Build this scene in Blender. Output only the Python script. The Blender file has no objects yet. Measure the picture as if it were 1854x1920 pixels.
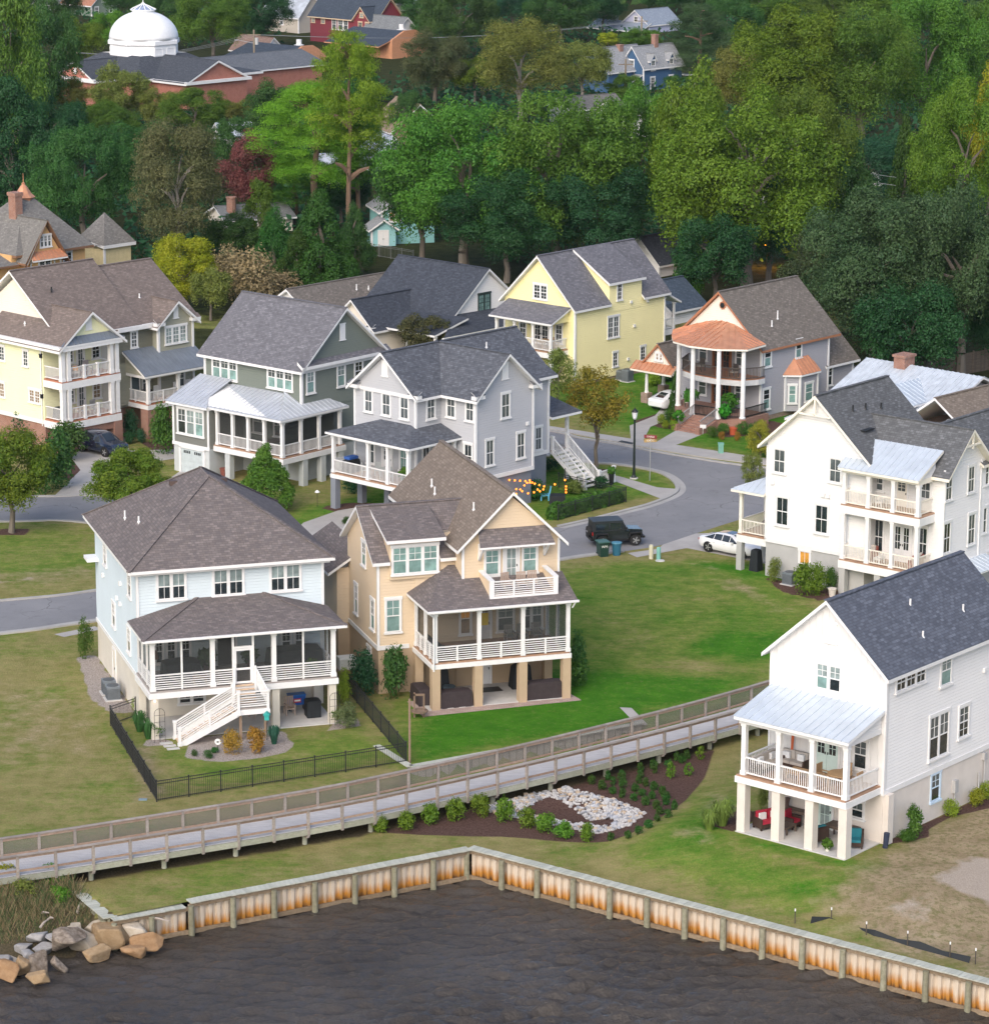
import bpy,bmesh,math,random
import numpy as np
from mathutils import Vector,Matrix
R=math.radians
random.seed(7)
rng=np.random.default_rng(7)
scene=bpy.context.scene
col=scene.collection
# ------ camera
FPX,PIT,ROLL,PCX,PCY,ZC,LZ=5979.0,R(13.853),R(0.245),927.0,960.0,57.2,1.2
_fw=Vector((0,math.cos(PIT),-math.sin(PIT)))
_up0=Vector((0,math.sin(PIT),math.cos(PIT)))
_rt0=Vector((1,0,0))
_rt=_rt0*math.cos(ROLL)+_up0*math.sin(ROLL)
_up=-_rt0*math.sin(ROLL)+_up0*math.cos(ROLL)
CAMPOS=Vector((0,0,ZC))
cam_data=bpy.data.cameras.new('camera')
cam=bpy.data.objects.new('camera',cam_data)
col.objects.link(cam)
cam_data.sensor_fit='HORIZONTAL'
cam_data.sensor_width=36.0
cam_data.lens=FPX/1854.0*36.0
cam_data.clip_start=1.0
cam_data.clip_end=6000.0
cam.matrix_world=Matrix(((_rt.x,_up.x,-_fw.x,0),(_rt.y,_up.y,-_fw.y,0),(_rt.z,_up.z,-_fw.z,ZC),(0,0,0,1)))
scene.camera=cam
# ------ sky, sun, exposure
SUN_AZ_DIR=Vector((-0.36,-0.93,0)).normalized()
SUN_EL=R(38)
world=bpy.data.worlds.new('World');scene.world=world
world.use_nodes=True
wn=world.node_tree.nodes;wl=world.node_tree.links
wn.clear()
w_out=wn.new('ShaderNodeOutputWorld');w_bg=wn.new('ShaderNodeBackground');w_sky=wn.new('ShaderNodeTexSky')
w_sky.sky_type='NISHITA';w_sky.sun_disc=False
w_sky.sun_elevation=SUN_EL
w_sky.sun_rotation=math.atan2(SUN_AZ_DIR.x,SUN_AZ_DIR.y)
w_sky.air_density=0.8;w_sky.dust_density=3.0;w_sky.ozone_density=0.7
w_bg.inputs['Strength'].default_value=0.15
wl.new(w_sky.outputs[0],w_bg.inputs[0]);wl.new(w_bg.outputs[0],w_out.inputs[0])
sun_data=bpy.data.lights.new('sun','SUN');sun_data.energy=0.66;sun_data.angle=R(55);sun_data.color=(1.0,0.95,0.88)
sun=bpy.data.objects.new('sun',sun_data);col.objects.link(sun)
_sd=SUN_AZ_DIR*math.cos(SUN_EL)+Vector((0,0,math.sin(SUN_EL)))
sun.rotation_euler=_sd.to_track_quat('Z','Y').to_euler()
scene.view_settings.view_transform='Standard'
scene.view_settings.look='None'
scene.view_settings.exposure=0.86
scene.view_settings.gamma=1.0
scene.view_settings.use_curve_mapping=False
# ------ unprojecting photo pixels on to real planes
def ray(px,py):
 return _fw*FPX+_rt*(px-PCX)-_up*(py-PCY)
def G(px,py,z=LZ):
 d=ray(px,py)
 return CAMPOS+d*((z-ZC)/d.z)
def top_at(p,py):
 """height of a point over ground point p that shows at image row py"""
 lo,hi=0.0,60.0
 for _ in range(40):
  m=(lo+hi)/2
  v=Vector((p.x,p.y,p.z+m))-CAMPOS
  y=PCY-FPX*v.dot(_up)/v.dot(_fw)
  if y>py:lo=m
  else:hi=m
 return lo
def px_scale(p):
 return FPX/(Vector(p)-CAMPOS).dot(_fw)
# ------ materials
MATS={}
def _new(name):
 m=bpy.data.materials.new(name);m.use_nodes=True
 nt=m.node_tree;nt.nodes.clear()
 out=nt.nodes.new('ShaderNodeOutputMaterial');b=nt.nodes.new('ShaderNodeBsdfPrincipled')
 nt.links.new(b.outputs[0],out.inputs[0])
 MATS[name]=m
 return m,nt,b,out
def N(nt,t,**kw):
 n=nt.nodes.new(t)
 for k,v in kw.items():
  if k.startswith('_'):setattr(n,k[1:],v)
  else:n.inputs[k].default_value=v
 return n
def mixc(nt,fac,a,b,blend='MIX'):
 n=nt.nodes.new('ShaderNodeMix');n.data_type='RGBA';n.blend_type=blend
 for i,v in((0,fac),(6,a),(7,b)):
  if isinstance(v,(int,float,tuple)):n.inputs[i].default_value=v
  else:nt.links.new(v,n.inputs[i])
 return n.outputs[2]
def math_(nt,op,a,b=None,c=None):
 n=nt.nodes.new('ShaderNodeMath');n.operation=op
 for i,v in enumerate((a,b,c)):
  if v is None:continue
  if isinstance(v,(int,float)):n.inputs[i].default_value=v
  else:nt.links.new(v,n.inputs[i])
 return n.outputs[0]
def ramp(nt,fac,lo,hi,clamp=True):
 n=nt.nodes.new('ShaderNodeMapRange');n.clamp=clamp
 n.inputs[1].default_value=lo;n.inputs[2].default_value=hi
 nt.links.new(fac,n.inputs[0]);return n.outputs[0]
def c4(c,k=1.0):return(c[0]*k,c[1]*k,c[2]*k,1)
def noise(nt,vec,scale,detail=3.0,rough=0.55):
 n=N(nt,'ShaderNodeTexNoise',Scale=scale,Detail=detail,Roughness=rough)
 if vec is not None:nt.links.new(vec,n.inputs['Vector'])
 return n.outputs[0]
def bump(nt,b,height,strength,dist=0.02):
 n=N(nt,'ShaderNodeBump',Strength=strength,Distance=dist)
 nt.links.new(height,n.inputs['Height']);nt.links.new(n.outputs[0],b.inputs['Normal'])
def plain(name,c,rough=0.6,metal=0.0,var=0.10,scale=2.5,bmp=0.0,spec=0.4,coat=0.0):
 """paint, plastic, fabric, wood: one colour with a little soiling"""
 if name in MATS:return MATS[name]
 m,nt,b,out=_new(name)
 tc=N(nt,'ShaderNodeTexCoord')
 n1=noise(nt,tc.outputs['Object'],scale,5.0,0.6)
 k=ramp(nt,n1,0.3,0.7)
 nt.links.new(mixc(nt,k,c4(c,1-var),c4(c,1+var*0.6)),b.inputs['Base Color'])
 b.inputs['Roughness'].default_value=rough;b.inputs['Metallic'].default_value=metal
 b.inputs['Specular IOR Level'].default_value=spec;b.inputs['Coat Weight'].default_value=coat
 if bmp:bump(nt,b,noise(nt,tc.outputs['Object'],scale*8),bmp)
 return m
def siding(name,c,lap=0.18,vertical=False):
 if name in MATS:return MATS[name]
 m,nt,b,out=_new(name)
 uv=N(nt,'ShaderNodeUVMap');sx=N(nt,'ShaderNodeSeparateXYZ');nt.links.new(uv.outputs[0],sx.inputs[0])
 v=sx.outputs[0 if vertical else 1]
 row=math_(nt,'DIVIDE',v,0.4 if vertical else lap)
 fr=math_(nt,'FRACT',row)
 tc=N(nt,'ShaderNodeTexCoord')
 n1=noise(nt,tc.outputs['Object'],0.55,5.0,0.6);n2=noise(nt,tc.outputs['Object'],6.0,3.0)
 base=mixc(nt,ramp(nt,n1,0.3,0.7),c4(c,0.91),c4(c,1.03))
 base=mixc(nt,ramp(nt,n2,0.2,0.8),base,c4(c,0.98))
 if vertical:
  h=ramp(nt,math_(nt,'ABSOLUTE',math_(nt,'SUBTRACT',fr,0.5)),0.42,0.47)
  bump(nt,b,h,0.6,0.03)
 else:
  h=math_(nt,'SUBTRACT',1.0,fr)
  bump(nt,b,h,1.0,0.07)
 nt.links.new(base,b.inputs['Base Color'])
 b.inputs['Roughness'].default_value=0.6;b.inputs['Specular IOR Level'].default_value=0.3
 return m
def shingle(name,c1,c2,c3):
 if name in MATS:return MATS[name]
 k={'roof_shingle_slate':1.25,'roof_shingle_grey':1.2,'roof_shingle_dark':1.35,'roof_shingle_blue_grey':1.5,'roof_shingle_taupe':1.5,'roof_shingle_charcoal':1.35}.get(name,1.35);c1,c2,c3=[tuple(x*k*f for x in c)for c,f in((c1,.97),(c2,1.12),(c3,.86))]
 m,nt,b,out=_new(name)
 uv=N(nt,'ShaderNodeUVMap')
 br=N(nt,'ShaderNodeTexBrick',Scale=1.0)
 br.offset=0.5;br.squash=1.0
 br.inputs['Brick Width'].default_value=0.36;br.inputs['Row Height'].default_value=0.17
 br.inputs['Mortar Size'].default_value=0.012;br.inputs['Mortar Smooth'].default_value=0.4
 br.inputs['Bias'].default_value=0.0
 br.inputs['Color1'].default_value=c4(c1);br.inputs['Color2'].default_value=c4(c2);br.inputs['Mortar'].default_value=c4(c1,0.55)
 nt.links.new(uv.outputs[0],br.inputs['Vector'])
 br2=N(nt,'ShaderNodeTexBrick',Scale=1.0);br2.offset=0.37
 br2.inputs['Brick Width'].default_value=0.23;br2.inputs['Row Height'].default_value=0.17;br2.inputs['Mortar Size'].default_value=0.0
 br2.inputs['Color1'].default_value=(0,0,0,1);br2.inputs['Color2'].default_value=(1,1,1,1);br2.inputs['Mortar'].default_value=(.5,.5,.5,1)
 nt.links.new(uv.outputs[0],br2.inputs['Vector'])
 colr=mixc(nt,math_(nt,'MULTIPLY',br2.outputs[0],0.75),br.outputs[0],c4(c3))
 n1=noise(nt,uv.outputs[0],0.35,5.0,0.65)
 colr=mixc(nt,ramp(nt,n1,0.3,0.7),colr,mixc(nt,0.3,colr,c4(c3)))
 n2=noise(nt,uv.outputs[0],45.0,2.0)
 colr=mixc(nt,math_(nt,'MULTIPLY',n2,0.35),colr,c4(c1,0.5))
 nt.links.new(colr,b.inputs['Base Color'])
 b.inputs['Roughness'].default_value=0.92;b.inputs['Specular IOR Level'].default_value=0.15
 bump(nt,b,br.outputs[1],-0.5,0.02)
 return m
def brickm(name,c1,c2,mortar,w=0.22,h=0.075,ms=0.012):
 if name in MATS:return MATS[name]
 m,nt,b,out=_new(name)
 uv=N(nt,'ShaderNodeUVMap')
 br=N(nt,'ShaderNodeTexBrick',Scale=1.0)
 br.inputs['Brick Width'].default_value=w;br.inputs['Row Height'].default_value=h;br.inputs['Mortar Size'].default_value=ms
 br.inputs['Color1'].default_value=c4(c1);br.inputs['Color2'].default_value=c4(c2);br.inputs['Mortar'].default_value=c4(mortar)
 nt.links.new(uv.outputs[0],br.inputs['Vector'])
 n1=noise(nt,uv.outputs[0],1.2,4.0)
 nt.links.new(mixc(nt,math_(nt,'MULTIPLY',ramp(nt,n1,0.45,0.75),0.5),br.outputs[0],c4(c2,0.6)),b.inputs['Base Color'])
 b.inputs['Roughness'].default_value=0.85;bump(nt,b,br.outputs[1],-0.5,0.015)
 return m
def glassm(name,c,rough=0.06,emit=None):
 if name in MATS:return MATS[name]
 m,nt,b,out=_new(name)
 tc=N(nt,'ShaderNodeTexCoord');oi=N(nt,'ShaderNodeObjectInfo')
 n1=noise(nt,tc.outputs['Object'],1.6,2.0)
 a=mixc(nt,ramp(nt,n1,0.35,0.65),c4(c,0.7),c4(c,1.3))
 a=mixc(nt,math_(nt,'MULTIPLY',oi.outputs['Random'],0.5),a,c4(c,0.55))
 nt.links.new(a,b.inputs['Base Color'])
 b.inputs['Roughness'].default_value=rough;b.inputs['Specular IOR Level'].default_value=0.6
 b.inputs['Coat Weight'].default_value=0.6;b.inputs['Coat Roughness'].default_value=0.03
 if emit:b.inputs['Emission Color'].default_value=c4(emit[0]);b.inputs['Emission Strength'].default_value=emit[1]
 return m
def seethrough(name,c,dens,rough=0.8):
 """insect screen / wire mesh: threads too fine to see, so a share of the rays passes"""
 if name in MATS:return MATS[name]
 m,nt,b,out=_new(name)
 b.inputs['Base Color'].default_value=c4(c);b.inputs['Roughness'].default_value=rough
 t=N(nt,'ShaderNodeBsdfTransparent');mx=N(nt,'ShaderNodeMixShader',Fac=1-dens)
 nt.links.new(b.outputs[0],mx.inputs[1]);nt.links.new(t.outputs[0],mx.inputs[2]);nt.links.new(mx.outputs[0],out.inputs[0])
 return m
def emitm(name,c,s):
 if name in MATS:return MATS[name]
 m,nt,b,out=_new(name)
 b.inputs['Base Color'].default_value=c4(c);b.inputs['Emission Color'].default_value=c4(c);b.inputs['Emission Strength'].default_value=s
 return m
def weathered(name,c,c2,scale=(1,1,14),rough=0.85,bmp=0.4):
 """bare timber or stone: grain stretched along local z or x"""
 if name in MATS:return MATS[name]
 m,nt,b,out=_new(name)
 tc=N(nt,'ShaderNodeTexCoord');mp=N(nt,'ShaderNodeMapping');mp.inputs['Scale'].default_value=scale
 nt.links.new(tc.outputs['Object'],mp.inputs[0])
 n1=noise(nt,mp.outputs[0],1.5,6.0,0.65);n2=noise(nt,tc.outputs['Object'],0.7,4.0)
 oi=N(nt,'ShaderNodeObjectInfo')
 a=mixc(nt,ramp(nt,n1,0.35,0.65),c4(c),c4(c2))
 a=mixc(nt,math_(nt,'MULTIPLY',ramp(nt,n2,0.4,0.7),0.5),a,c4(c2,0.7))
 a=mixc(nt,math_(nt,'MULTIPLY',oi.outputs['Random'],0.45),a,c4(c,0.6))
 nt.links.new(a,b.inputs['Base Color']);b.inputs['Roughness'].default_value=rough;b.inputs['Specular IOR Level'].default_value=0.2
 bump(nt,b,n1,bmp,0.02)
 return m
def leafm(name,c,c2,trans=0.3):
 if name in MATS:return MATS[name]
 m,nt,b,out=_new(name)
 nt.nodes.remove(b)
 oi=N(nt,'ShaderNodeObjectInfo');ge=N(nt,'ShaderNodeNewGeometry');tc=N(nt,'ShaderNodeTexCoord')
 n1=noise(nt,tc.outputs['Object'],2.2,3.0)
 f=math_(nt,'ADD',math_(nt,'MULTIPLY',ge.outputs['Random Per Island'],0.55),math_(nt,'MULTIPLY',ramp(nt,n1,0.35,0.68),0.55))
 a=mixc(nt,f,c4(c),c4(c2))
 hs=N(nt,'ShaderNodeHueSaturation');nt.links.new(a,hs.inputs['Color'])
 nt.links.new(math_(nt,'ADD',math_(nt,'MULTIPLY',oi.outputs['Random'],0.05),0.475),hs.inputs['Hue'])
 nt.links.new(math_(nt,'ADD',math_(nt,'MULTIPLY',oi.outputs['Random'],0.3),0.85),hs.inputs['Value'])
 d=N(nt,'ShaderNodeBsdfDiffuse');t=N(nt,'ShaderNodeBsdfTranslucent');g=N(nt,'ShaderNodeBsdfGlossy',Roughness=0.45)
 nt.links.new(hs.outputs[0],d.inputs[0]);nt.links.new(hs.outputs[0],t.inputs[0]);g.inputs[0].default_value=(0.8,0.85,0.9,1)
 m1=N(nt,'ShaderNodeMixShader',Fac=trans);m2=N(nt,'ShaderNodeMixShader',Fac=0.012)
 nt.links.new(d.outputs[0],m1.inputs[1]);nt.links.new(t.outputs[0],m1.inputs[2])
 nt.links.new(m1.outputs[0],m2.inputs[1]);nt.links.new(g.outputs[0],m2.inputs[2]);nt.links.new(m2.outputs[0],out.inputs[0])
 return m
WHITE=plain('white_trim',(0.76,0.76,0.755),0.5,var=0.06)
CREAMW=plain('cream_trim',(0.80,0.76,0.67),0.5,var=0.06)
FLOORW=plain('porch_floor_wood',(0.36,0.22,0.14),0.6,var=0.2)
CONC=plain('patio_concrete',(0.52,0.51,0.49),0.85,var=0.15,scale=0.9,bmp=0.15)
BLACKM=plain('black_metal',(0.012,0.014,0.016),0.45,var=0.2,spec=0.5)
DARKG=glassm('dark_glass',(0.022,0.032,0.036))
GREYG=glassm('grey_glass',(0.10,0.12,0.125))
TEALG=glassm('shade_behind_tinted_glass',(0.22,0.36,0.34),0.12)
PALEG=glassm('blind_behind_glass',(0.27,0.34,0.335),0.12)
TANG=glassm('tan_blind_behind_glass',(0.30,0.21,0.13),0.15)
WARMG=glassm('lit_window_glass',(0.5,0.25,0.05),0.15,((1.0,0.42,0.05),0.10))
SCREEN=seethrough('insect_screen',(0.05,0.055,0.055),0.26)
METALR=plain('galvanized_metal_roof',(0.50,0.53,0.57),0.38,0.25,var=0.14,scale=0.8)
METALB=plain('bright_metal_roof',(0.54,0.60,0.66),0.38,0.2,var=0.10,scale=0.8)
METALD=plain('slate_metal_roof',(0.20,0.23,0.27),0.4,0.25,var=0.14,scale=0.8)
COPPER=plain('copper_roof',(0.56,0.27,0.155),0.45,0.25,var=0.18,scale=1.2)
# ------ mesh building
class MB:
 def __init__(s):s.v=[];s.f=[];s.m=[]
 def add(s,vs,fs,m=0):
  o=len(s.v);s.v+=[tuple(p)for p in vs]
  for f in fs:s.f.append(tuple(i+o for i in f));s.m.append(m)
 def box(s,x0,y0,z0,x1,y1,z1,m=0):
  if x0>x1:x0,x1=x1,x0
  if y0>y1:y0,y1=y1,y0
  if z0>z1:z0,z1=z1,z0
  s.add([(x0,y0,z0),(x1,y0,z0),(x1,y1,z0),(x0,y1,z0),(x0,y0,z1),(x1,y0,z1),(x1,y1,z1),(x0,y1,z1)],[(0,3,2,1),(4,5,6,7),(0,1,5,4),(1,2,6,5),(2,3,7,6),(3,0,4,7)],m);return s
 def beam(s,p,q,w,h,m=0,up=Vector((0,0,1))):
  p=Vector(p);q=Vector(q);d=(q-p).normalized()
  side=d.cross(up)
  if side.length<1e-4:side=Vector((1,0,0))
  side.normalize();u=side.cross(d).normalized()
  a=side*w/2;b=u*h/2
  vs=[p-a-b,p+a-b,p+a+b,p-a+b,q-a-b,q+a-b,q+a+b,q-a+b]
  s.add(vs,[(0,1,2,3),(7,6,5,4),(0,4,5,1),(1,5,6,2),(2,6,7,3),(3,7,4,0)],m);return s
 def prism(s,poly,ax,c0,c1,m=0):
  """closed polygon in the two other axes, extruded along ax from c0 to c1"""
  n=len(poly)
  def P(a,b,c):return{'x':(c,a,b),'y':(a,c,b),'z':(a,b,c)}[ax]
  ar=sum(poly[i][0]*poly[(i+1)%n][1]-poly[(i+1)%n][0]*poly[i][1]for i in range(n))
  if(ar<0)!=(ax=='y'):poly=poly[::-1]
  vs=[P(a,b,c0)for a,b in poly]+[P(a,b,c1)for a,b in poly]
  fs=[tuple(range(n))[::-1],tuple(range(n,2*n))]+[(i,(i+1)%n,n+(i+1)%n,n+i)for i in range(n)]
  if c1<c0:fs=[f[::-1]for f in fs]
  s.add(vs,fs,m);return s
 def slab(s,top,t,mt=0,ms=1):
  """planar top polygon (3D, counter-clockwise from above) with vertical thickness t"""
  n=len(top);o=len(s.v)
  nz=sum((top[(i+1)%n][0]-top[i][0])*(top[(i+1)%n][1]+top[i][1])for i in range(n))
  if nz>0:top=top[::-1]
  s.v+=[tuple(p)for p in top]+[(p[0],p[1],p[2]-t)for p in top]
  s.f.append(tuple(range(o,o+n)));s.m.append(mt)
  s.f.append(tuple(range(o+n,o+2*n))[::-1]);s.m.append(ms)
  for i in range(n):
   j=(i+1)%n
   s.f.append((o+n+i,o+n+j,o+j,o+i));s.m.append(ms)
  return s
 def cyl(s,p,q,r0,r1=None,n=10,m=0,caps=True):
  r1=r0 if r1 is None else r1
  p=Vector(p);q=Vector(q);d=(q-p).normalized()
  a=d.orthogonal().normalized();b=d.cross(a)
  vs=[]
  for c,r in((p,r0),(q,r1)):
   for i in range(n):
    t=2*math.pi*i/n;vs.append(c+(a*math.cos(t)+b*math.sin(t))*r)
  fs=[(i,(i+1)%n,n+(i+1)%n,n+i)for i in range(n)]
  if caps:fs+=[tuple(range(n))[::-1],tuple(range(n,2*n))]
  s.add(vs,fs,m);return s
 def tube(s,pts,rad,n=6,m=0):
  for i in range(len(pts)-1):
   r0=rad[i]if isinstance(rad,(list,tuple))else rad;r1=rad[i+1]if isinstance(rad,(list,tuple))else rad
   s.cyl(pts[i],pts[i+1],r0,r1,n,m,True)
  return s
 def lathe(s,prof,cx=0,cy=0,n=14,m=0):
  o=len(s.v)
  for r,z in prof:
   for i in range(n):
    t=2*math.pi*i/n;s.v.append((cx+r*math.cos(t),cy+r*math.sin(t),z))
  for k in range(len(prof)-1):
   for i in range(n):
    j=(i+1)%n
    s.f.append((o+k*n+i,o+k*n+j,o+(k+1)*n+j,o+(k+1)*n+i));s.m.append(m)
  s.f.append(tuple(o+i for i in range(n))[::-1]);s.m.append(m)
  s.f.append(tuple(o+(len(prof)-1)*n+i for i in range(n)));s.m.append(m)
  return s
 def ico(s,c,r,m=0,sub=1,sc=(1,1,1)):
  bm=bmesh.new();bmesh.ops.create_icosphere(bm,subdivisions=sub,radius=r)
  bm.verts.ensure_lookup_table()
  s.add([(c[0]+v.co.x*sc[0],c[1]+v.co.y*sc[1],c[2]+v.co.z*sc[2])for v in bm.verts],[[v.index for v in f.verts]for f in bm.faces],m)
  bm.free();return s
 def mesh(s,name,mats,smooth=False):
  me=bpy.data.meshes.new(name)
  me.from_pydata(s.v,[],s.f)
  for mt in(mats if isinstance(mats,(list,tuple))else[mats]):me.materials.append(mt)
  me.polygons.foreach_set('material_index',s.m)
  me.update()
  uvl=me.uv_layers.new(name='UVMap')
  nl=len(me.loops);vi=np.empty(nl,np.int32);me.loops.foreach_get('vertex_index',vi)
  co=np.empty(len(me.vertices)*3,np.float32);me.vertices.foreach_get('co',co);co=co.reshape(-1,3)
  npoly=len(me.polygons);nrm=np.empty(npoly*3,np.float32);me.polygons.foreach_get('normal',nrm);nrm=nrm.reshape(-1,3)
  lt=np.empty(npoly,np.int32);me.polygons.foreach_get('loop_total',lt)
  pl=np.repeat(np.arange(npoly),lt)
  n=nrm[pl];p=co[vi]
  hx=np.stack([-n[:,1],n[:,0],np.zeros(nl)],1);L=np.linalg.norm(hx,axis=1)
  flat=L<0.02
  hx[flat]=(1,0,0);L[flat]=1;hx/=L[:,None]
  vv=np.cross(n,hx)
  uv=np.stack([(p*hx).sum(1),(p*vv).sum(1)],1).astype(np.float32)
  uvl.data.foreach_set('uv',uv.ravel())
  if smooth:me.polygons.foreach_set('use_smooth',[True]*npoly)
  return me
 def obj(s,name,mats,parent=None,smooth=False,loc=None,rz=0.0):
  return link(name,s.mesh(name,mats,smooth),parent,loc,rz)
def link(name,me,parent=None,loc=None,rz=0.0):
 o=bpy.data.objects.new(name,me);col.objects.link(o)
 if parent is not None:o.parent=parent
 if loc is not None:o.location=loc
 if rz:o.rotation_euler=(0,0,rz)
 return o
def tag(o,label,cat,group=None):
 o['label']=label;o['category']=cat
 if group:o['group']=group
 return o
def thing(name,label,cat,loc=(0,0,0),rz=0.0,group=None):
 o=bpy.data.objects.new(name,None);col.objects.link(o)
 o.empty_display_size=0.5
 o.location=loc;o.rotation_euler=(0,0,rz)
 return tag(o,label,cat,group)
def kind(o,k):o['kind']=k;return o
def copy_tree(o,parent=None):
 c=o.copy();col.objects.link(c);c.parent=parent
 for ch in list(o.children):copy_tree(ch,c)
 return c
def dup(o,loc,rz,label,group=None,sc=None):
 c=copy_tree(o);c.location=loc;c.rotation_euler=(0,0,rz);c['label']=label
 if group:c['group']=group
 if sc:c.scale=sc
 return c
# ------ house kit
_wc={}
def _win_meshes(w,h,n,cols,rows,lowrows,split,trim):
 key=(round(w,2),round(h,2),n,cols,rows,lowrows,split,trim.name)
 if key in _wc:return _wc[key]
 cs=0.12;mul=0.13
 f=MB()
 f.box(-w/2-cs,-0.055,-0.02,-w/2,0.02,h+0.02);f.box(w/2,-0.055,-0.02,w/2+cs,0.02,h+0.02)
 f.box(-w/2-cs-0.04,-0.075,h+0.02,w/2+cs+0.04,0.02,h+0.2)
 f.box(-w/2-cs-0.05,-0.12,-0.13,w/2+cs+0.05,0.02,-0.02)
 sw=(w-(n-1)*mul)/n
 mid=h*split
 panes=[]
 for k in range(n):
  x0=-w/2+k*(sw+mul);x1=x0+sw
  if k:f.box(x0-mul,-0.05,-0.02,x0,0.02,h+0.02)
  b=0.035
  for(a,c)in((0,mid),(mid,h)):
   f.box(x0,-0.035,a,x0+b,-0.012,c);f.box(x1-b,-0.035,a,x1,-0.012,c)
  f.box(x0,-0.036,0,x1,-0.013,0.05);f.box(x0,-0.036,h-0.04,x1,-0.013,h);f.box(x0,-0.038,mid-0.03,x1,-0.01,mid+0.03)
  for(a,c,rr)in((mid,h,rows),(0,mid,lowrows)):
   if rr==0:continue
   for i in range(1,cols):xx=x0+(x1-x0)*i/cols;f.box(xx-0.013,-0.030,a,xx+0.013,-0.011,c)
   for i in range(1,rr):zz=a+(c-a)*i/rr;f.box(x0,-0.029,zz-0.012,x1,-0.0115,zz+0.012)
  for(a,c)in((mid,h),(0,mid)):
   p=MB();p.box(x0,-0.008,a,x1,0.012,c);panes.append(p)
 _wc[key]=(f.mesh('window',[trim]),panes,{})
 return _wc[key]
def place(o,face,c,u,z):
 """put a piece modelled facing -y on a wall: 'F' faces -y (y=c), 'L' faces -x (x=c), 'B' faces +y, 'R' faces +x"""
 if face=='F':o.location=(u,c,z)
 elif face=='L':o.location=(c,u,z);o.rotation_euler=(0,0,-math.pi/2)
 elif face=='R':o.location=(c,u,z);o.rotation_euler=(0,0,math.pi/2)
 elif face=='B':o.location=(u,c,z);o.rotation_euler=(0,0,math.pi)
def window(root,face,c,u0,u1,z0,z1,n=1,up=None,low=None,cols=2,rows=2,lowrows=0,split=0.5,trim=None,name='window'):
 up=up or GREYG;low=low or up;trim=trim or WHITE
 w=abs(u1-u0);h=abs(z1-z0)
 me,panes,pm=_win_meshes(w,h,n,cols,rows,lowrows,split,trim)
 o=link(name,me,root);place(o,face,c,(u0+u1)/2,min(z0,z1))
 for i,p in enumerate(panes):
  mt=up if i%2==0 else low
  if isinstance(mt,(list,tuple)):mt=mt[i//2]
  k=(i,mt.name)
  if k not in pm:pm[k]=p.mesh('pane',[mt])
  link('pane',pm[k],o)
 return o
def door(root,face,c,u0,u1,z0,z1,leafs=1,mat=None,glass=None,gz=(0.45,0.92),trim=None):
 mat=mat or WHITE;trim=trim or WHITE;w=abs(u1-u0);h=abs(z1-z0)
 f=MB();cs=0.12
 f.box(-w/2-cs,-0.06,0,-w/2,0.02,h+cs);f.box(w/2,-0.06,0,w/2+cs,0.02,h+cs);f.box(-w/2,-0.06,h,w/2,0.02,h+cs)
 lw=w/leafs
 for k in range(leafs):
  x0=-w/2+k*lw+0.01;x1=x0+lw-0.02
  f.box(x0,-0.03,0.01,x1,0.02,h-0.01,1)
  if not glass:f.box(x0+.12,-0.04,.15,x1-.12,-.03,h*.42,1);f.box(x0+.12,-0.04,h*.5,x1-.12,-.03,h-.15,1)
 o=f.obj('door',[trim,mat],root);place(o,face,c,(u0+u1)/2,min(z0,z1))
 for k in range(leafs):
  x0=-w/2+k*lw+0.01;x1=x0+lw-0.02;m=0.14
  if glass:
   g=MB();g.box(x0+m,-0.036,h*gz[0],x1-m,-0.028,h*gz[1]);g.obj('pane',[glass],o)
   b=MB();xm=(x0+x1)/2;b.box(xm-.018,-.046,h*gz[0],xm+.018,-.034,h*gz[1])
   for t in(0.33,0.66):
    zz=h*(gz[0]+(gz[1]-gz[0])*t);b.box(x0+m,-.044,zz-.016,x1-m,-.033,zz+.016)
   b.obj('muntin',[mat],o)
  hd=MB();hx=(x1-.07)if(leafs==1 or k==0)else(x0+.07);hd.box(hx-.02,-.09,h*.44,hx+.02,-.03,h*.5);hd.obj('handle',[BLACKM],o)
 return o
def column(root,x,y,z0,z1,w,mat,cap=True,rnd=False,name='column'):
 b=MB()
 if rnd:
  b.lathe([(w*.62,z0),(w*.62,z0+.1),(w*.52,z0+.16),(w*.5,z0+.2),(w*.42,z1-.22),(w*.5,z1-.16),(w*.6,z1-.1),(w*.6,z1)],x,y,16)
 else:
  b.box(x-w/2,y-w/2,z0,x+w/2,y+w/2,z1)
  if cap:
   e=.035;b.box(x-w/2-e,y-w/2-e,z0,x+w/2+e,y+w/2+e,z0+.22)
   b.box(x-w/2-e,y-w/2-e,z1-.14,x+w/2+e,y+w/2+e,z1-.002)
 return b.obj(name,[mat],root,smooth=False)
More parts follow.
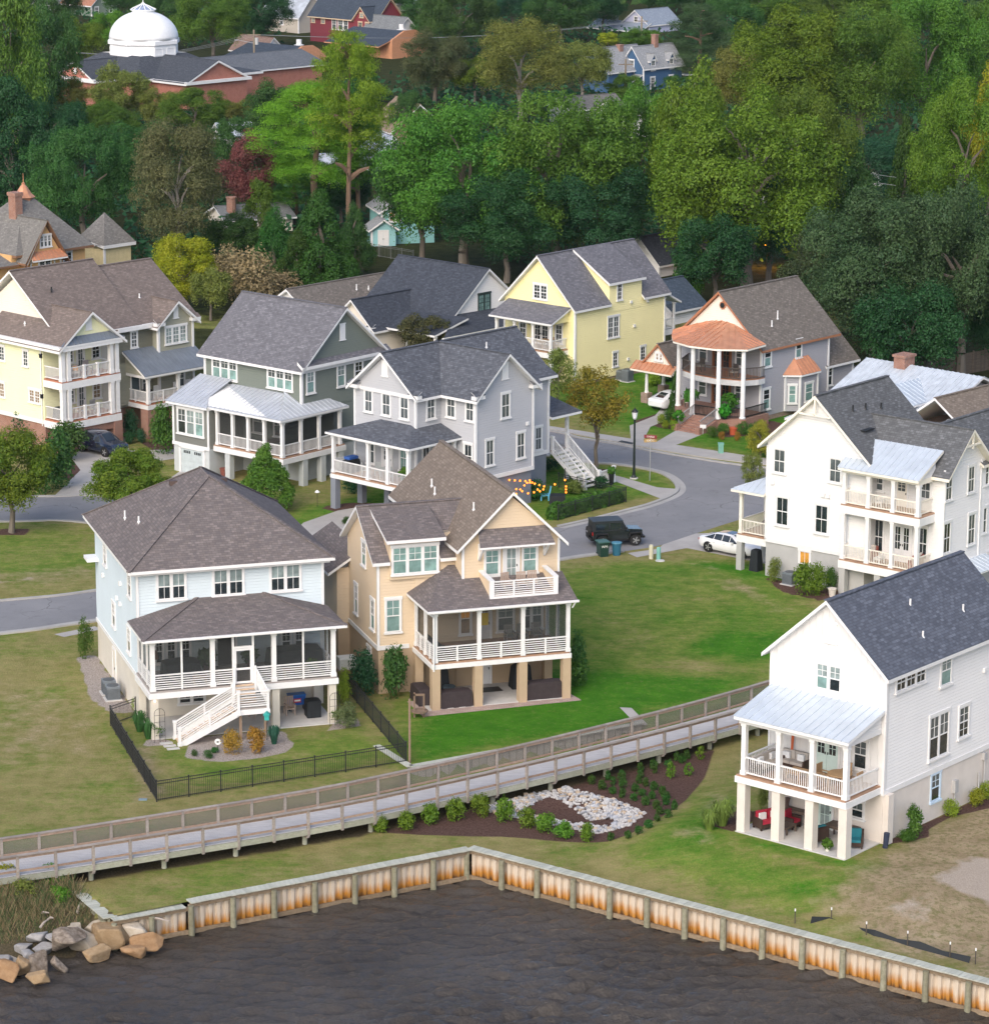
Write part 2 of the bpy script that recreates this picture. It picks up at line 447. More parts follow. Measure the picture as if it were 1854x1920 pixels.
def rail(root,p,q,z,h=0.95,style='baluster',mat=None,z2=None,mids=0,name='railing'):
 """railing between plan points p and q, z2 = deck height at q when it climbs"""
 mat=mat or WHITE;z2=z if z2 is None else z2
 P=Vector((p[0],p[1],z));Q=Vector((q[0],q[1],z2));d=Q-P;L=Vector((d.x,d.y,0)).length
 up=Vector((0,0,1));r=MB()
 r.beam(P+up*h,Q+up*h,.09,.07);r.beam(P+up*.12,Q+up*.12,.05,.07)
 for k in range(mids):
  t=(k+1)/(mids+1);b=P+d*t;r.box(b.x-.05,b.y-.05,b.z,b.x+.05,b.y+.05,b.z+h)
 o=r.obj(name,[mat],root)
 s=MB()
 if style=='baluster':
  n=max(2,int(L/.125))
  for i in range(1,n):
   b=P+d*(i/n);s.beam(b+up*.13,b+up*(h-.03),.032,.032,up=d.normalized())
  kind(s.obj('balusters',[mat],o),'stuff')
 else:
  for i in range(5):
   zz=.24+i*(h-.34)/4.4;s.beam(P+up*zz,Q+up*zz,.035,.05)
  kind(s.obj('slats',[mat],o),'stuff')
 return o
def gable_roof(root,ax,a0,a1,c,hw,ze,zr,oe,mats,t=0.2,name='roof'):
 """ridge along ax from a0 to a1 at cross position c; wall half width hw, height ze at the wall, zr at the ridge"""
 sl=(zr-ze)/hw;ce=hw+oe;zz=ze-sl*oe
 b=MB()
 for s in(-1,1):
  if ax=='x':top=[(a0,c+s*ce,zz),(a1,c+s*ce,zz),(a1,c,zr),(a0,c,zr)]
  else:top=[(c+s*ce,a0,zz),(c+s*ce,a1,zz),(c,a1,zr),(c,a0,zr)]
  b.slab(top,t)
 P=(a0+.02,c,zr)if ax=='x' else(c,a0+.02,zr);Q=(a1-.02,c,zr)if ax=='x' else(c,a1-.02,zr)
 b.beam(P,Q,.28,.07,0)
 return b.obj(name,mats,root)
def gable_wall(root,ax,a0,a1,c,hw,z0,ze,zr,mat,name='wall'):
 b=MB();b.prism([(c-hw,z0),(c+hw,z0),(c+hw,ze),(c,zr),(c-hw,ze)],ax,a0,a1)
 return b.obj(name,[mat],root)
def box(root,name,mat,x0,y0,z0,x1,y1,z1):
 return MB().box(x0,y0,z0,x1,y1,z1).obj(name,mat if isinstance(mat,list)else[mat],root)
def trim_corner(root,pts,z0,z1,w=.14,mat=None):
 for x,y in pts:MB().box(x-w/2,y-w/2,z0,x+w/2,y+w/2,z1).obj('corner_board',[mat or WHITE],root)
def slab(root,name,top,t,mats):return MB().slab(top,t).obj(name,mats,root)
def metal_roof(root,polys,mat,trim,pitch=0.46,t=0.14,name='porch_roof'):
 """standing seam roof: each polygon a slope whose first edge is its eave; every pan an object"""
 base=MB()
 for pl in polys:base.slab([(p[0],p[1],p[2]-.03)for p in pl],t,1,1)
 o=base.obj(name,[mat,trim],root)
 for pl in polys:
  P=[Vector(p)for p in pl]
  e=(P[1]-P[0]).normalized();nrm=(P[1]-P[0]).cross(P[2]-P[0]).normalized()
  if nrm.z<0:nrm=-nrm
  s=nrm.cross(e)
  q=[((p-P[0]).dot(e),(p-P[0]).dot(s))for p in P]
  lo=min(a for a,b in q);hi=max(a for a,b in q)
  n=max(1,round((hi-lo)/pitch));w=(hi-lo)/n
  def clip(poly,a,sgn):
   out=[]
   for i in range(len(poly)):
    A,B=poly[i],poly[(i+1)%len(poly)]
    da,db=sgn*(A[0]-a),sgn*(B[0]-a)
    if da>=-1e-9:out.append(A)
    if(da>1e-9 and db<-1e-9)or(da<-1e-9 and db>1e-9):
     f=da/(da-db);out.append((A[0]+(B[0]-A[0])*f,A[1]+(B[1]-A[1])*f))
   return out
  for k in range(n):
   c=clip(clip(q,lo+k*w+.012,1),lo+(k+1)*w-.012,-1)
   if len(c)<3:continue
   b=MB();b.slab([tuple(P[0]+e*a+s*v+Vector((0,0,.012+.002*((k*7)%3))))for a,v in c],.035,0,0)
   bb=[v for a,v in c if a<lo+k*w+.05]
   if len(bb)>=2 and max(bb)-min(bb)>.1:
    A=P[0]+e*(lo+k*w)+s*min(bb)+nrm*.035;B=P[0]+e*(lo+k*w)+s*max(bb)+nrm*.035
    b.beam(A,B,.035,.05,0,up=nrm)
   b.obj('roof_panel',[mat],o)
 return o
def vent(root,x,y,z,h=.45,r=.055,mat=None):
 b=MB();b.cyl((x,y,z-.2),(x,y,z+h),r,r,8);b.cyl((x,y,z-.02),(x,y,z+.06),r*2,r*1.2,8)
 return b.obj('vent_pipe',[mat or WHITE],root)
def louver(root,face,c,u0,u1,z0,z1,trim=None):
 w=abs(u1-u0);h=abs(z1-z0);b=MB()
 b.box(-w/2,-.05,0,w/2,.02,h);b.box(-w/2-.07,-.08,-.08,w/2+.07,.02,0);b.box(-w/2-.04,-.07,h,w/2+.04,.02,h+.07)
 for i in range(6):zz=h*(i+.5)/6;b.box(-w/2+.06,-.065,zz-.02,w/2-.06,-.05,zz+.03)
 o=b.obj('attic_louver',[trim or WHITE],root);place(o,face,c,(u0+u1)/2,min(z0,z1));return o
def house(name,label,cat,pos,yaw,z=LZ):return thing(name,label,cat,(pos[0],pos[1],z),R(yaw))
def lantern(root,face,c,u,z):
 b=MB();b.box(-.09,-.2,-.15,.09,-.02,.12);b.box(-.12,-.23,.12,.12,0,.17);b.box(-.03,-.05,-.2,.03,0,.2)
 o=b.obj('wall_lantern',[BLACKM],root);place(o,face,c,u,z);return o
SH_H=shingle('roof_shingle_taupe',(0.115,0.098,0.092),(0.165,0.143,0.135),(0.09,0.082,0.085))
SH_T=shingle('roof_shingle_tan',(0.165,0.135,0.110),(0.215,0.180,0.148),(0.130,0.108,0.090))
SH_S=shingle('roof_shingle_grey',(0.140,0.140,0.155),(0.195,0.195,0.215),(0.105,0.105,0.118))
SH_B=shingle('roof_shingle_blue_grey',(0.075,0.085,0.108),(0.120,0.133,0.163),(0.058,0.064,0.08))
SH_G=shingle('roof_shingle_slate',(0.085,0.094,0.112),(0.135,0.145,0.167),(0.065,0.070,0.082))
SH_N=shingle('roof_shingle_charcoal',(0.095,0.100,0.105),(0.145,0.150,0.158),(0.072,0.075,0.078))
SH_L=shingle('roof_shingle_brown',(0.150,0.122,0.108),(0.195,0.160,0.142),(0.118,0.098,0.090))
SH_C=shingle('roof_shingle_weathered',(0.135,0.120,0.105),(0.185,0.165,0.145),(0.10,0.09,0.08))
SH_D=shingle('roof_shingle_dark',(0.045,0.052,0.066),(0.066,0.076,0.094),(0.036,0.041,0.052))
SID_WH=siding('siding_white',(0.735,0.73,0.71));SID_WB=siding('siding_white_board',(0.735,0.73,0.715),vertical=True)
SID_H=siding('siding_pale_blue',(0.55,0.63,0.665));SID_T=siding('siding_tan',(0.62,0.495,0.345))
SID_G=siding('siding_grey',(0.42,0.43,0.45));SID_S=siding('siding_sage',(0.155,0.18,0.155))
SID_SD=siding('siding_dark_sage',(0.165,0.17,0.15))
SID_Y=siding('siding_yellow',(0.82,0.75,0.40));SID_L=siding('siding_pale_yellow',(0.78,0.78,0.50));SID_L2=siding('siding_olive',(0.31,0.31,0.24))
SID_C=siding('siding_cool_grey',(0.33,0.33,0.35));SID_CR=siding('siding_cream',(0.74,0.68,0.58))
STUC_W=plain('stucco_beige',(0.66,0.61,0.555),0.9,var=0.08,scale=1.0,bmp=0.2)
STUC_T=plain('stucco_tan',(0.45,0.34,0.225),0.9,var=0.08,scale=1.0,bmp=0.2)
STUC_H=plain('stucco_cream',(0.62,0.58,0.50),0.9,var=0.08,scale=1.0,bmp=0.2)
STUC_S=plain('stucco_pale_grey',(0.50,0.53,0.53),0.9,var=0.08,scale=1.0,bmp=0.2)
STUC_G=plain('stucco_blue_grey',(0.21,0.23,0.27),0.9,var=0.08,scale=1.0,bmp=0.2)
STUC_N=plain('stucco_grey',(0.42,0.42,0.41),0.9,var=0.08,scale=1.0,bmp=0.2)
BRICKR=brickm('brick_red',(0.25,0.085,0.05),(0.33,0.13,0.075),(0.35,0.30,0.26))
BRICKO=brickm('brick_old',(0.23,0.11,0.075),(0.36,0.25,0.19),(0.36,0.32,0.28))
MINT=plain('mint_paint',(0.56,0.70,0.66),0.5,var=0.05)
def patio_house_W():
 h=house('house','white board house with blue grey gable roof and double porch, nearest the seawall','house',(20.04,155.75),50.5)
 WM=[SH_B,WHITE]
 L=12.6
 box(h,'foundation_wall',STUC_W,0.03,0.03,-.6,L,7.12,2.7)
 box(h,'skirt_board',WHITE,-.05,-.05,2.62,L+.03,7.2,2.9)
 b=MB();b.prism([(0,2.8),(7.15,2.8),(7.15,9.25),(3.58,12.25),(0,9.25)],'x',0,.3)
 b.obj('front_wall',[SID_WB],h)
 gable_wall(h,'x',.3,L,3.575,3.575,2.8,9.25,12.22,SID_WH)
 gable_roof(h,'x',-.42,L+.3,3.575,3.575,9.3,12.5,.35,WM)
 trim_corner(h,[(.02,.02),(.02,7.13)],2.9,9.1)
 louver(h,'L',0,3.85,3.12,10.2,11.2)
 window(h,'L',0,4.25,2.82,7.62,8.95,2,[PALEG,PALEG],[TEALG,DARKG])
 window(h,'F',0,.92,3.62,8.0,8.86,3,DARKG,DARKG,rows=1,lowrows=1)
 window(h,'F',0,5.25,6.18,7.3,8.86,1,PALEG,TEALG)
 window(h,'F',0,4.34,6.13,3.45,5.75,2,GREYG,DARKG)
 window(h,'F',0,7.25,8.16,3.95,5.6,1,GREYG,DARKG,lowrows=2)
 window(h,'F',.03,4.73,5.52,1.05,2.5,1,GREYG,DARKG,trim=plain('pale_blue_trim',(.55,.68,.8)))
 vent(h,5.5,2.2,11.15);vent(h,4.6,.8,9.95,.35);vent(h,9.2,1.2,10.3,.4)
 for x,z in((9.6,7.2),(10.4,7.35)):vc=MB();vc.box(x-.12,-.12,z-.12,x+.12,.02,z+.12);vc.obj('vent_hood',[WHITE],h)
 d=box(h,'porch_deck',[FLOORW],-3.25,.18,3.06,0,6.95,3.14)
 b=MB();b.box(-3.3,.1,2.72,-3.02,7.0,3.055);b.box(-3.02,.1,2.72,-.02,.35,3.055);b.box(-3.02,6.75,2.72,-.02,7.0,3.055);b.obj('porch_beam',[WHITE],h)
 for y in(.33,2.38,4.45,6.62):
  column(h,-2.98,y,-.7,2.72,.5,STUC_W,False,name='pier');column(h,-3.0,y,3.14,5.92,.26,WHITE)
 column(h,.32,-.06,-.3,2.68,.5,STUC_W,False,name='pier')
 b=MB();b.box(-3.16,.2,5.92,-2.9,6.9,6.24);b.box(-2.9,.2,5.95,0,.34,6.24);b.box(-2.9,6.76,5.95,0,6.9,6.24);b.obj('porch_header',[WHITE],h)
 b=MB();b.prism([(-3.1,6.24),(-.02,6.24),(-.02,7.05),(-3.1,6.3)],'y',.22,.32);b.prism([(-3.1,6.24),(-.02,6.24),(-.02,7.05),(-3.1,6.3)],'y',6.78,6.88);b.obj('porch_gable',[SID_WH],h)
 metal_roof(h,[[(-3.45,7.05,6.33),(-3.45,-.02,6.33),(.0,-.02,7.24),(.0,7.05,7.24)]],METALB,WHITE)
 for a,c in((.46,2.25),(2.51,4.32),(4.58,6.49)):rail(h,(-3.02,a),(-3.02,c),3.14)
 rail(h,(-2.85,.3),(-.1,.3),3.14);rail(h,(-2.85,6.65),(-.1,6.65),3.14)
 door(h,'L',0,4.2,2.8,3.14,5.4,2,MINT,DARKG)
 window(h,'L',0,1.82,1.08,3.8,5.3,1,GREYG,DARKG)
 door(h,'L',.03,3.95,3.1,.05,2.1,1,MINT,PALEG,(.1,.95))
 window(h,'L',.03,1.94,1.2,1.1,1.95,1,GREYG,DARKG,rows=1)
 lantern(h,'L',0,4.75,5.3);lantern(h,'L',0,2.35,5.3)
 b=MB();b.box(6.85,-.16,1.0,7.2,.03,1.7);b.cyl((7.02,-.06,.0),(7.02,-.06,1.0),.05,.05,6);b.obj('meter_box',[plain('meter_grey',(.42,.42,.42))],h)
 b=MB();b.cyl((9.95,-.08,0),(9.95,-.08,2.3),.05,.05,6);b.box(9.8,-.15,2.1,10.1,.03,2.5);b.cyl((9.4,-.08,0),(9.4,-.08,1.5),.05,.05,6);b.obj('service_pipe',[plain('meter_grey',(.42,.42,.42))],h)
 box(h,'patio_slab',CONC,-3.3,.1,-.5,.03,6.9,.05)
 return h
def house_N():
 h=house('house','large white house with two stacked porches and metal porch roofs, by the parked white car','house',(22.99,205.6),50.5)
 WM=[SH_N,CREAMW]
 box(h,'foundation_wall',STUC_N,.03,-1.95,-.2,8.0,5.97,2.52)
 box(h,'foundation_wall',STUC_N,1.25,-7.17,-.2,12.0,-1.95,2.42)
 gable_wall(h,'x',0,8.0,2.0,4.0,2.5,9.45,12.85,SID_WH)
 gable_wall(h,'y',-7.2,1.5,3.75,2.55,2.4,9.0,11.2,SID_WH)
 b=MB();b.box(6.3,-7.12,2.41,11.5,-1.0,9.0);b.obj('wall',[SID_WH],h)
 gable_roof(h,'x',-.5,8.4,2.0,4.0,9.52,13.1,.5,WM)
 gable_roof(h,'y',-7.75,1.4,3.75,2.55,9.05,11.5,.42,WM)
 gable_roof(h,'x',5.5,12,-4.1,3.0,9.0,11.1,.4,WM)
 b=MB();b.box(-.05,-2.0,2.4,.02,6.04,2.65);b.box(1.2,-7.25,2.3,11.5,-7.19,2.55);b.obj('skirt_board',[WHITE],h)
 b=MB();b.beam((-.42,2.0,11.7),(-.42,2.0,12.95),.12,.12);b.beam((-.42,.75,11.75),(-.42,3.25,11.75),.12,.12);b.obj('gable_bracket',[CREAMW],h)
 b=MB();b.beam((3.75,-7.66,10.2),(3.75,-7.66,11.35),.12,.12);b.beam((2.75,-7.66,10.45),(4.75,-7.66,10.45),.12,.12);b.obj('gable_bracket',[CREAMW],h)
 trim_corner(h,[(.02,5.98),(1.24,-7.16),(5.7,-7.2)],2.55,9.1)
 for(a,c,z0,z1,u)in((5.42,4.57,7.34,8.91,GREYG),(.95,.1,7.36,8.93,GREYG),(5.12,4.22,3.75,5.65,DARKG),(1.97,1.03,3.72,5.6,DARKG)):
  window(h,'L',0,a,c,z0,z1,1,u,u,rows=1,lowrows=1)
 window(h,'L',.03,3.16,2.4,.5,2.2,1,WARMG,DARKG,rows=1,lowrows=1)
 for(a,c,z0,z1,u)in((1.32,2.02,7.05,8.75,GREYG),(4.1,4.8,7.08,8.8,GREYG),(1.28,2.02,3.5,5.48,DARKG),(4.35,5.1,3.5,5.5,GREYG),(6.1,6.75,7.2,8.8,GREYG),(6.0,6.7,3.9,5.6,GREYG),(8.2,8.9,7.2,8.8,GREYG)):
  window(h,'F',-7.2 if c<5.8 else-7.12,a,c,z0,z1,1,u,u,rows=1,lowrows=1)
 for y,z in((5.5,6.6),(1.4,6.35),(1.0,6.35)):vc=MB();vc.box(-.14,y-.14,z-.14,.02,y+.14,z+.14);vc.obj('vent_hood',[WHITE],h)
 for z,nm in((2.42,'lower'),(6.18,'upper')):
  box(h,'porch_deck',[FLOORW],-.68,-6.5,z-.1,1.25,-.42,z)
  b=MB();b.box(-.72,-6.56,z-.62,-.5,-.36,z-.1);b.box(-.5,-6.56,z-.62,1.25,-6.36,z-.1);b.box(-.5,-.56,z-.62,0,-.36,z-.1);b.obj('porch_beam',[WHITE],h)
  zt=5.56 if z<3 else 8.3
  for y in(-.6,-2.5,-4.4,-6.3):column(h,-.52,y,z,zt,.26,WHITE)
  for a,c in((-.74,-2.37),(-2.63,-4.27),(-4.53,-6.17)):rail(h,(-.55,a),(-.55,c),z,mat=CREAMW)
  rail(h,(-.4,-6.3),(1.15,-6.3),z,mat=CREAMW);rail(h,(-.4,-.6),(-.03,-.6),z,mat=CREAMW)
 for y in(-.65,-3.4,-6.2):column(h,-.45,y,-.1,1.8,.45,STUC_N,False,name='pier')
 column(h,1.0,-.7,-.1,1.8,.4,STUC_N,False,name='pier')
 b=MB();b.box(-.66,-6.42,8.3,-.38,-.46,8.62);b.box(-.38,-6.42,8.3,1.25,-6.24,8.62);b.obj('porch_header',[CREAMW],h)
 b=MB();b.prism([(-.6,8.6),(1.25,8.6),(1.25,9.6),(-.6,8.75)],'y',-6.4,-6.3);b.obj('porch_gable',[SID_WH],h)
 metal_roof(h,[[(-1.0,-.3,8.68),(-1.0,-6.55,8.68),(1.95,-6.55,10.2),(1.95,-.3,10.2)]],METALB,CREAMW)
 window(h,'L',1.2,-1.73,-2.45,7.0,7.95,1,GREYG,GREYG,rows=1);window(h,'L',1.2,-5.4,-6.1,7.0,8.1,1,GREYG,GREYG,rows=1,lowrows=1)
 door(h,'L',1.2,-3.5,-4.35,6.18,8.1,1,CREAMW,GREYG,(.55,.9))
 door(h,'L',1.2,-3.42,-4.75,2.42,4.9,2,WHITE,DARKG,(.35,.95))
 window(h,'L',1.2,-.5,-1.2,3.2,5.0,1,DARKG,DARKG,rows=1,lowrows=1);window(h,'L',1.2,-1.9,-2.6,2.7,5.0,1,DARKG,DARKG,rows=1,lowrows=1);window(h,'L',1.2,-5.4,-6.0,2.9,5.0,1,DARKG,DARKG,rows=1,lowrows=1)
 box(h,'side_porch_deck',[FLOORW],.1,6.0,2.48,3.4,8.4,2.58)
 b=MB();b.box(.06,5.98,1.98,.3,8.45,2.47);b.box(.3,8.2,1.98,3.4,8.45,2.47);b.obj('porch_beam',[WHITE],h)
 for x in(.25,3.2):
  column(h,x,8.2,-.1,1.98,.42,STUC_N,False,name='pier');column(h,x,8.2,2.58,5.4,.22,CREAMW)
 b=MB();b.box(.1,6.0,5.4,.32,8.35,5.62);b.box(.32,8.1,5.4,3.3,8.35,5.62);b.obj('porch_header',[CREAMW],h)
 rail(h,(.22,6.1),(.22,8.1),2.58,mat=CREAMW);rail(h,(.4,8.25),(3.1,8.25),2.58,mat=CREAMW)
 metal_roof(h,[[(-.3,8.75,5.68),(-.3,6.02,5.68),(1.6,6.02,6.75)],[(3.7,8.75,5.68),(-.3,8.75,5.68),(1.6,6.02,6.75),(3.7,6.02,6.75)]],METALB,CREAMW)
 metal_roof(h,[[(3.2,-8.75,2.0),(6.6,-8.75,2.0),(6.6,-7.2,2.5),(3.2,-7.2,2.5)]],METALB,WHITE,t=.06,name='awning')
 for x,y,z in((3.4,.5,11.78),(5.0,.3,11.6),(2.0,.6,11.87)):vent(h,x,y,z,.4,.06,BLACKM)
 b=MB();b.beam((1.2,-.6,10.8),(2.4,-.6,10.8),.6,.08);b.obj('roof_vent',[BLACKM],h)
 return h
def house_T():
 h=house('house','tan clapboard house with screened porch and a small balcony with slatted rail','house',(-3.49,178.38),18)
 M=[SH_T,WHITE];MD=[SH_H,WHITE]
 box(h,'foundation_wall',STUC_T,-2.17,4.16,-.2,2.6,10.6,2.72)
 box(h,'foundation_wall',STUC_T,2.6,4.1,-.2,8.5,16.2,2.72)
 b=MB();b.box(-2.27,4.07,2.72,-.3,4.2,2.98);b.box(-2.27,4.2,2.72,-2.15,10.7,2.98);b.obj('skirt_board',[WHITE],h)
 gable_wall(h,'x',-2.2,3.6,7.5,3.35,2.7,8.3,10.45,SID_T)
 gable_wall(h,'y',2.6,16.3,5.55,3.0,6.6,9.35,11.95,SID_T);box(h,'wall',SID_T,2.57,4.1,2.72,8.5,16.2,6.62)
 b=MB();b.slab([(-2.6,3.8,8.15),(-1.52,3.8,8.15),(-1.52,7.5,10.78),(-2.6,7.5,10.78)],.2);b.slab([(1.57,3.8,8.15),(4.2,3.8,8.15),(4.2,7.5,10.78),(1.57,7.5,10.78)],.2);b.slab([(-1.52,6.9,10.35),(1.57,6.9,10.35),(1.57,7.5,10.78),(-1.52,7.5,10.78)],.2);b.slab([(-2.6,11.2,8.15),(4.2,11.2,8.15),(4.2,7.5,10.78),(-2.6,7.5,10.78)],.2);b.beam((-2.58,7.5,10.78),(4.2,7.5,10.78),.28,.07,0);b.obj('roof',MD,h)
 gable_roof(h,'y',2.15,16.8,5.55,3.0,9.4,12.3,.45,M)
 trim_corner(h,[(-2.18,4.17)],2.98,8.15);trim_corner(h,[(2.58,2.62),(8.52,2.62)],6.7,9.2)
 b=MB();b.box(1.5,5.0,8.4,2.7,10,9.4);b.obj('wall',[SID_T],h)
 b=MB();b.prism([(4.0,7.0),(6.6,7.0),(6.6,10.0),(4.0,9.32)],'x',-1.5,1.55);b.obj('dormer_wall',[SID_T],h)
 slab(h,'dormer_roof',[(-1.8,3.55,9.5),(1.85,3.55,9.5),(1.85,7.2,10.6),(-1.8,7.2,10.6)],.2,MD)
 window(h,'F',4.0,-1.3,1.4,7.35,8.95,3,TEALG,TEALG)
 window(h,'F',4.15,-1.68,-.86,3.8,5.75,1,TEALG,TEALG)
 window(h,'L',-2.2,7.5,6.75,7.2,8.6,1,GREYG,TEALG);window(h,'L',-2.2,9.2,8.6,3.75,5.5,1,GREYG,TEALG);window(h,'L',-2.2,5.6,4.9,3.75,5.5,1,GREYG,TEALG)
 window(h,'L',-2.17,6.5,5.8,.9,2.3,1,GREYG,GREYG)
 slab(h,'awning_roof',[(3.3,1.55,9.2),(7.95,1.55,9.2),(7.75,2.6,10.05),(3.5,2.6,10.05)],.12,MD)
 for x in(3.55,7.6):bb=MB();bb.beam((x,1.75,9.05),(x,2.55,8.25),.12,.14);bb.beam((x,2.55,8.2),(x,2.55,9.2),.1,.1);bb.obj('bracket',[WHITE],h)
 window(h,'F',2.6,3.98,4.78,7.25,8.75,1,TEALG,TEALG);window(h,'F',2.6,6.32,7.12,7.25,8.75,1,TEALG,TEALG)
 door(h,'F',2.6,5.15,5.98,6.75,8.85,1,WHITE,PALEG,(.12,.95))
 b=MB();b.box(3.6,.55,6.35,7.7,2.62,6.6);b.obj('balcony_floor',[FLOORW],h)
 b=MB();b.prism([(.5,6.1),(2.6,6.1),(2.6,7.5),(.5,7.4)],'x',3.6,3.78);b.prism([(.5,6.1),(2.6,6.1),(2.6,7.5),(.5,7.4)],'x',7.55,7.73);b.obj('balcony_wall',[SID_T],h)
 b=MB();b.beam((3.69,.42,7.44),(3.69,2.6,7.54),.3,.08);b.beam((7.64,.42,7.44),(7.64,2.6,7.54),.3,.08);b.box(3.56,.42,6.2,7.77,.55,6.5);b.box(3.56,.42,6.5,3.82,.6,7.42);b.box(7.51,.42,6.5,7.77,.6,7.42);b.obj('balcony_trim',[WHITE],h)
 rail(h,(3.82,.5),(7.51,.5),6.46,.92,'slat',mids=2)
 box(h,'porch_deck',[FLOORW],-.02,.06,2.78,8.42,4.1,2.88)
 b=MB();b.box(-.1,0,2.5,8.5,.22,2.775);b.box(-.1,.22,2.5,.12,4.1,2.775);b.box(8.3,.22,2.5,8.5,4.1,2.775);b.obj('porch_beam',[WHITE],h)
 for x in(.12,2.8,5.5,8.3):column(h,x,.16,2.88,5.85,.22,WHITE)
 for y in(2.0,3.95):column(h,.1,y,2.88,5.85,.18,WHITE);column(h,8.3,y,2.88,5.85,.18,WHITE)
 for x in(.15,2.75,5.5,8.22):column(h,x,.25,-.1,2.5,.5,STUC_T,False,name='pier')
 for x in(.15,8.25):column(h,x,3.7,-.1,2.5,.5,STUC_T,False,name='pier')
 b=MB();b.box(-.05,.03,5.83,8.45,.27,6.05);b.box(-.03,.27,5.83,.2,4.1,6.05);b.box(8.2,.27,5.83,8.42,4.1,6.05);b.obj('porch_header',[WHITE],h)
 for a,c in((.23,2.69),(2.91,5.39),(5.61,8.19)):
  rail(h,(a,.12),(c,.12),2.88,.92,'slat',mids=1);sc=MB();sc.box(a,.2,2.9,c,.21,5.83);sc.obj('screen',[SCREEN],h)
 for a,c in((.3,1.9),(2.1,3.85)):
  rail(h,(.08,a),(.08,c),2.88,.92,'slat',mids=1);sc=MB();sc.box(.16,a,2.9,.17,c,5.83);sc.obj('screen',[SCREEN],h)
  sc=MB();sc.box(8.24,a,2.9,8.25,c,5.83);sc.obj('screen',[SCREEN],h)
 b=MB()
 b.slab([(-.45,-.3,6.12),(8.75,-.3,6.12),(8.75,2.6,7.15),(1.0,2.6,7.15)],.16)
 b.slab([(-.45,-.3,6.12),(1.0,2.6,7.15),(2.1,4.1,7.6),(-.45,4.1,6.12)],.16)
 b.slab([(1.0,2.6,7.15),(2.62,2.6,7.15),(2.62,4.15,7.62),(2.1,4.15,7.62)],.16)
 b.obj('porch_roof',MD,h)
 b=MB();b.beam((-.5,-.36,6.06),(8.8,-.36,6.06),.12,.12);b.cyl((-.42,-.25,6.0),(-.02,-.05,5.7),.05,.05,6);b.cyl((-.02,-.05,5.7),(-.02,-.05,2.4),.05,.05,6);b.cyl((8.65,-.25,6.0),(8.5,-.05,5.6),.05,.05,6);b.obj('gutter',[WHITE],h)
 door(h,'F',4.1,4.0,4.75,2.88,4.95,1,plain('grey_door',(.62,.62,.62)),TANG,(.55,.93))
 b=MB();b.box(4.1,4.03,3.75,4.62,4.06,4.5);b.obj('door_banner',[plain('yellow_cloth',(.85,.62,.0))],h)
 window(h,'F',4.1,5.25,6.2,3.3,4.9,1,PALEG,GREYG);window(h,'F',4.1,6.7,8.0,3.3,4.9,2,PALEG,GREYG)
 window(h,'F',4.1,2.9,3.5,3.3,5.2,1,WARMG,TANG)
 door(h,'F',4.1,3.95,4.75,.05,2.15,1,WHITE,TANG,(.62,.9))
 box(h,'wall',SID_T,.05,4.1,2.72,2.6,4.3,7.2)
 box(h,'patio_slab',CONC,-.3,.1,-.3,8.4,4.1,.05)
 box(h,'foundation_wall',STUC_T,-2.9,10.6,-.2,2.6,17,2.7);box(h,'wall',SID_T,-2.95,10.6,2.7,2.6,17,6.2)
 slab(h,'side_roof',[(-3.6,10.2,6.0),(-3.6,17.4,6.0),(-1.4,17.4,7.4),(-1.4,10.2,7.4)],.18,MD)
 b=MB();b.box(-3.0,10.55,2.65,-2.93,17.0,2.85);b.obj('skirt_board',[WHITE],h)
 box(h,'wall',SID_T,8.5,13,2.7,11.0,16,6.4)
 slab(h,'side_roof',[(8.4,12.4,8.3),(11.6,12.4,6.8),(11.6,16.5,6.8),(8.4,16.5,8.3)],.2,M)
 vent(h,3.6,12.3,10.5);vent(h,3.4,11.0,10.3);vent(h,3.9,4.7,10.75)
 for u in(5.6,6.0):b=MB();b.box(u,4.02,1.2,u+.25,4.1,1.5);b.obj('wall_meter',[STUC_T],h)
 return h
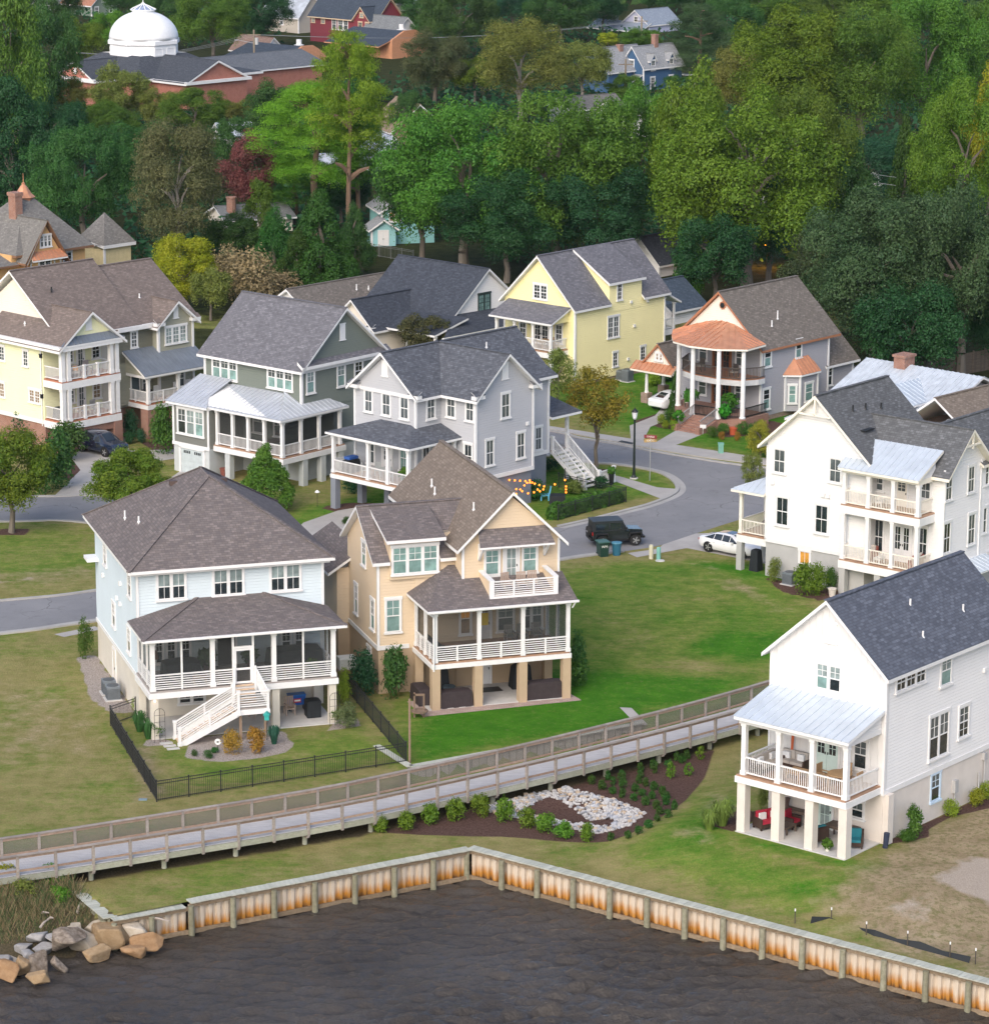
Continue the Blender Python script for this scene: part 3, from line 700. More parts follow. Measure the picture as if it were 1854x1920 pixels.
def house_H():
 h=house('house','pale blue house with brown hip roof and stairs down from a screened porch','house',(-19.25,172.57),17.5)
 M=[SH_H,WHITE]
 box(h,'foundation_wall',STUC_H,.03,4.13,-.2,10.97,17.27,2.4)
 box(h,'skirt_board',WHITE,-.05,4.05,2.36,11.05,17.35,2.6)
 box(h,'wall',SID_H,0,4.1,2.6,11,17.3,8.85)
 b=MB();e=.6;x0,x1,y0,y1,ze,zr=-e,11+e,4.1-e,17.3+e,9.0,12.95
 A,Bp=(5.5,9.6,zr),(5.5,11.8,zr)
 b.slab([(x0,y0,ze),(x1,y0,ze),A],.18);b.slab([(x0,y1,ze),(x0,y0,ze),A,Bp],.18);b.slab([(x1,y0,ze),(x1,y1,ze),Bp,A],.18);b.slab([(x1,y1,ze),(x0,y1,ze),Bp],.18)
 for c in((x0,y0),(x1,y0)):b.beam((c[0],c[1],ze+.02),(A[0],A[1],A[2]+.02),.26,.06,0)
 for c in((x0,y1),(x1,y1)):b.beam((c[0],c[1],ze+.02),(Bp[0],Bp[1],Bp[2]+.02),.26,.06,0)
 b.obj('roof',M,h)
 b=MB();b.box(-.35,3.75,8.66,11.35,17.6,8.82);b.obj('soffit',[WHITE],h)
 for(a,c)in((1.23,2.79),(4.52,6.2),(7.9,9.6)):window(h,'F',4.1,a,c,7.1,8.6,2,PALEG,DARKG,rows=1,lowrows=1)
 for(y,z0,z1)in((13.9,6.8,8.1),(6.35,6.8,8.25),(11.5,3.6,5.0),(6.85,3.3,4.7)):window(h,'L',0,y+.4,y-.4,z0,z1,1,GREYG,DARKG)
 for(y,z)in((9.0,6.9),(10.2,5.7),(9.2,5.6),(14.5,6.0)):b=MB();b.box(-.14,y-.12,z-.12,.02,y+.12,z+.12);b.obj('vent_hood',[WHITE],h)
 box(h,'entry_canopy',WHITE,-.7,16.2,6.4,0,17.4,6.6)
 door(h,'L',.03,12.2,11.4,0,2.05,1,plain('cream_door',(.68,.64,.55)))
 trim_corner(h,[(.02,4.12),(10.98,4.12)],2.6,8.7)
 box(h,'porch_deck',[plain('grey_deck_board',(.33,.30,.28))],-.15,.05,2.76,10.75,4.1,2.86)
 b=MB();b.box(-.25,-.02,2.42,10.82,.2,2.755);b.box(-.25,.2,2.42,-.02,4.1,2.755);b.box(10.6,.2,2.42,10.82,4.1,2.755);b.obj('porch_beam',[WHITE],h)
 for x in(0.02,3.48,7.05,10.55):column(h,x,.16,2.86,5.72,.26,WHITE)
 for x in(1.7,8.78):column(h,x,.14,2.86,5.72,.1,WHITE,False)
 for y in(1.5,2.9):column(h,-.02,y,2.86,5.72,.1,WHITE,False);column(h,10.55,y,2.86,5.72,.1,WHITE,False)
 for x in(.1,7.15,10.5):column(h,x,.3,-.1,2.42,.42,STUC_H,False,name='pier')
 column(h,.1,3.9,-.1,2.42,.42,STUC_H,False,name='pier');column(h,10.5,3.9,-.1,2.42,.42,STUC_H,False,name='pier')
 b=MB();b.box(-.15,.03,5.7,10.72,.28,5.9);b.box(-.15,.28,5.7,.08,4.1,5.9);b.box(10.45,.28,5.7,10.72,4.1,5.9);b.obj('porch_header',[WHITE],h)
 b=MB();ze,zt=5.98,7.05;xl,xr,yf=-.62,11.25,-.35
 b.slab([(xl,yf,ze),(xr,yf,ze),(7.4,4.12,zt),(3.5,4.12,zt)],.16);b.slab([(xl,4.12,ze),(xl,yf,ze),(3.5,4.12,zt)],.16);b.slab([(xr,yf,ze),(xr,4.12,ze),(7.4,4.12,zt)],.16)
 b.beam((xl,yf,ze+.02),(3.5,4.1,zt+.02),.24,.05,0);b.beam((xr,yf,ze+.02),(7.4,4.1,zt+.02),.24,.05,0)
 b.obj('porch_roof',M,h)
 b=MB();b.beam((xl,yf-.05,ze-.07),(xr,yf-.05,ze-.07),.1,.12);b.obj('gutter',[WHITE],h)
 for a,c in((.15,1.65),(1.75,3.35),(3.6,4.62),(5.9,6.92),(7.18,8.73),(8.83,10.42)):rail(h,(a,.1),(c,.1),2.86,.92,'slat')
 for a,c in((.2,1.45),(1.55,2.85),(2.95,4.05)):rail(h,(-.05,a),(-.05,c),2.86,.92,'slat');rail(h,(10.58,a),(10.58,c),2.86,.92,'slat')
 for a,c in((.15,1.65),(1.75,3.35),(3.6,4.62),(5.9,6.92),(7.18,8.73),(8.83,10.42)):
  s=MB();s.box(a,.2,2.88,c,.21,5.7);s.obj('screen',[SCREEN],h)
 for a,c in((.2,1.45),(1.55,2.85),(2.95,4.05)):s=MB();s.box(.04,a,2.88,.05,c,5.7);s.obj('screen',[SCREEN],h)
 b=MB();b.box(4.62,.08,2.86,4.74,.2,5.7);b.box(5.78,.08,2.86,5.9,.2,5.7);b.box(4.74,.08,4.98,5.78,.2,5.1)
 b.obj('door_frame',[WHITE],h)
 b=MB();b.box(4.74,.1,2.9,4.86,.16,4.96);b.box(5.66,.1,2.9,5.78,.16,4.96);b.box(4.86,.1,4.84,5.66,.16,4.96);b.box(4.86,.1,3.7,5.66,.16,3.82);b.box(4.86,.1,2.9,5.66,.16,3.02)
 sd=b.obj('screen_door',[WHITE],h);s=MB();s.box(4.86,.125,3.02,5.66,.13,4.84);s.obj('screen',[SCREEN],sd)
 for(a,c)in((1.02,1.4),(1.7,2.15),(2.55,3.0),(8.5,9.0),(9.3,9.75)):window(h,'F',4.1,a,c,3.3,4.7,1,DARKG,DARKG)
 door(h,'F',4.1,4.65,5.7,2.86,4.95,1,plain('dark_door',(.03,.025,.025)))
 window(h,'F',4.13,2.36,3.8,.75,1.3,2,DARKG,DARKG,rows=1,split=.5);window(h,'F',4.13,6.3,7.2,.9,1.5,1,DARKG,DARKG,rows=1)
 box(h,'patio_slab',CONC,.1,.05,-.3,10.7,4.1,.05)
 DECKB=plain('grey_deck_board',(.33,.30,.28));TREAD=plain('new_stair_tread',(.62,.46,.32),.7,var=.2)
 st=MB();st.box(4.55,-1.35,1.78,6.35,-.02,1.86);st.obj('stair_landing',[DECKB],h)
 b=MB();b.box(4.5,-1.42,1.48,6.4,-1.3,1.775);b.box(6.28,-1.3,1.48,6.4,-.02,1.775);b.box(4.5,-1.3,1.48,4.6,-.02,1.775);b.obj('landing_frame',[WHITE],h)
 for x,y in((4.75,-1.2),(6.2,-1.2)):column(h,x,y,-.1,1.5,.14,plain('brown_post',(.28,.2,.14)),False,name='post')
 for i in range(5):
  zz=1.86+(i+1)*.2;b=MB();b.box(4.75,-.02-(4-i)*.17-.14,zz-.05,5.8,-.02-(4-i)*.17+.05,zz);b.obj('tread',[TREAD],h)
 n=10
 for i in range(n):
  t=(i+.5)/n;x=4.55-t*3.35;zz=1.8-(i+.6)*1.8/n
  b=MB();b.box(x-.18,-1.35,zz-.05,x+.18,-.15,zz);b.obj('tread',[TREAD],h)
 for y in(-1.42,-.08):
  b=MB();b.beam((4.6,y,1.62),(1.15,y,-.02),.06,.34);b.obj('stringer',[WHITE],h)
  rail(h,(4.55,y),(1.3,y),1.86,.95,'slat',z2=.1,mids=1)
  column(h,1.18,y,-.05,1.1,.16,WHITE,True,name='newel_post');column(h,4.6,y,1.5,2.95,.15,WHITE,True,name='newel_post')
 rail(h,(4.65,-1.38),(6.3,-1.38),1.86,.95,'slat');column(h,6.32,-1.36,1.5,2.9,.15,WHITE,True,name='newel_post')
 rail(h,(6.32,-1.3),(5.95,.05),1.86,.95,'slat',z2=2.86)
 column(h,4.66,-.1,2.4,3.95,.13,WHITE,False,name='newel_post');column(h,5.9,-.1,2.4,3.95,.13,WHITE,False,name='newel_post')
 vent(h,.9,12.0,10.1);vent(h,1.3,9.8,10.35,.35);vent(h,7.5,13.2,11.2,.3)
 for x,y,z in((3.9,12.3,12.0),(6.9,12.0,12.05)):b=MB();b.box(x-.2,y-.2,z-.15,x+.2,y+.2,z+.12);b.obj('roof_vent',[plain('brown_vent',(.1,.07,.06))],h)
 b=MB();b.ico((.1,.05,2.3),.05);b.obj('porch_lamp',[emitm('lamp_glow',(1.0,.62,.45),6)],h)
 return h
def eave_return(h,ax,c,pos,z,L,shing):
 """small boxed gable return with a shingled cap; ax 'L' on a wall facing -x, 'F' on a wall facing -y"""
 b=MB()
 if ax=='L':b.box(c-.42,pos,z-.28,c+.05,pos+L,z-.02,1);b.slab([(c-.44,pos-.02,z),(c-.44,pos+L+.02,z),(c+.05,pos+L+.02,z+.3),(c+.05,pos-.02,z+.3)],.03)
 else:b.box(pos,c-.42,z-.28,pos+L,c+.05,z-.02,1);b.slab([(pos-.02,c-.44,z),(pos+L+.02,c-.44,z),(pos+L+.02,c+.05,z+.3),(pos-.02,c+.05,z+.3)],.03)
 return b.obj('eave_return',[shing,WHITE],h)
def house_S():
 h=house('house','sage green gabled house with pale metal porch roof above a garage door','house',(-24.69,240.09),49.8)
 M=[SH_S,WHITE]
 gable_wall(h,'y',-10.1,.25,8.3,4.65,5.5,8.95,12.6,SID_S)
 box(h,'wall',SID_S,3.65,-8.3,2.3,12.9,.2,5.52);box(h,'wall',SID_S,7.2,-10.08,2.3,12.9,-8.3,5.52)
 box(h,'foundation_wall',STUC_S,3.7,-10.0,-.2,12.9,.2,2.32)
 gable_roof(h,'y',-10.55,.7,8.3,4.65,9.0,12.9,.45,M)
 slab(h,'pent_roof',[(3.3,-10.55,8.95),(13.3,-10.55,8.95),(13.3,-10.0,9.35),(3.3,-10.0,9.35)],.25,M)
 b=MB();b.box(3.5,-10.25,8.4,13.1,-10.08,8.7);b.box(3.5,-10.08,8.4,3.64,.3,8.7);b.obj('frieze_board',[WHITE],h)
 trim_corner(h,[(3.68,-10.06),(3.68,.2)],5.6,8.6,.2)
 louver(h,'F',-10.1,7.9,8.5,10.4,11.6)
 window(h,'L',3.65,-.65,-3.2,6.95,8.55,3,GREYG,TEALG);window(h,'L',3.65,-6.6,-9.1,6.95,8.55,3,GREYG,TEALG)
 window(h,'F',-10.1,4.25,5.0,6.8,8.5,1,PALEG,TEALG);window(h,'F',-10.1,7.65,8.4,6.8,8.5,1,PALEG,TEALG);window(h,'F',-10.1,9.6,10.4,6.9,8.5,1,DARKG,DARKG)
 box(h,'foundation_wall',STUC_S,.03,-3.75,-.2,3.7,.1,2.2);box(h,'wall',SID_SD,0,-3.78,2.2,3.65,.13,5.4)
 b=MB();b.box(-.06,-3.85,2.1,.0,.2,2.35);b.box(-.04,-3.8,2.35,.02,-3.62,5.4);b.box(-.04,-.02,2.35,.02,.16,5.4);b.box(-.08,-3.85,5.25,3.6,.22,5.5);b.obj('trim',[WHITE],h)
 window(h,'L',0,-.45,-3.15,3.1,5.0,3,[GREYG,PALEG,PALEG],[DARKG,PALEG,TEALG])
 g=MB();g.box(-.02,-3.15,0,.04,-.75,1.95)
 for k in range(4):g.box(-.045,-3.12,.05+k*.48,-.02,-.78,.48+k*.48)
 go=g.obj('garage_door',[plain('garage_door_grey',(.50,.56,.57))],h)
 for y in(-2.9,-1.75):
  for k in range(4):p=MB();p.box(-.055,y+k*.19,1.58,-.046,y+k*.19+.14,1.8);p.obj('pane',[DARKG],go)
 b=MB();b.box(-.1,-.75,0,.03,-.55,2.05);b.box(-.1,-3.35,0,.03,-3.15,2.05);b.box(-.1,-3.35,1.95,.03,-.55,2.1);b.obj('door_frame',[WHITE],h)
 box(h,'porch_deck',[FLOORW],.5,-11.1,2.45,3.65,-3.78,2.55);box(h,'porch_deck',[FLOORW],3.65,-11.1,2.45,7.3,-8.3,2.55)
 b=MB();b.box(.42,-11.2,2.05,.66,-3.8,2.44);b.box(.66,-11.2,2.05,7.35,-10.96,2.44);b.obj('porch_beam',[WHITE],h)
 ys=(-4.1,-5.75,-7.4,-9.1,-10.95)
 for y in ys:column(h,.62,y,2.55,5.2,.24,WHITE)
 xs=(2.6,4.6,6.9)
 for x in xs:column(h,x,-10.95,2.55,5.2,.24,WHITE)
 for i in range(4):rail(h,(.6,ys[i]-.12),(.6,ys[i+1]+.12),2.55,.9)
 for a,c in zip((.62,)+xs[:-1],xs):rail(h,(a+.12,-10.97),(c-.12,-10.97),2.55,.9)
 for i in range(4):s=MB();s.box(.7,ys[i+1]+.1,2.6,.71,ys[i]-.1,5.2);s.obj('screen',[SCREEN],h)
 for a,c in zip((.62,)+xs[:-1],xs):s=MB();s.box(a+.1,-10.86,2.6,c-.1,-10.85,5.2);s.obj('screen',[SCREEN],h)
 for x,y in((.75,-5.2),(.75,-8.2),(.75,-10.9),(2.9,-10.9),(4.9,-10.9),(6.9,-10.9)):column(h,x,y,-.1,2.05,.5,STUC_S,False,name='pier')
 b=MB();b.box(.45,-11.12,5.2,.75,-3.8,5.45);b.box(.75,-11.12,5.2,7.1,-10.82,5.45);b.obj('porch_header',[WHITE],h)
 T=6.65
 metal_roof(h,[[(-.4,.5,5.5),(-.4,-3.95,5.5),(.9,-2.9,6.02),(3.6,-2.9,T),(3.6,.5,T)],[(.1,-3.5,5.5),(.1,-11.3,5.5),(3.6,-8.2,T),(3.6,-2.9,T),(.9,-2.9,6.0)],[(.1,-11.3,5.5),(7.6,-11.3,5.5),(6.6,-10.1,6.05),(3.6,-10.1,6.05),(3.6,-8.2,T)]],METALR,WHITE)
 window(h,'L',3.65,-5.0,-6.0,3.2,4.9,1,PALEG,GREYG);window(h,'L',3.65,-7.2,-8.0,3.2,4.9,1,DARKG,DARKG)
 return h
def house_G():
 h=house('house','light grey house with slate roof and open white porch raised on piers','house',(-11.73,227.98),47.3)
 M=[SH_G,WHITE]
 gable_wall(h,'x',2.6,16.2,-2.65,3.15,2.55,9.0,11.4,SID_G)
 gable_wall(h,'y',-9.3,-2,8.3,3.1,2.6,9.05,11.5,SID_G)
 box(h,'wall',SID_G,11.3,-6.5,2.6,16.2,-2.7,8.7)
 box(h,'foundation_wall',STUC_G,5.3,-9.2,-.2,11.3,-.2,2.62);box(h,'foundation_wall',STUC_G,11.3,-6.4,-.2,16.1,.4,2.62)
 gable_roof(h,'x',2.1,16.8,-2.65,3.15,9.1,11.75,.45,M);gable_roof(h,'y',-9.8,-2.3,8.3,3.1,9.1,11.75,.45,M)
 slab(h,'side_roof',[(11.3,-7.0,8.6),(16.7,-7.0,8.6),(16.7,-4.2,10.0),(11.3,-4.2,10.0)],.2,M)
 b=MB();b.box(2.5,-5.95,8.62,2.58,.6,8.86);b.box(2.58,-5.95,8.62,5.2,-5.82,8.86);b.box(5.06,-9.38,8.62,5.18,-5.95,8.86);b.obj('frieze_board',[WHITE],h)
 for pos in(-6.35,-.15):eave_return(h,'L',2.6,pos,9.0,1.0,SH_G)
 for pos in(4.75,10.9):eave_return(h,'F',-9.3,pos,9.05,1.0,SH_G)
 trim_corner(h,[(2.62,.46),(2.62,-5.76),(5.22,-9.27),(11.36,-9.27),(16.18,-6.48)],2.6,8.7,.18)
 b=MB();b.box(5.15,-9.38,2.55,11.45,-9.28,2.85);b.box(11.4,-6.55,2.55,16.3,-6.47,2.85);b.obj('skirt_board',[WHITE],h)
 louver(h,'L',2.6,-2.35,-2.98,9.95,11.0);louver(h,'F',-9.3,7.95,8.6,9.85,11.0)
 for a,c in((-.6,-1.3),(-2.4,-3.15),(-4.25,-5.0)):window(h,'L',2.6,a,c,7.05,8.6,1,GREYG,GREYG,rows=1,lowrows=1)
 window(h,'F',-5.8,3.75,4.5,7.0,8.7,1,GREYG,GREYG,rows=1,lowrows=1)
 for a,c in((-6.45,-7.2),(-8.35,-9.05)):window(h,'L',5.2,a,c,7.1,8.75,1,GREYG,GREYG,rows=1,lowrows=1)
 for a,c,z0,z1 in((7.95,8.75,6.95,8.7),(6.3,7.05,3.65,5.5),(9.65,10.4,3.65,5.5)):window(h,'F',-9.3,a,c,z0,z1,1,GREYG,GREYG,rows=1,lowrows=1)
 window(h,'F',-6.5,14.75,15.4,3.0,4.7,1,GREYG,GREYG,rows=1,lowrows=1)
 b=MB();b.box(10.6,-9.42,6.0,10.85,-9.3,6.25);b.box(13.9,-6.62,6.7,14.15,-6.5,6.95);b.obj('vent_hood',[WHITE],h)
 box(h,'porch_deck',[FLOORW],0,-7.6,2.6,2.6,.35,2.7);box(h,'porch_deck',[FLOORW],2.6,-7.6,2.6,5.2,-5.8,2.7)
 b=MB();b.box(-.08,-7.7,2.3,.16,.42,2.59);b.box(.16,-7.7,2.3,5.2,-7.46,2.59);b.box(.16,.2,2.3,2.6,.42,2.59);b.obj('porch_beam',[WHITE],h)
 ys=(.2,-3.4,-5.4,-7.45)
 for y in ys:column(h,.1,y,2.7,5.45,.24,WHITE)
 column(h,4.9,-7.4,2.7,5.45,.22,WHITE)
 for i in range(3):rail(h,(.08,ys[i]-.12),(.08,ys[i+1]+.12),2.7,.95)
 rail(h,(.25,-7.5),(4.75,-7.5),2.7,.95);rail(h,(.25,.25),(2.5,.25),2.7,.95)
 for x,y in((.15,.1),(.15,-7.3),(2.7,-.1),(2.7,-2.9),(2.7,-5.6)):column(h,x,y,-.1,2.3,.5,STUC_G,False,name='pier')
 b=MB();b.box(-.05,-7.6,5.45,.2,.35,5.68);b.box(.2,-7.6,5.45,5.1,-7.36,5.68);b.box(.2,.12,5.45,2.6,.35,5.68);b.obj('porch_header',[WHITE],h)
 b=MB();b.slab([(-.35,.65,5.75),(-.35,-7.95,5.75),(2.6,-5.3,6.65),(2.6,-2.2,6.65)],.16);b.slab([(-.35,.65,5.75),(2.6,-2.2,6.65),(2.6,.65,5.75)],.16)
 b.slab([(-.35,-7.95,5.75),(5.2,-7.95,5.75),(5.2,-5.8,6.5),(2.6,-5.8,6.5),(2.6,-5.3,6.65)],.16);b.obj('porch_roof',M,h)
 door(h,'L',2.6,-2.4,-3.3,2.7,4.9,1,WHITE,GREYG);window(h,'L',2.6,-.8,-1.5,3.2,5.0,1,GREYG,GREYG,rows=1,lowrows=1);window(h,'L',2.6,-4.2,-4.9,3.2,5.0,1,TEALG,TEALG,rows=1,lowrows=1)
 window(h,'F',-5.8,3.3,3.95,3.1,5.0,1,DARKG,DARKG,rows=1);window(h,'L',5.2,-8.2,-8.9,3.6,5.3,1,DARKG,DARKG,rows=1)
 door(h,'L',5.32,-3.9,-5.2,0,2.1,1,WHITE)
 box(h,'stoop_deck',[plain('grey_deck_board',(.33,.30,.28))],16.2,-6.2,2.5,19.2,-3.4,2.6)
 slab(h,'stoop_roof',[(16.2,-6.9,5.35),(19.6,-6.9,5.35),(19.6,-2.6,6.3),(16.2,-2.6,6.3)],.18,M)
 column(h,18.9,-6.0,0,5.2,.22,WHITE);column(h,18.9,-3.5,0,5.2,.22,WHITE)
 n=10
 for i in range(n):
  y=-6.2-(i+.5)*.33;z=2.6-(i+1)*.235
  b=MB();b.box(17.1,y-.19,z-.05,18.6,y+.19,z);b.box(17.1,y+.12,z-.2,18.6,y+.15,z-.05);b.obj('tread',[WHITE],h)
 for x in(17.02,18.68):
  b=MB();b.beam((x,-6.2,2.4),(x,-9.5,.05),.06,.3);b.obj('stringer',[WHITE],h);rail(h,(x,-6.3),(x,-9.4),2.6,.95,z2=.25)
  column(h,x,-9.5,-.05,1.3,.18,WHITE,True,name='newel_post');column(h,x,-6.2,2.3,3.7,.18,WHITE,True,name='newel_post')
 rail(h,(18.68,-9.5),(20.6,-9.3),.0,1.1);column(h,20.6,-9.3,-.05,1.3,.18,WHITE,True,name='newel_post')
 vent(h,12.0,-4.0,10.95,.4)
 return h
def house_Y():
 h=house('house','tall lemon yellow house with grey shed dormer and balcony porch','house',(6.93,272.64),48)
 M=[SH_S,WHITE]
 gable_wall(h,'x',0,12.3,4.1,4.1,0.25,7.05,10.85,SID_Y)
 box(h,'foundation_wall',BRICKO,.05,.05,-.3,12.25,8.15,.3)
 b=MB()
 for x0,x1,y0 in((-.45,4.53,-.35),(9.02,12.8,-.35),(4.53,9.02,3.4)):z0=11.2-.988*(4.1-y0);b.slab([(x0,y0,z0),(x1,y0,z0),(x1,4.1,11.2),(x0,4.1,11.2)],.2)
 b.slab([(-.45,8.55,6.8),(12.8,8.55,6.8),(12.8,4.1,11.2),(-.45,4.1,11.2)],.2);b.beam((-.43,4.1,11.2),(12.78,4.1,11.2),.28,.07,0);b.obj('roof',M,h)
 b=MB();b.prism([(-.02,6.0),(3.6,6.0),(3.6,10.5),(-.02,8.5)],'x',4.55,9.0);b.obj('dormer_wall',[SID_Y],h)
 slab(h,'dormer_roof',[(4.25,-.3,8.65),(9.3,-.3,8.65),(9.3,4.0,11.25),(4.25,4.0,11.25)],.22,M)
 trim_corner(h,[(.02,.02),(.02,8.18),(12.28,.02)],.3,6.7,.18)
 window(h,'L',0,4.75,3.3,7.35,8.55,2,DARKG,DARKG,rows=2,lowrows=2)
 window(h,'F',0,4.45,5.85,3.75,5.55,2,GREYG,GREYG,rows=2,lowrows=2)
 window(h,'F',0,5.2,5.75,1.1,2.3,1,DARKG,DARKG,rows=2,lowrows=2);window(h,'F',0,9.0,9.6,1.1,2.3,1,DARKG,DARKG,rows=2,lowrows=2)
 window(h,'F',-.02,5.65,6.2,7.0,8.4,1,DARKG,DARKG,rows=2,lowrows=2)
 for x,z in((8.0,4.4),(7.2,1.5),(7.5,6.6),(9.8,6.4)):b=MB();b.box(x-.12,-.14,z-.12,x+.12,.02,z+.12);b.obj('vent_hood',[WHITE],h)
 box(h,'porch_deck',[FLOORW],-2.25,.8,3.2,0,7.3,3.3)
 b=MB();b.box(-2.32,.75,2.75,-2.1,7.35,3.19);b.box(-2.1,.75,2.75,0,.95,3.19);b.box(-2.1,7.15,2.75,0,7.35,3.19);b.obj('porch_beam',[WHITE],h)
 ys=(.9,2.95,5.1,7.2)
 for y in ys:column(h,-2.15,y,3.3,5.55,.22,WHITE);column(h,-2.15,y,-.1,2.75,.28,WHITE)
 for i in range(3):rail(h,(-2.18,ys[i]+.1),(-2.18,ys[i+1]-.1),3.3,.95)
 rail(h,(-2.05,.9),(-.1,.9),3.3,.95);rail(h,(-2.05,7.2),(-.1,7.2),3.3,.95)
 b=MB();b.box(-2.3,.8,5.55,-2.02,7.3,5.78);b.obj('porch_header',[WHITE],h)
 b=MB();b.prism([(-2.1,5.7),(0,5.7),(0,6.8),(-2.1,5.85)],'y',.8,.92);b.obj('porch_gable',[SID_Y],h)
 slab(h,'porch_roof',[(-2.65,.45,5.85),(-2.65,7.75,5.85),(0,7.75,6.98),(0,.45,6.98)],.16,M)
 door(h,'L',0,4.75,3.0,3.3,5.35,2,WHITE,DARKG,(.1,.95));window(h,'L',0,6.4,5.7,3.7,5.3,1,GREYG,GREYG,lowrows=2);window(h,'L',0,2.2,1.5,3.7,5.3,1,GREYG,GREYG,lowrows=2)
 window(h,'L',0,6.4,5.7,.9,2.4,1,DARKG,DARKG,lowrows=2);lantern(h,'L',0,5.25,5.1)
 box(h,'porch_deck',[WHITE],12.3,.3,2.8,14.2,6,3.3);b=MB()
 s=MB();s.box(12.35,.4,3.3,14.1,.41,5.6);s.obj('screen',[SCREEN],h);column(h,14.1,.4,0,5.7,.2,WHITE);rail(h,(12.4,.36),(14.0,.36),3.3,.95)
 slab(h,'porch_roof',[(12.3,-.1,6.9),(14.6,-.1,5.75),(14.6,6.5,5.75),(12.3,6.5,6.9)],.16,M)
 return h
def house_C():
 h=house('house','grey house with round columned porch under a copper roof','house',(21.97,258.6),48)
 M=[SH_C,plain('copper_flashing',(.5,.22,.12),.4,.3)]
 box(h,'foundation_wall',BRICKO,.05,.05,-.3,9.3,8.75,.42);box(h,'foundation_wall',BRICKO,9.3,.4,-.3,13.3,8.7,.42)
 box(h,'wall',SID_C,0,0,.42,9.35,8.8,6.35)
 b=MB();b.prism([(0,6.2),(8.8,6.2),(4.4,10.2)],'x',-.03,.3);b.obj('gable_wall',[SID_CR],h)
 b=MB();b.prism([(0,6.3),(8.8,6.3),(4.4,10.15)],'x',.3,9.3);b.obj('wall',[SID_C],h)
 gable_roof(h,'x',-.35,10.6,4.4,4.4,6.42,10.5,.35,M)
 box(h,'wall',SID_C,9.35,.35,.42,13.4,8.5,3.75);b=MB();b.prism([(.35,3.7),(8.5,3.7),(4.6,7.4)],'x',9.35,13.4);b.obj('wall',[SID_C],h)
 gable_roof(h,'x',9.0,13.9,4.6,4.2,3.85,7.8,.5,[SH_C,WHITE])
 trim_corner(h,[(.02,.02),(9.33,.02)],.42,6.2,.18);trim_corner(h,[(13.38,.37)],.42,3.6,.18)
 oc=MB();oc.lathe([(.34,0),(.34,.08)],0,0,8);o=oc.obj('round_window',[M[1]],h);o.location=(-.03,4.1,9.35);o.rotation_euler=(0,-math.pi/2,0)
 oc=MB();oc.lathe([(.24,.08),(.24,.1)],0,0,8);oc.obj('pane',[DARKG],o)
 for a,c,z0,z1 in((.45,1.25,4.6,6.1),(4.75,5.45,4.75,6.2),(.4,1.2,1.0,2.65)):window(h,'F',0,a,c,z0,z1,1,DARKG,TEALG,cols=1)
 window(h,'F',.35,9.7,10.4,1.6,3.2,1,DARKG,DARKG,cols=1)
 bay=[(3.3,0),(3.3,-.05),(4.2,-.95),(6.6,-.95),(7.4,-.05),(7.4,0)]
 b=MB();b.prism(bay,'z',.42,3.55);b.obj('bay_wall',[SID_C],h)
 window(h,'F',-.95,4.95,5.9,1.15,2.6,1,TEALG,TEALG,cols=1)
 wv=window(h,'F',0,0,.55,1.15,2.6,1,TEALG,TEALG,cols=1);wv.location=(3.72,-.5,1.15);wv.rotation_euler=(0,0,-math.pi/4)
 b=MB()
 for x,y in bay[1:5]:b.box(x-.08,y-.08,.45,x+.08,y+.08,3.5)
 b.obj('corner_board',[WHITE],h)
 metal_roof(h,[[(3.0,0,3.55),(4.05,-1.2,3.55),(4.5,0,4.75)],[(4.05,-1.2,3.55),(6.75,-1.2,3.55),(6.5,0,4.75),(4.5,0,4.75)],[(6.75,-1.2,3.55),(7.7,0,3.55),(6.5,0,4.75)]],COPPER,WHITE,name='bay_roof')
 PF=brickm('porch_brick_floor',(.25,.10,.07),(.33,.15,.1),(.3,.25,.2))
 ring=[(-.03,8.0),(-2.4,7.2),(-4.3,5.4),(-5.1,3.3),(-4.8,.9),(-3.3,-1.0),(-.03,-.9)]
 b=MB();b.prism(ring,'z',-.2,.86);b.obj('porch_base',[BRICKR],h)
 b=MB();b.prism([(x*.97,y)for x,y in ring],'z',.86,.9);b.obj('porch_floor',[PF],h)
 cols=((-2.75,6.5),(-4.75,3.42),(-4.65,.8),(-3.25,-.65))
 for x,y in cols:column(h,x,y,.9,6.7,.42,WHITE,rnd=True)
 bal=[(-.03,7.6),(-2.2,6.6),(-3.0,4.6),(-3.1,2.4),(-2.4,.3),(-.9,-.45),(-.03,-.45)]
 b=MB();b.prism(bal,'z',3.35,3.8);b.obj('balcony',[plain('panel_grey_white',(.6,.6,.6))],h)
 b=MB();b.prism([(x*.98,y)for x,y in bal],'z',3.8,3.86);b.obj('balcony_floor',[M[1]],h)
 for i in range(6):rail(h,bal[i],bal[i+1],3.86,.95,mat=plain('iron_rail',(.10,.085,.075),.5))
 for i in(3,4,5):rail(h,(ring[i][0]*.93,ring[i][1]+.2),(ring[i+1][0]*.93,ring[i+1][1]+.2),.9,.85,mat=BLACKM)
 ev=[(-.6,8.9),(-2.9,7.2),(-4.7,5.6),(-5.35,3.4),(-5.0,.9),(-3.4,-1.15),(-.6,-.9)];ap=[(0,6.0,7.75),(0,5.0,7.98),(0,4.7,8.0),(0,4.1,8.02),(0,3.6,8.0),(0,2.9,7.9)]
 pol=[]
 for i in range(6):
  a,c=ev[i],ev[i+1];pol.append([(a[0],a[1],6.78),(c[0],c[1],6.78),(ap[min(i+1,5)][0],ap[min(i+1,5)][1],ap[min(i+1,5)][2]),ap[i]])
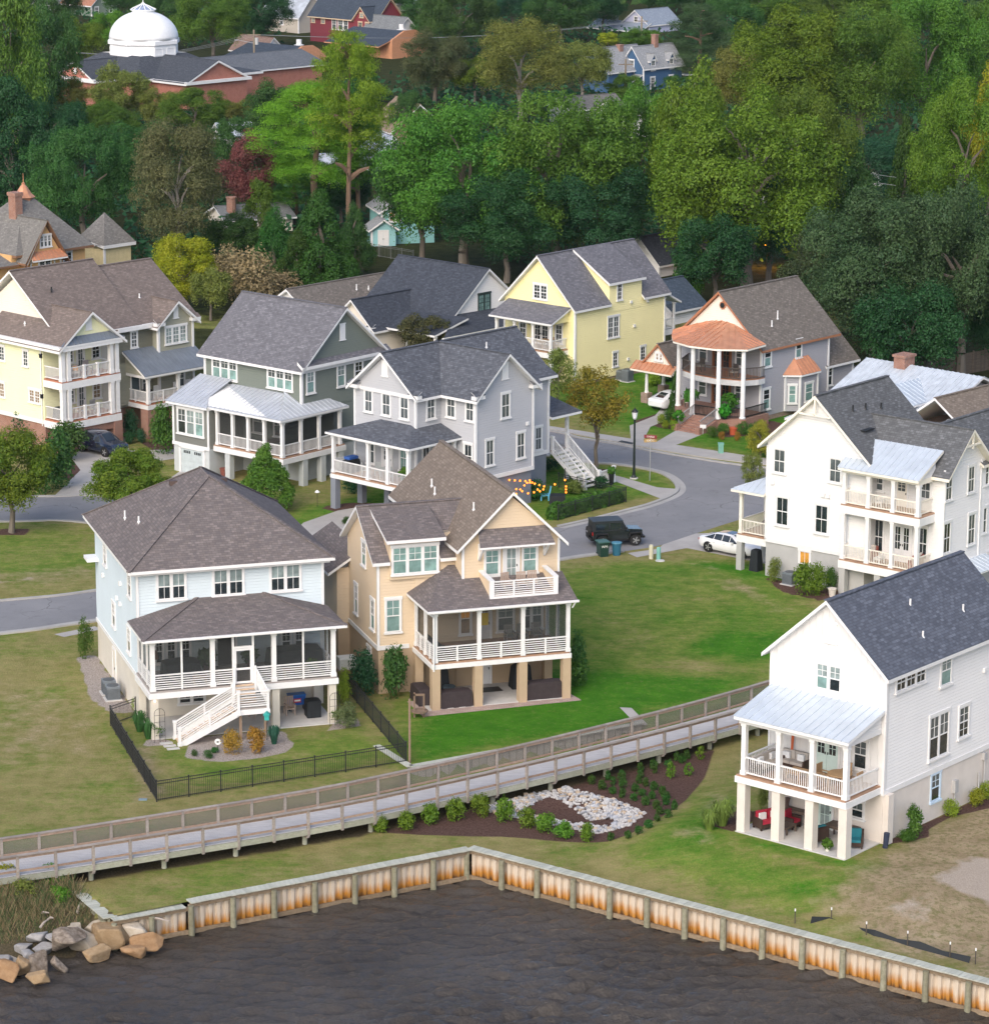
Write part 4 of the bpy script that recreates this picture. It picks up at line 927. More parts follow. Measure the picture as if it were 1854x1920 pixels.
 metal_roof(h,[[p[0],p[1],p[2],p[3]]for p in pol],COPPER,CREAMW,pitch=.5,name='porch_roof')
 for z in(.9,3.86):
  window(h,'L',0,6.5,5.75,z+.6,z+2.0,1,GREYG,GREYG,cols=1);window(h,'L',0,2.6,1.9,z+.6,z+2.0,1,GREYG,GREYG,cols=1);door(h,'L',0,5.0,3.2,z,z+2.1,2,plain('wood_door',(.2,.07,.03)),DARKG,(.1,.9),trim=plain('wood_frame',(.28,.12,.05)))
 b=MB();b.lathe([(.05,3.2),(.22,3.1),(.16,2.75),(.04,2.6)],-3.4,2.0,6);b.obj('hanging_lantern',[BLACKM],h)
 for i in range(6):b=MB();b.box(-5.0-(i+1)*.36,.95,-.1,-4.9-i*.36,3.0,.78-i*.14);b.obj('step',[BRICKR],h)
 for y in(.8,3.15):
  b=MB();b.beam((-4.9,y,.5),(-7.0,y,-.1),.3,.7);b.box(-7.35,y-.22,-.1,-6.9,y+.22,.55);b.obj('stair_wall',[BRICKR],h);rail(h,(-4.9,y),(-7.0,y),.9,.85,mat=plain('grey_rail',(.3,.29,.28)),z2=.2)
 cp=[(-.2,12.0),(3.3,13.0),(-.2,9.2),(3.3,9.0)]
 for x,y in cp[:2]:b=MB();b.box(x-.35,y-.35,-.1,x+.35,y+.35,.85);b.obj('column_base',[BRICKO],h);column(h,x,y,.85,2.75,.3,WHITE,rnd=True)
 b=MB();b.prism([(8.9,3.0),(13.0,3.0),(10.95,4.95)],'x',.1,6.0);b.obj('carport_gable',[SID_CR],h)
 gable_roof(h,'x',-.15,6.3,10.95,2.05,3.05,5.2,.4,M,name='carport_roof')
 metal_roof(h,[[(-.75,13.4,2.85),(-.75,8.9,2.85),(.1,8.9,3.45),(.1,13.4,3.45)]],COPPER,CREAMW,name='carport_hood');window(h,'L',.1,11.25,10.6,3.75,4.3,2,TANG,TANG,cols=1)
 box(h,'carport_beam',WHITE,-.4,8.9,2.72,6,13.1,2.95)
 rail(h,(13.5,.6),(16.5,.6),1.6,1.0,mat=plain('grey_rail',(.3,.29,.28)));box(h,'back_deck',plain('grey_deck_board',(.33,.30,.28)),13.4,.5,1.4,16.6,5,1.6)
 vent(h,4.2,1.6,7.95,.7);vent(h,2.9,1.2,7.55,.5)
 return h
def house_L1():
 h=house('house','pale yellow house with two stacked white porches over a brick carport','house',(-33.95,245.2),46.6)
 M=[SH_L,WHITE]
 box(h,'foundation_wall',BRICKR,.05,2.3,-.2,6.0,16,2.25)
 b=MB();b.prism([(0,2.25),(5.9,2.25),(5.9,8.7),(2.95,10.85),(0,8.7)],'y',2.3,16);b.obj('wall',[SID_L],h)
 b=MB();b.prism([(.05,8.75),(5.85,8.75),(2.95,10.85)],'y',.12,2.3);b.obj('gable_wall',[SID_L],h)
 gable_roof(h,'y',-.4,9.5,2.95,2.95,8.8,11.15,.5,M)
 gable_wall(h,'x',1.7,9.3,7.8,5.2,2.2,9.2,13.0,SID_CR);gable_roof(h,'x',1.2,9.8,7.8,5.6,9.3,13.65,.45,M)
 louver(h,'F',.12,2.6,3.2,9.7,10.6)
 metal_roof(h,[[(-.3,-.35,8.75),(6.2,-.35,8.75),(5.1,.1,9.3),(.8,.1,9.3)]],METALD,WHITE,name='pent_roof')
 b=MB();b.box(-.42,-.3,8.42,-.05,9,8.7);b.box(-.05,-.3,8.3,6.0,.2,8.68);b.obj('porch_header',[WHITE],h)
 for z in(2.6,5.85):
  box(h,'porch_deck',[plain('terracotta_deck',(.4,.16,.09))],.02,.04,z-.1,5.88,2.3,z)
  b=MB();b.box(-.06,-.05,z-.65,.2,2.3,z-.11);b.box(.2,-.05,z-.65,5.95,.22,z-.11);b.obj('porch_beam',[WHITE],h)
  zt=5.2 if z<3 else 8.3
  for x,y in((.2,.2),(.75,.15),(5.1,.15),(5.7,.2)):column(h,x,y,z,zt,.34,WHITE)
  rail(h,(.15,.4),(.15,2.3),z,1.0);rail(h,(.95,.12),(2.3,.12),z,1.0);rail(h,(2.4,.12),(3.65,.12),z,1.0);rail(h,(3.75,.12),(4.95,.12),z,1.0)
  for x in(2.35,3.7):column(h,x,.12,z,z+1.1,.18,WHITE,name='rail_post')
  window(h,'F',2.3,2.3,3.0,z+.9,z+2.2,1,GREYG,GREYG,lowrows=2);window(h,'F',2.3,5.0,5.7,z+.9,z+2.2,1,TANG if z<3 else DARKG,TANG if z<3 else DARKG,lowrows=2);door(h,'F',2.3,3.4,4.1,z,z+2.2,1,WHITE,GREYG,(.2,.95))
  lantern(h,'L',0,2.45,z+1.8)
 for x,y in((.3,.35),(5.6,.35),(2.2,.6)):column(h,x,y,-.1,1.95,.8,BRICKR,False,name='pier')
 b=MB();b.box(.7,.1,1.35,5.3,.5,1.95);b.obj('carport_lintel',[BRICKR],h)
 window(h,'L',0,4.75,4.2,6.55,7.75,1,GREYG,GREYG,lowrows=2);window(h,'L',0,7.8,7.2,6.6,7.7,1,GREYG,GREYG,lowrows=2)
 window(h,'L',0,4.1,2.85,3.75,4.7,2,TANG,TANG,lowrows=2);window(h,'L',0,7.9,7.35,3.6,4.7,1,TANG,TANG,lowrows=2)
 slab(h,'side_roof',[(-.9,7.9,6.1),(-.9,11,6.1),(.0,11,6.6),(.0,7.9,6.6)],.16,M)
 b=MB();b.box(-.08,2.3,2.15,0,16,2.45);b.obj('skirt_board',[WHITE],h)
 b=MB();b.cyl((-.12,2.45,2),(-.12,2.45,8.5),.05,.05,6);b.obj('downpipe',[WHITE],h)
 vent(h,.9,5.6,9.7,.2);vent(h,3.6,5.5,12.1,.25,.06,BLACKM)
 return h
def house_L2():
 h=house('house','olive grey house with slate standing seam porch roof on brick piers','house',(-27.88,251.13),46.6)
 M=[SH_L,WHITE]
 box(h,'foundation_wall',BRICKR,-1.0,3.2,-.2,8.5,13,2.5)
 box(h,'wall',SID_L2,-1.2,2.4,2.5,7.0,12,9.05)
 gable_wall(h,'y',1.7,6,4.5,1.85,2.5,9.0,10.35,SID_L2);gable_roof(h,'y',1.2,6.5,4.5,1.85,9.05,10.6,.5,M)
 gable_wall(h,'x',-1.2,7.0,8.0,5.6,6,9.0,12.6,SID_L2);gable_roof(h,'x',-1.6,7.4,8.0,5.6,9.1,13.0,.45,M)
 for pos in(2.2,6.0):eave_return(h,'F',1.7,pos,9.0,.9,SH_L)
 trim_corner(h,[(2.68,1.73),(6.33,1.73)],2.5,8.8,.2);louver(h,'F',1.7,4.3,4.8,9.15,10.0)
 window(h,'F',1.7,3.45,5.6,7.1,8.4,3,PALEG,PALEG,lowrows=2);window(h,'F',2.4,.4,.95,7.15,8.4,1,GREYG,GREYG,lowrows=2)
 b=MB();b.box(-1.3,1.9,8.62,2.6,2.4,8.95);b.obj('frieze_board',[WHITE],h)
 metal_roof(h,[[(-.6,-.35,5.25),(6.6,-.35,5.25),(6.6,1.7,6.55),(2.65,1.7,6.55),(2.65,2.4,6.95),(-.6,2.4,6.95)]],METALD,WHITE)
 b=MB();b.prism([(.1,5.2),(2.4,5.2),(2.4,6.7),(.1,5.3)],'x',-.3,-.2);b.obj('porch_gable',[SID_L2],h)
 b=MB();b.box(-.25,-.05,4.95,6.5,.2,5.2);b.box(-.25,.2,4.95,0,2.4,5.2);b.obj('porch_header',[WHITE],h)
 box(h,'porch_deck',[plain('terracotta_deck',(.4,.16,.09))],.02,.04,2.75,7.5,3.4,2.85)
 b=MB();b.box(-.06,-.05,2.4,7.5,.2,2.74);b.box(-.06,.2,2.4,.2,3.6,2.74);b.obj('porch_beam',[WHITE],h)
 for x in(.12,3.3,6.3):column(h,x,.12,2.85,4.95,.24,WHITE)
 rail(h,(.1,.25),(.1,3.1),2.85,.95,mids=1);rail(h,(.25,.1),(3.15,.1),2.85,.95,mids=1);rail(h,(3.45,.1),(6.2,.1),2.85,.95,mids=1);rail(h,(6.4,.1),(7.5,.1),2.85,.95)
 for x in(.4,3.4,6.4):column(h,x,.45,-.1,2.4,.9,BRICKR,False,name='pier')
 door(h,'F',2.4,.3,1.1,2.85,4.9,1,plain('blue_grey_door',(.08,.11,.13)));window(h,'F',2.4,1.5,2.1,3.4,4.7,1,GREYG,GREYG);window(h,'F',1.7,4.6,5.3,3.4,4.7,1,GREYG,GREYG)
 vent(h,1.2,6.0,11.6,.25,.06,BLACKM);vent(h,3.2,4.6,10.6,.35)
 return h
def house_B():
 h=house('house','low white house with dark slate roofs behind the grey house','house',(-4.18,287.44),47.5)
 M=[SH_D,WHITE]
 gable_wall(h,'x',0,11,5.0,4.9,-.2,3.4,7.1,SID_WH)if False else None
 gable_wall(h,'y',0,11.0,5.0,4.95,-.2,3.3,7.05,SID_WH);gable_roof(h,'y',-.35,11.4,5.0,4.95,3.4,7.4,.4,M)
 gable_wall(h,'x',-5.4,3,6.9,2.6,-.2,2.6,4.75,SID_CR);gable_roof(h,'x',-5.9,2.5,6.9,2.6,2.7,5.0,.4,M)
 slab(h,'porch_roof',[(-4.1,-2.0,2.55),(-4.1,5.2,2.55),(.4,5.2,3.6),(.4,-2.0,3.6)],.18,M)
 slab(h,'porch_roof',[(-4.1,-3.2,2.5),(9.5,-3.2,2.5),(9.0,.02,3.5),(0.4,.02,3.6)],.18,M)
 for x,y in((-3.8,1.7),(-3.8,-1.8),(-3.8,-2.9),(.5,-2.9),(4.5,-2.9),(8.5,-2.9)):column(h,x,y,-.1,2.4,.2,WHITE)
 b=MB();b.box(-4.0,-3.05,2.2,9.3,-2.85,2.38);b.obj('porch_beam',[CREAMW],h)
 window(h,'F',0,3.9,5.4,3.5,5.0,2,TEALG,TEALG,rows=2,lowrows=2,trim=plain('dark_green_trim',(.03,.05,.045)))
 b=MB();b.box(-5.42,6.5,1.2,-5.38,7.1,1.7);b.obj('wall_lamp',[BLACKM],h)
 eave_return(h,'L',-5.4,4.2,2.7,.8,SH_D)
 gable_wall(h,'x',-6.2,6.2,14.6,3.2,-.2,2.9,4.9,SID_WH);gable_roof(h,'x',-6.7,6.6,14.6,3.2,3.0,5.15,.4,[SH_C,WHITE])
 vent(h,1.2,13.2,4.3,.5);vent(h,2.6,13.0,4.2,.3)
 return h
def house_annex():
 h=house('house','low grey outbuilding with long sloping bright metal roof behind the large white house','house',(24.2,246.5),50.5)
 box(h,'wall',SID_C,0,-4.2,-.2,14,0,2.9)
 b=MB();b.prism([(-4.2,2.9),(0,2.9),(-2.1,3.9)],'x',0,14);b.obj('gable_wall',[WHITE],h)
 metal_roof(h,[[(-1.6,.5,3.15),(15,.5,3.15),(15,-2.1,4.35),(-1.6,-2.1,4.35)],[(15,-4.7,3.15),(-1.6,-4.7,3.15),(-1.6,-2.1,4.35),(15,-2.1,4.35)]],METALB,WHITE,pitch=.6,name='roof')
 trim_corner(h,[(.02,-.02)],0,2.9,.16)
 return h
def house_M():
 h=house('house','brick house with weathered white metal roof and square brick chimney','house',(36.0,250.6),47.0)
 box(h,'wall',BRICKO,0,0,-.2,9,10,2.7)
 b=MB();b.prism([(0,2.7),(9,2.7),(4.5,4.6)],'y',0,10.2);b.obj('gable_wall',[SID_C],h)
 WM=plain('weathered_white_metal',(.54,.59,.64),.45,.15,var=.16,scale=1.6)
 metal_roof(h,[[(-.7,11,2.75),(-.7,-.7,2.75),(4.5,-.7,4.95),(4.5,11,4.95)],[(9.7,-.7,2.75),(9.7,11,2.75),(4.5,11,4.95),(4.5,-.7,4.95)]],WM,WHITE,pitch=.5,name='roof')
 metal_roof(h,[[(-3.4,4.4,2.3),(-3.4,.2,2.3),(-.5,.2,2.95),(-.5,4.4,2.95)]],WM,WHITE,pitch=.5)
 for y in(.5,2.4,4.1):column(h,-3.2,y,-.1,2.2,.18,WHITE)
 b=MB();b.box(3.7,6.6,4.0,5.1,7.7,5.6);b.box(3.6,6.5,5.6,5.2,7.8,5.8);b.obj('chimney',[BRICKR],h)
 return h
def house_M2():
 h=house('house','tan shingled roof corner at the right edge beside a metal roof','house',(36.6,240.3),47.0)
 box(h,'wall',BRICKO,1,0,-.2,12,7,2.6)
 gable_roof(h,'x',0.2,12,3.5,3.6,2.8,5.4,.5,[SH_T,WHITE])
 metal_roof(h,[[(-2.8,3.0,2.3),(-2.8,-4.2,2.3),(1.5,-4.2,3.6),(1.5,3.0,3.6)]],METALR,WHITE)
 for y in(-3.9,-.6,2.7):column(h,-2.5,y,-.1,2.2,.2,WHITE)
 return h
# ------ houses farther back
def far_house(label,base,yaw,w,d,pe,pr,ax,wall,roof,trim=None,cat='house',name='house',chim=None,base_z=LZ,oe=.4,brick=None):
 """gabled house: near corner over photo point base; pe, pr the rows of its eave and ridge there"""
 trim=trim or WHITE
 p=G(base[0],base[1],base_z);h=house(name,label,cat,(p.x,p.y),yaw,base_z)
 ze=top_at(p,pe);zr=ze+pr
 if ax=='x':gable_wall(h,'x',0,w,d/2,d/2,-.5,ze,ze+(zr-ze)*.94,wall);gable_roof(h,'x',-oe,w+oe,d/2,d/2,ze+.08,zr+.1,oe,[roof,trim])
 else:gable_wall(h,'y',0,d,w/2,w/2,-.5,ze,ze+(zr-ze)*.94,wall);gable_roof(h,'y',-oe,d+oe,w/2,w/2,ze+.08,zr+.1,oe,[roof,trim])
 trim_corner(h,[(.0,.0)],0,ze,.2,trim)
 for(x,y,z0,z1)in(chim or[]):b=MB();b.box(x-.4,y-.4,z0,x+.4,y+.4,z1);b.box(x-.48,y-.48,z1,x+.48,y+.48,z1+.15);b.obj('chimney',[BRICKR],h)
 return h,ze,zr
def church():
 p=G(272,181);h=house('church','red brick church with large white dome on an octagonal drum','church',(p.x,p.y),46)
 BR=brickm('church_brick',(.34,.11,.075),(.40,.15,.10),(.38,.2,.16));SL=shingle('church_slate',(.055,.062,.075),(.075,.085,.10),(.045,.05,.06));M=[SL,WHITE]
 box(h,'wall',BR,-9,-9,-.5,9,9,4.0)
 b=MB();e=9.7;t=4.6
 for s in range(4):
  a=[(-e,-e),(e,-e),(e,e),(-e,e)];q=[(-t,-t),(t,-t),(t,t),(-t,t)];i,j=s,(s+1)%4
  b.slab([(a[i][0],a[i][1],4.05),(a[j][0],a[j][1],4.05),(q[j][0],q[j][1],6.9),(q[i][0],q[i][1],6.9)],.3)
 b.obj('roof',M,h)
 for ax,L,hw,nm in(('y',-17,6.0,0),('x',-13.5,4.4,1)):
  if ax=='y':
   gable_wall(h,'y',L,-8,0,hw,-.5,4.0,6.5,BR);gable_roof(h,'y',L-.5,-3,0,hw,4.1,6.9,.6,M,t=.28);b=MB();b.box(-hw-.5,L-.55,3.6,hw+.5,L+.02,4.05);b.obj('cornice',[WHITE],h)
   b=MB();b.box(-hw-.3,L+.02,3.65,-hw,-9,4.0);b.obj('cornice',[WHITE],h)
  else:
   gable_wall(h,'x',L,-8,0,hw,-.5,4.0,6.1,BR);gable_roof(h,'x',L-.5,-3,0,hw,4.1,6.5,.6,M,t=.28);b=MB();b.box(L-.55,-hw-.5,3.5,L+.02,hw+.5,4.05);b.obj('cornice',[WHITE],h)
   o=MB().lathe([(.5,0),(.5,.1)],0,0,10).obj('round_window',[WHITE],h);o.location=(L-.02,0,5.0);o.rotation_euler=(0,-math.pi/2,0)
 box(h,'wall',BR,6,-13,-.5,12,-6,3.9);slab(h,'flat_roof',[(5.6,-13.4,4.1),(12.6,-13.4,4.1),(12.6,-5,4.3),(5.6,-5,4.3)],.35,M)
 gable_wall(h,'x',8,30,-2,6,-.5,3.6,5.3,BR);gable_roof(h,'x',7,31,-2,6,3.7,5.5,.5,[shingle('church_grey',(.11,.12,.135),(.14,.15,.165),(.09,.1,.11)),WHITE])
 DW=plain('dome_white_paint',(.82,.83,.84),.45,var=.05)
 b=MB();b.lathe([(5.45,6.0),(5.45,8.3),(5.75,8.4),(5.75,8.95),(5.5,9.05)],0,0,8);dr=b.obj('drum',[DW],h);dr.rotation_euler=(0,0,R(22.5))
 for k in range(8):
  a=R(45*k+45);ap=5.45*math.cos(R(22.5));dx,dy=math.cos(a),math.sin(a)
  for u in(-1.2,1.2):
   b=MB();c=Vector((dx*ap-dy*u,dy*ap+dx*u,7.35));tx=Vector((-dy,dx,0));nn=Vector((dx,dy,0))
   b.beam(c-tx*.8+Vector((0,0,.5)),c+tx*.8+Vector((0,0,.5)),.14,.08);b.beam(c-tx*.8-Vector((0,0,.5)),c+tx*.8-Vector((0,0,.5)),.14,.08)
   b.beam(c-tx*.8-Vector((0,0,.5)),c-tx*.8+Vector((0,0,.5)),.14,.08,up=nn);b.beam(c+tx*.8-Vector((0,0,.5)),c+tx*.8+Vector((0,0,.5)),.14,.08,up=nn)
   b.obj('panel_frame',[DW],h)
 pr=[(5.35*math.cos(t),9.05+4.2*math.sin(t))for t in[i*math.pi/2/14 for i in range(12)]]
 b=MB();b.lathe(pr,0,0,40);b.obj('dome',[DW],h,smooth=True)
 b=MB();b.lathe([(1.75,12.6),(1.75,13.3),(2.0,13.35),(2.0,13.5)],0,0,16);ln=b.obj('lantern',[DW],h)
 b=MB();b.lathe([(1.9,13.5),(.2,14.3)],0,0,12);b.obj('glass_roof',[glassm('skylight_glass',(.3,.36,.5))],ln)
 b=MB()
 for k in range(12):a=R(30*k);b.beam((1.92*math.cos(a),1.92*math.sin(a),13.53),(.2*math.cos(a),.2*math.sin(a),14.33),.1,.08)
 b.lathe([(.25,14.25),(.25,14.45),(.06,14.5),(.06,15.2)],0,0,8);b.obj('finial',[DW],ln)
 return h
def far_buildings():
 church()
 OR=plain('orange_stucco',(.62,.38,.17),.8,var=.08);SLT=shingle('roof_shingle_greyed',(.15,.145,.135),(.20,.195,.18),(.12,.115,.11));SLD=shingle('roof_slate_blue',(.10,.11,.125),(.14,.15,.165),(.08,.085,.1))
 p=G(60,560);h=house('house','orange stucco house with copper cupola and brick chimney on a grey roof','house',(p.x,p.y),47)
 z=lambda row:top_at(p,row)
 ze=z(478);M=[SLT,plain('brown_fascia',(.22,.12,.07))]
 box(h,'wall',OR,-1.5,1.2,-.3,8,11,ze);gable_wall(h,'y',0,6,1.9,1.9,-.3,ze,ze+2.9,OR)
 gable_roof(h,'y',-.5,5.0,1.9,2.2,ze-.1,ze+3.4,.5,M);slab(h,'roof',[(-1.0,-.4,ze-.75),(1.9,-.4,ze+3.38),(1.9,14,ze+3.38),(-1.0,14,ze-.75)],.2,M)
 b=MB();c=(4.3,6.2);zt=ze+4.7;e=[(-1.4,.6),(8.7,.6),(8.7,11.4),(-1.4,11.4)];q=[(c[0]-.7,c[1]-.7),(c[0]+.7,c[1]-.7),(c[0]+.7,c[1]+.7),(c[0]-.7,c[1]+.7)]
 for i in range(4):j=(i+1)%4;b.slab([(e[i][0],e[i][1],ze),(e[j][0],e[j][1],ze),(q[j][0],q[j][1],zt),(q[i][0],q[i][1],zt)],.25)
 b.obj('roof',M,h)
 b=MB();b.lathe([(.95,zt-.3),(.95,zt+.0),(1.2,zt+.1),(.8,zt+.45),(.4,zt+1.1),(.15,zt+1.4),(.2,zt+1.5),(.04,zt+1.6),(.025,zt+2.5)],c[0],c[1],8);b.obj('cupola',[COPPER],h)
 b=MB();b.box(1.6,4.2,ze+.5,2.5,5.3,zt+.9);b.box(1.5,4.1,zt+.6,2.6,5.4,zt+.95);b.obj('chimney',[BRICKR],h);b=MB();b.box(5.6,7.4,ze+.5,6.4,8.2,zt-.6);b.obj('chimney',[BRICKR],h)
 metal_roof(h,[[(-.3,-.7,ze-.5),(4.2,-.7,ze-.5),(4.0,.0,ze+.25),(-.1,.0,ze+.25)]],COPPER,WHITE,name='pent_roof')
 window(h,'F',0,1.3,2.6,ze+.65,ze+1.75,3,GREYG,GREYG);window(h,'F',0,1.1,2.5,ze-2.0,ze-.75,2,DARKG,DARKG,lowrows=2);window(h,'F',1.2,5.2,6.2,ze-2.0,ze-.5,1,DARKG,DARKG,lowrows=2)
 b=MB()
 for x in(-.0,1.0,3.0,3.8):b.box(x-.1,-.04,0,x+.1,.02,ze-.5)
 b.obj('timber_trim',[WHITE],h)
 slab(h,'porch_roof',[(-6,.6,ze-.9),(-1.0,.6,ze-.9),(-1,3.5,ze),(-6,3.5,ze)],.2,M);box(h,'wall',OR,-6,1.5,-.3,-1.5,8,ze-1.0)
 p=G(197,520);h2,ze,zr=far_house('small cream outbuilding with steep grey pyramid roof beside the orange house',(197,520),47,3.6,4,462,.3,'x',plain('cream_stucco',(.66,.56,.32)),SLT)
 b=MB()
 for i in range(4):
  e=[(-.4,-.4),(4.0,-.4),(4.0,4.4),(-.4,4.4)];j=(i+1)%4;b.slab([(e[i][0],e[i][1],ze+.15),(e[j][0],e[j][1],ze+.15),(1.8,2.0,ze+3.2)],.15)
 b.obj('pyramid_roof',[SLT,WHITE],h2)
 BL=siding('siding_deep_blue',(.045,.105,.20),.2);GR=shingle('roof_grey_pale',(.24,.25,.26),(.29,.30,.31),(.2,.21,.22))
 h,ze,zr=far_house('deep blue gabled house with white trim and two brick chimneys in the woods',(1206,170),46,9.2,4.6,124,2.9,'x',BL,GR,chim=[(-.6,4.6,3.2,6.9),(5.2,2.3,5.6,8.3)])
 gable_roof(h,'y',-.3,14,3.2,3.0,ze+.1,ze+3.1,.4,[GR,WHITE])if False else None
 gable_wall(h,'x',-6,0,5.0,3.0,-.5,ze-.4,ze+2.6,BL);gable_roof(h,'x',-6.6,4,5.0,3.0,ze-.3,ze+2.95,.4,[GR,WHITE])
 window(h,'L',0,3.1,2.1,ze-1.1,ze+.8,1,GREYG,GREYG);
 for x in(2.2,6.6):gable_wall(h,'y',-.05,1.5,x,.65,ze-.9,ze+.9,ze+1.7,BL);gable_roof(h,'y',-.3,2.3,x,.65,ze+.95,ze+1.9,.2,[GR,WHITE],t=.14);window(h,'F',-.05,x-.4,x+.4,ze-.75,ze+.75,1,GREYG,GREYG);window(h,'F',0,x-.45,x+.45,ze-3.6,ze-1.9,1,GREYG,GREYG)
 slab(h,'porch_roof',[(-2.6,.2,ze-2.3),(-2.6,4.4,ze-2.3),(0,4.4,ze-1.3),(0,.2,ze-1.3)],.16,[GR,WHITE]);box(h,'wall',BL,-2.3,.4,-.5,0,4.2,ze-2.2)
 slab(h,'porch_roof',[(9.3,-.6,ze-1.9),(12.4,-.6,ze-2.1),(12.4,3,ze-2.1),(9.3,3,ze-1.7)],.16,[GR,WHITE]);column(h,12.1,-.3,0,ze-2.2,.3,WHITE)
 h,ze,zr=far_house('pale lavender house with wide grey roof far back in the woods',(1216,62),47,9,6.5,45,2.4,'x',siding('siding_lavender',(.48,.50,.66),.2),shingle('roof_blue_grey',(.20,.24,.29),(.24,.28,.33),(.17,.2,.25)))
 window(h,'L',0,3.6,2.8,ze+.3,ze+1.2,1,DARKG,DARKG);slab(h,'porch_roof',[(-3,-.5,ze-1.2),(-3,13,ze-1.2),(.2,13,ze+.3),(.2,-.5,ze+.3)],.2,[shingle('roof_blue_grey',(.2,.24,.29),(.24,.28,.33),(.17,.2,.25)),WHITE])
 b=MB();b.box(-1,7.5,2,0,8.5,ze+2.6);b.obj('chimney',[plain('grey_stack',(.24,.23,.22))],h)
 RD=siding('siding_dark_red',(.20,.035,.045),.2);DK=shingle('roof_dark_blue',(.045,.06,.08),(.06,.075,.10),(.035,.045,.06));TN=plain('tan_trim',(.62,.48,.33))
 h,ze,zr=far_house('dark red house with broad blue slate roof, tan trim and brick chimney',(705,88),47,7,17,37,3.6,'y',RD,DK,TN,chim=[(3.6,5.5,5,9.6),(3.2,17.5,5,9.8)])
 gable_wall(h,'x',-1.2,2,2.4,2.0,-.5,ze,ze+1.9,RD);gable_roof(h,'x',-1.6,3,2.4,2.0,ze+.1,ze+2.3,.3,[DK,TN])
 for x,y in((0,0.9),):pass
 for a,c in((3.2,2.3),(1.4,.7)):window(h,'L',-1.2,a,c,ze-2.2,ze-.5,1,GREYG,GREYG,trim=TN)
 window(h,'L',-1.2,2.8,2.0,ze+.4,ze+1.1,1,PALEG,PALEG,trim=TN)
 for a,c in((8.2,7.2),(9.6,8.5),(11.2,10.2)):window(h,'L',0,a,c,ze-2.3,ze-.5,1,GREYG,GREYG,trim=WHITE)
 for y in(13.6,16.2):window(h,'L',0,y+.4,y-.4,ze-1.4,ze-.7,1,PALEG,PALEG,trim=TN)
 for a,c in((.6,1.4),(3.2,4.0)):window(h,'F',0,a,c,ze-2.2,ze-.5,1,GREYG,GREYG,trim=TN)
 MG=plain('old_metal_roof',(.48,.52,.56),.45,.2,var=.35,scale=.6)
 h,ze,zr=far_house('old beige house with streaked metal roof beyond the red house',(560,62),47,7,10,30,3.8,'y',siding('siding_beige',(.42,.38,.32),.2),MG,chim=[(1.5,8.5,4,7.6)]);
 o=MB().lathe([(.45,0),(.45,.1)],0,0,10).obj('round_window',[WHITE],h);o.location=(4.0,-.05,ze-1.2);o.rotation_euler=(math.pi/2,0,0)
 window(h,'L',0,5,4.2,ze-1.8,ze-.4,1,GREYG,GREYG)
 h,ze,zr=far_house('small white gabled house with brown roof behind the street pole',(492,104),47,5,8,96,2.2,'y',siding('siding_pale',(.6,.62,.66),.2),shingle('roof_brown_old',(.22,.15,.12),(.27,.19,.15),(.18,.12,.1)));window(h,'F',0,2.1,2.9,ze+.1,ze+1.1,1,PALEG,PALEG)
 OP=plain('orange_parapet',(.55,.27,.15),.85,var=.15)
 for(bx,by,w,nm)in((545,140,8,'flat roofed shop with orange stepped parapet behind the church'),(735,110,9,'dark roofed shop with orange parapet edge beside the tall pine')):
  p=G(bx,by);h=house('shop',nm,'shop',(p.x,p.y),47);z=top_at(p,by-30)
  box(h,'wall',OP,0,0,-.5,w,14,z);b=MB();b.prism([(0,z),(w,z),(w,z+.5),(w*.65,z+1.9),(w*.35,z+1.9),(0,z+.5)],'y',0,.4);b.obj('parapet',[OP],h)
  b=MB();b.slab([(-2.8,.5,z-.5),(-2.8,14,z-.5),(w*.5,14,z+1.7),(w*.5,.5,z+1.7)],.2);b.slab([(w+1,.5,z-.2),(w+1,14,z-.2),(w*.5,14,z+1.7),(w*.5,.5,z+1.7)],.2);b.obj('roof',[DK,OP],h)
  vent(h,w*.6,3,z+1.8,.9,.45)
 TL=siding('siding_teal',(.22,.46,.44),.2)
 h,ze,zr=far_house('teal house with lit window half hidden by the big oak',(716,458),15,6,6,395,1.7,'y',TL,shingle('roof_grey_pale',(.24,.25,.26),(.29,.30,.31),(.2,.21,.22)));window(h,'F',0,.9,2.1,ze-1.2,ze-.2,2,WARMG,TANG)
 h,ze,zr=far_house('pale teal shed with white double door beside a picket fence',(697,462),12,2.7,3,428,.9,'y',siding('siding_pale_teal',(.26,.50,.52),.2),shingle('roof_grey_pale',(.24,.25,.26),(.29,.30,.31),(.2,.21,.22)));door(h,'F',0,.8,1.8,.05,1.7,2,WHITE)
 h,ze,zr=far_house('lavender grey house with silver metal roof behind the tall pines',(716,325),20,3.5,12,284,1.6,'y',siding('siding_violet',(.36,.36,.46),.2),MG);window(h,'F',0,.5,1.5,ze-2.1,ze-.4,1,PALEG,PALEG)
 h,ze,zr=far_house('long silver metal roofed building glimpsed through the pines',(600,345),20,6,5,318,1.6,'x',siding('siding_grey_old',(.4,.4,.42),.2),MG)
 h,ze,zr=far_house('brown roofed brick building with dark entrance between pine and oak',(735,275),20,8,10,245,3.4,'y',brickm('brick_brown',(.2,.09,.07),(.27,.13,.1),(.3,.25,.2)),shingle('roof_tan_far',(.24,.18,.13),(.28,.21,.16),(.2,.15,.11)))
 h,ze,zr=far_house('white ribbed metal roof seen above the crape myrtle',(420,285),20,5,6,258,1.6,'x',SID_WH,METALB)
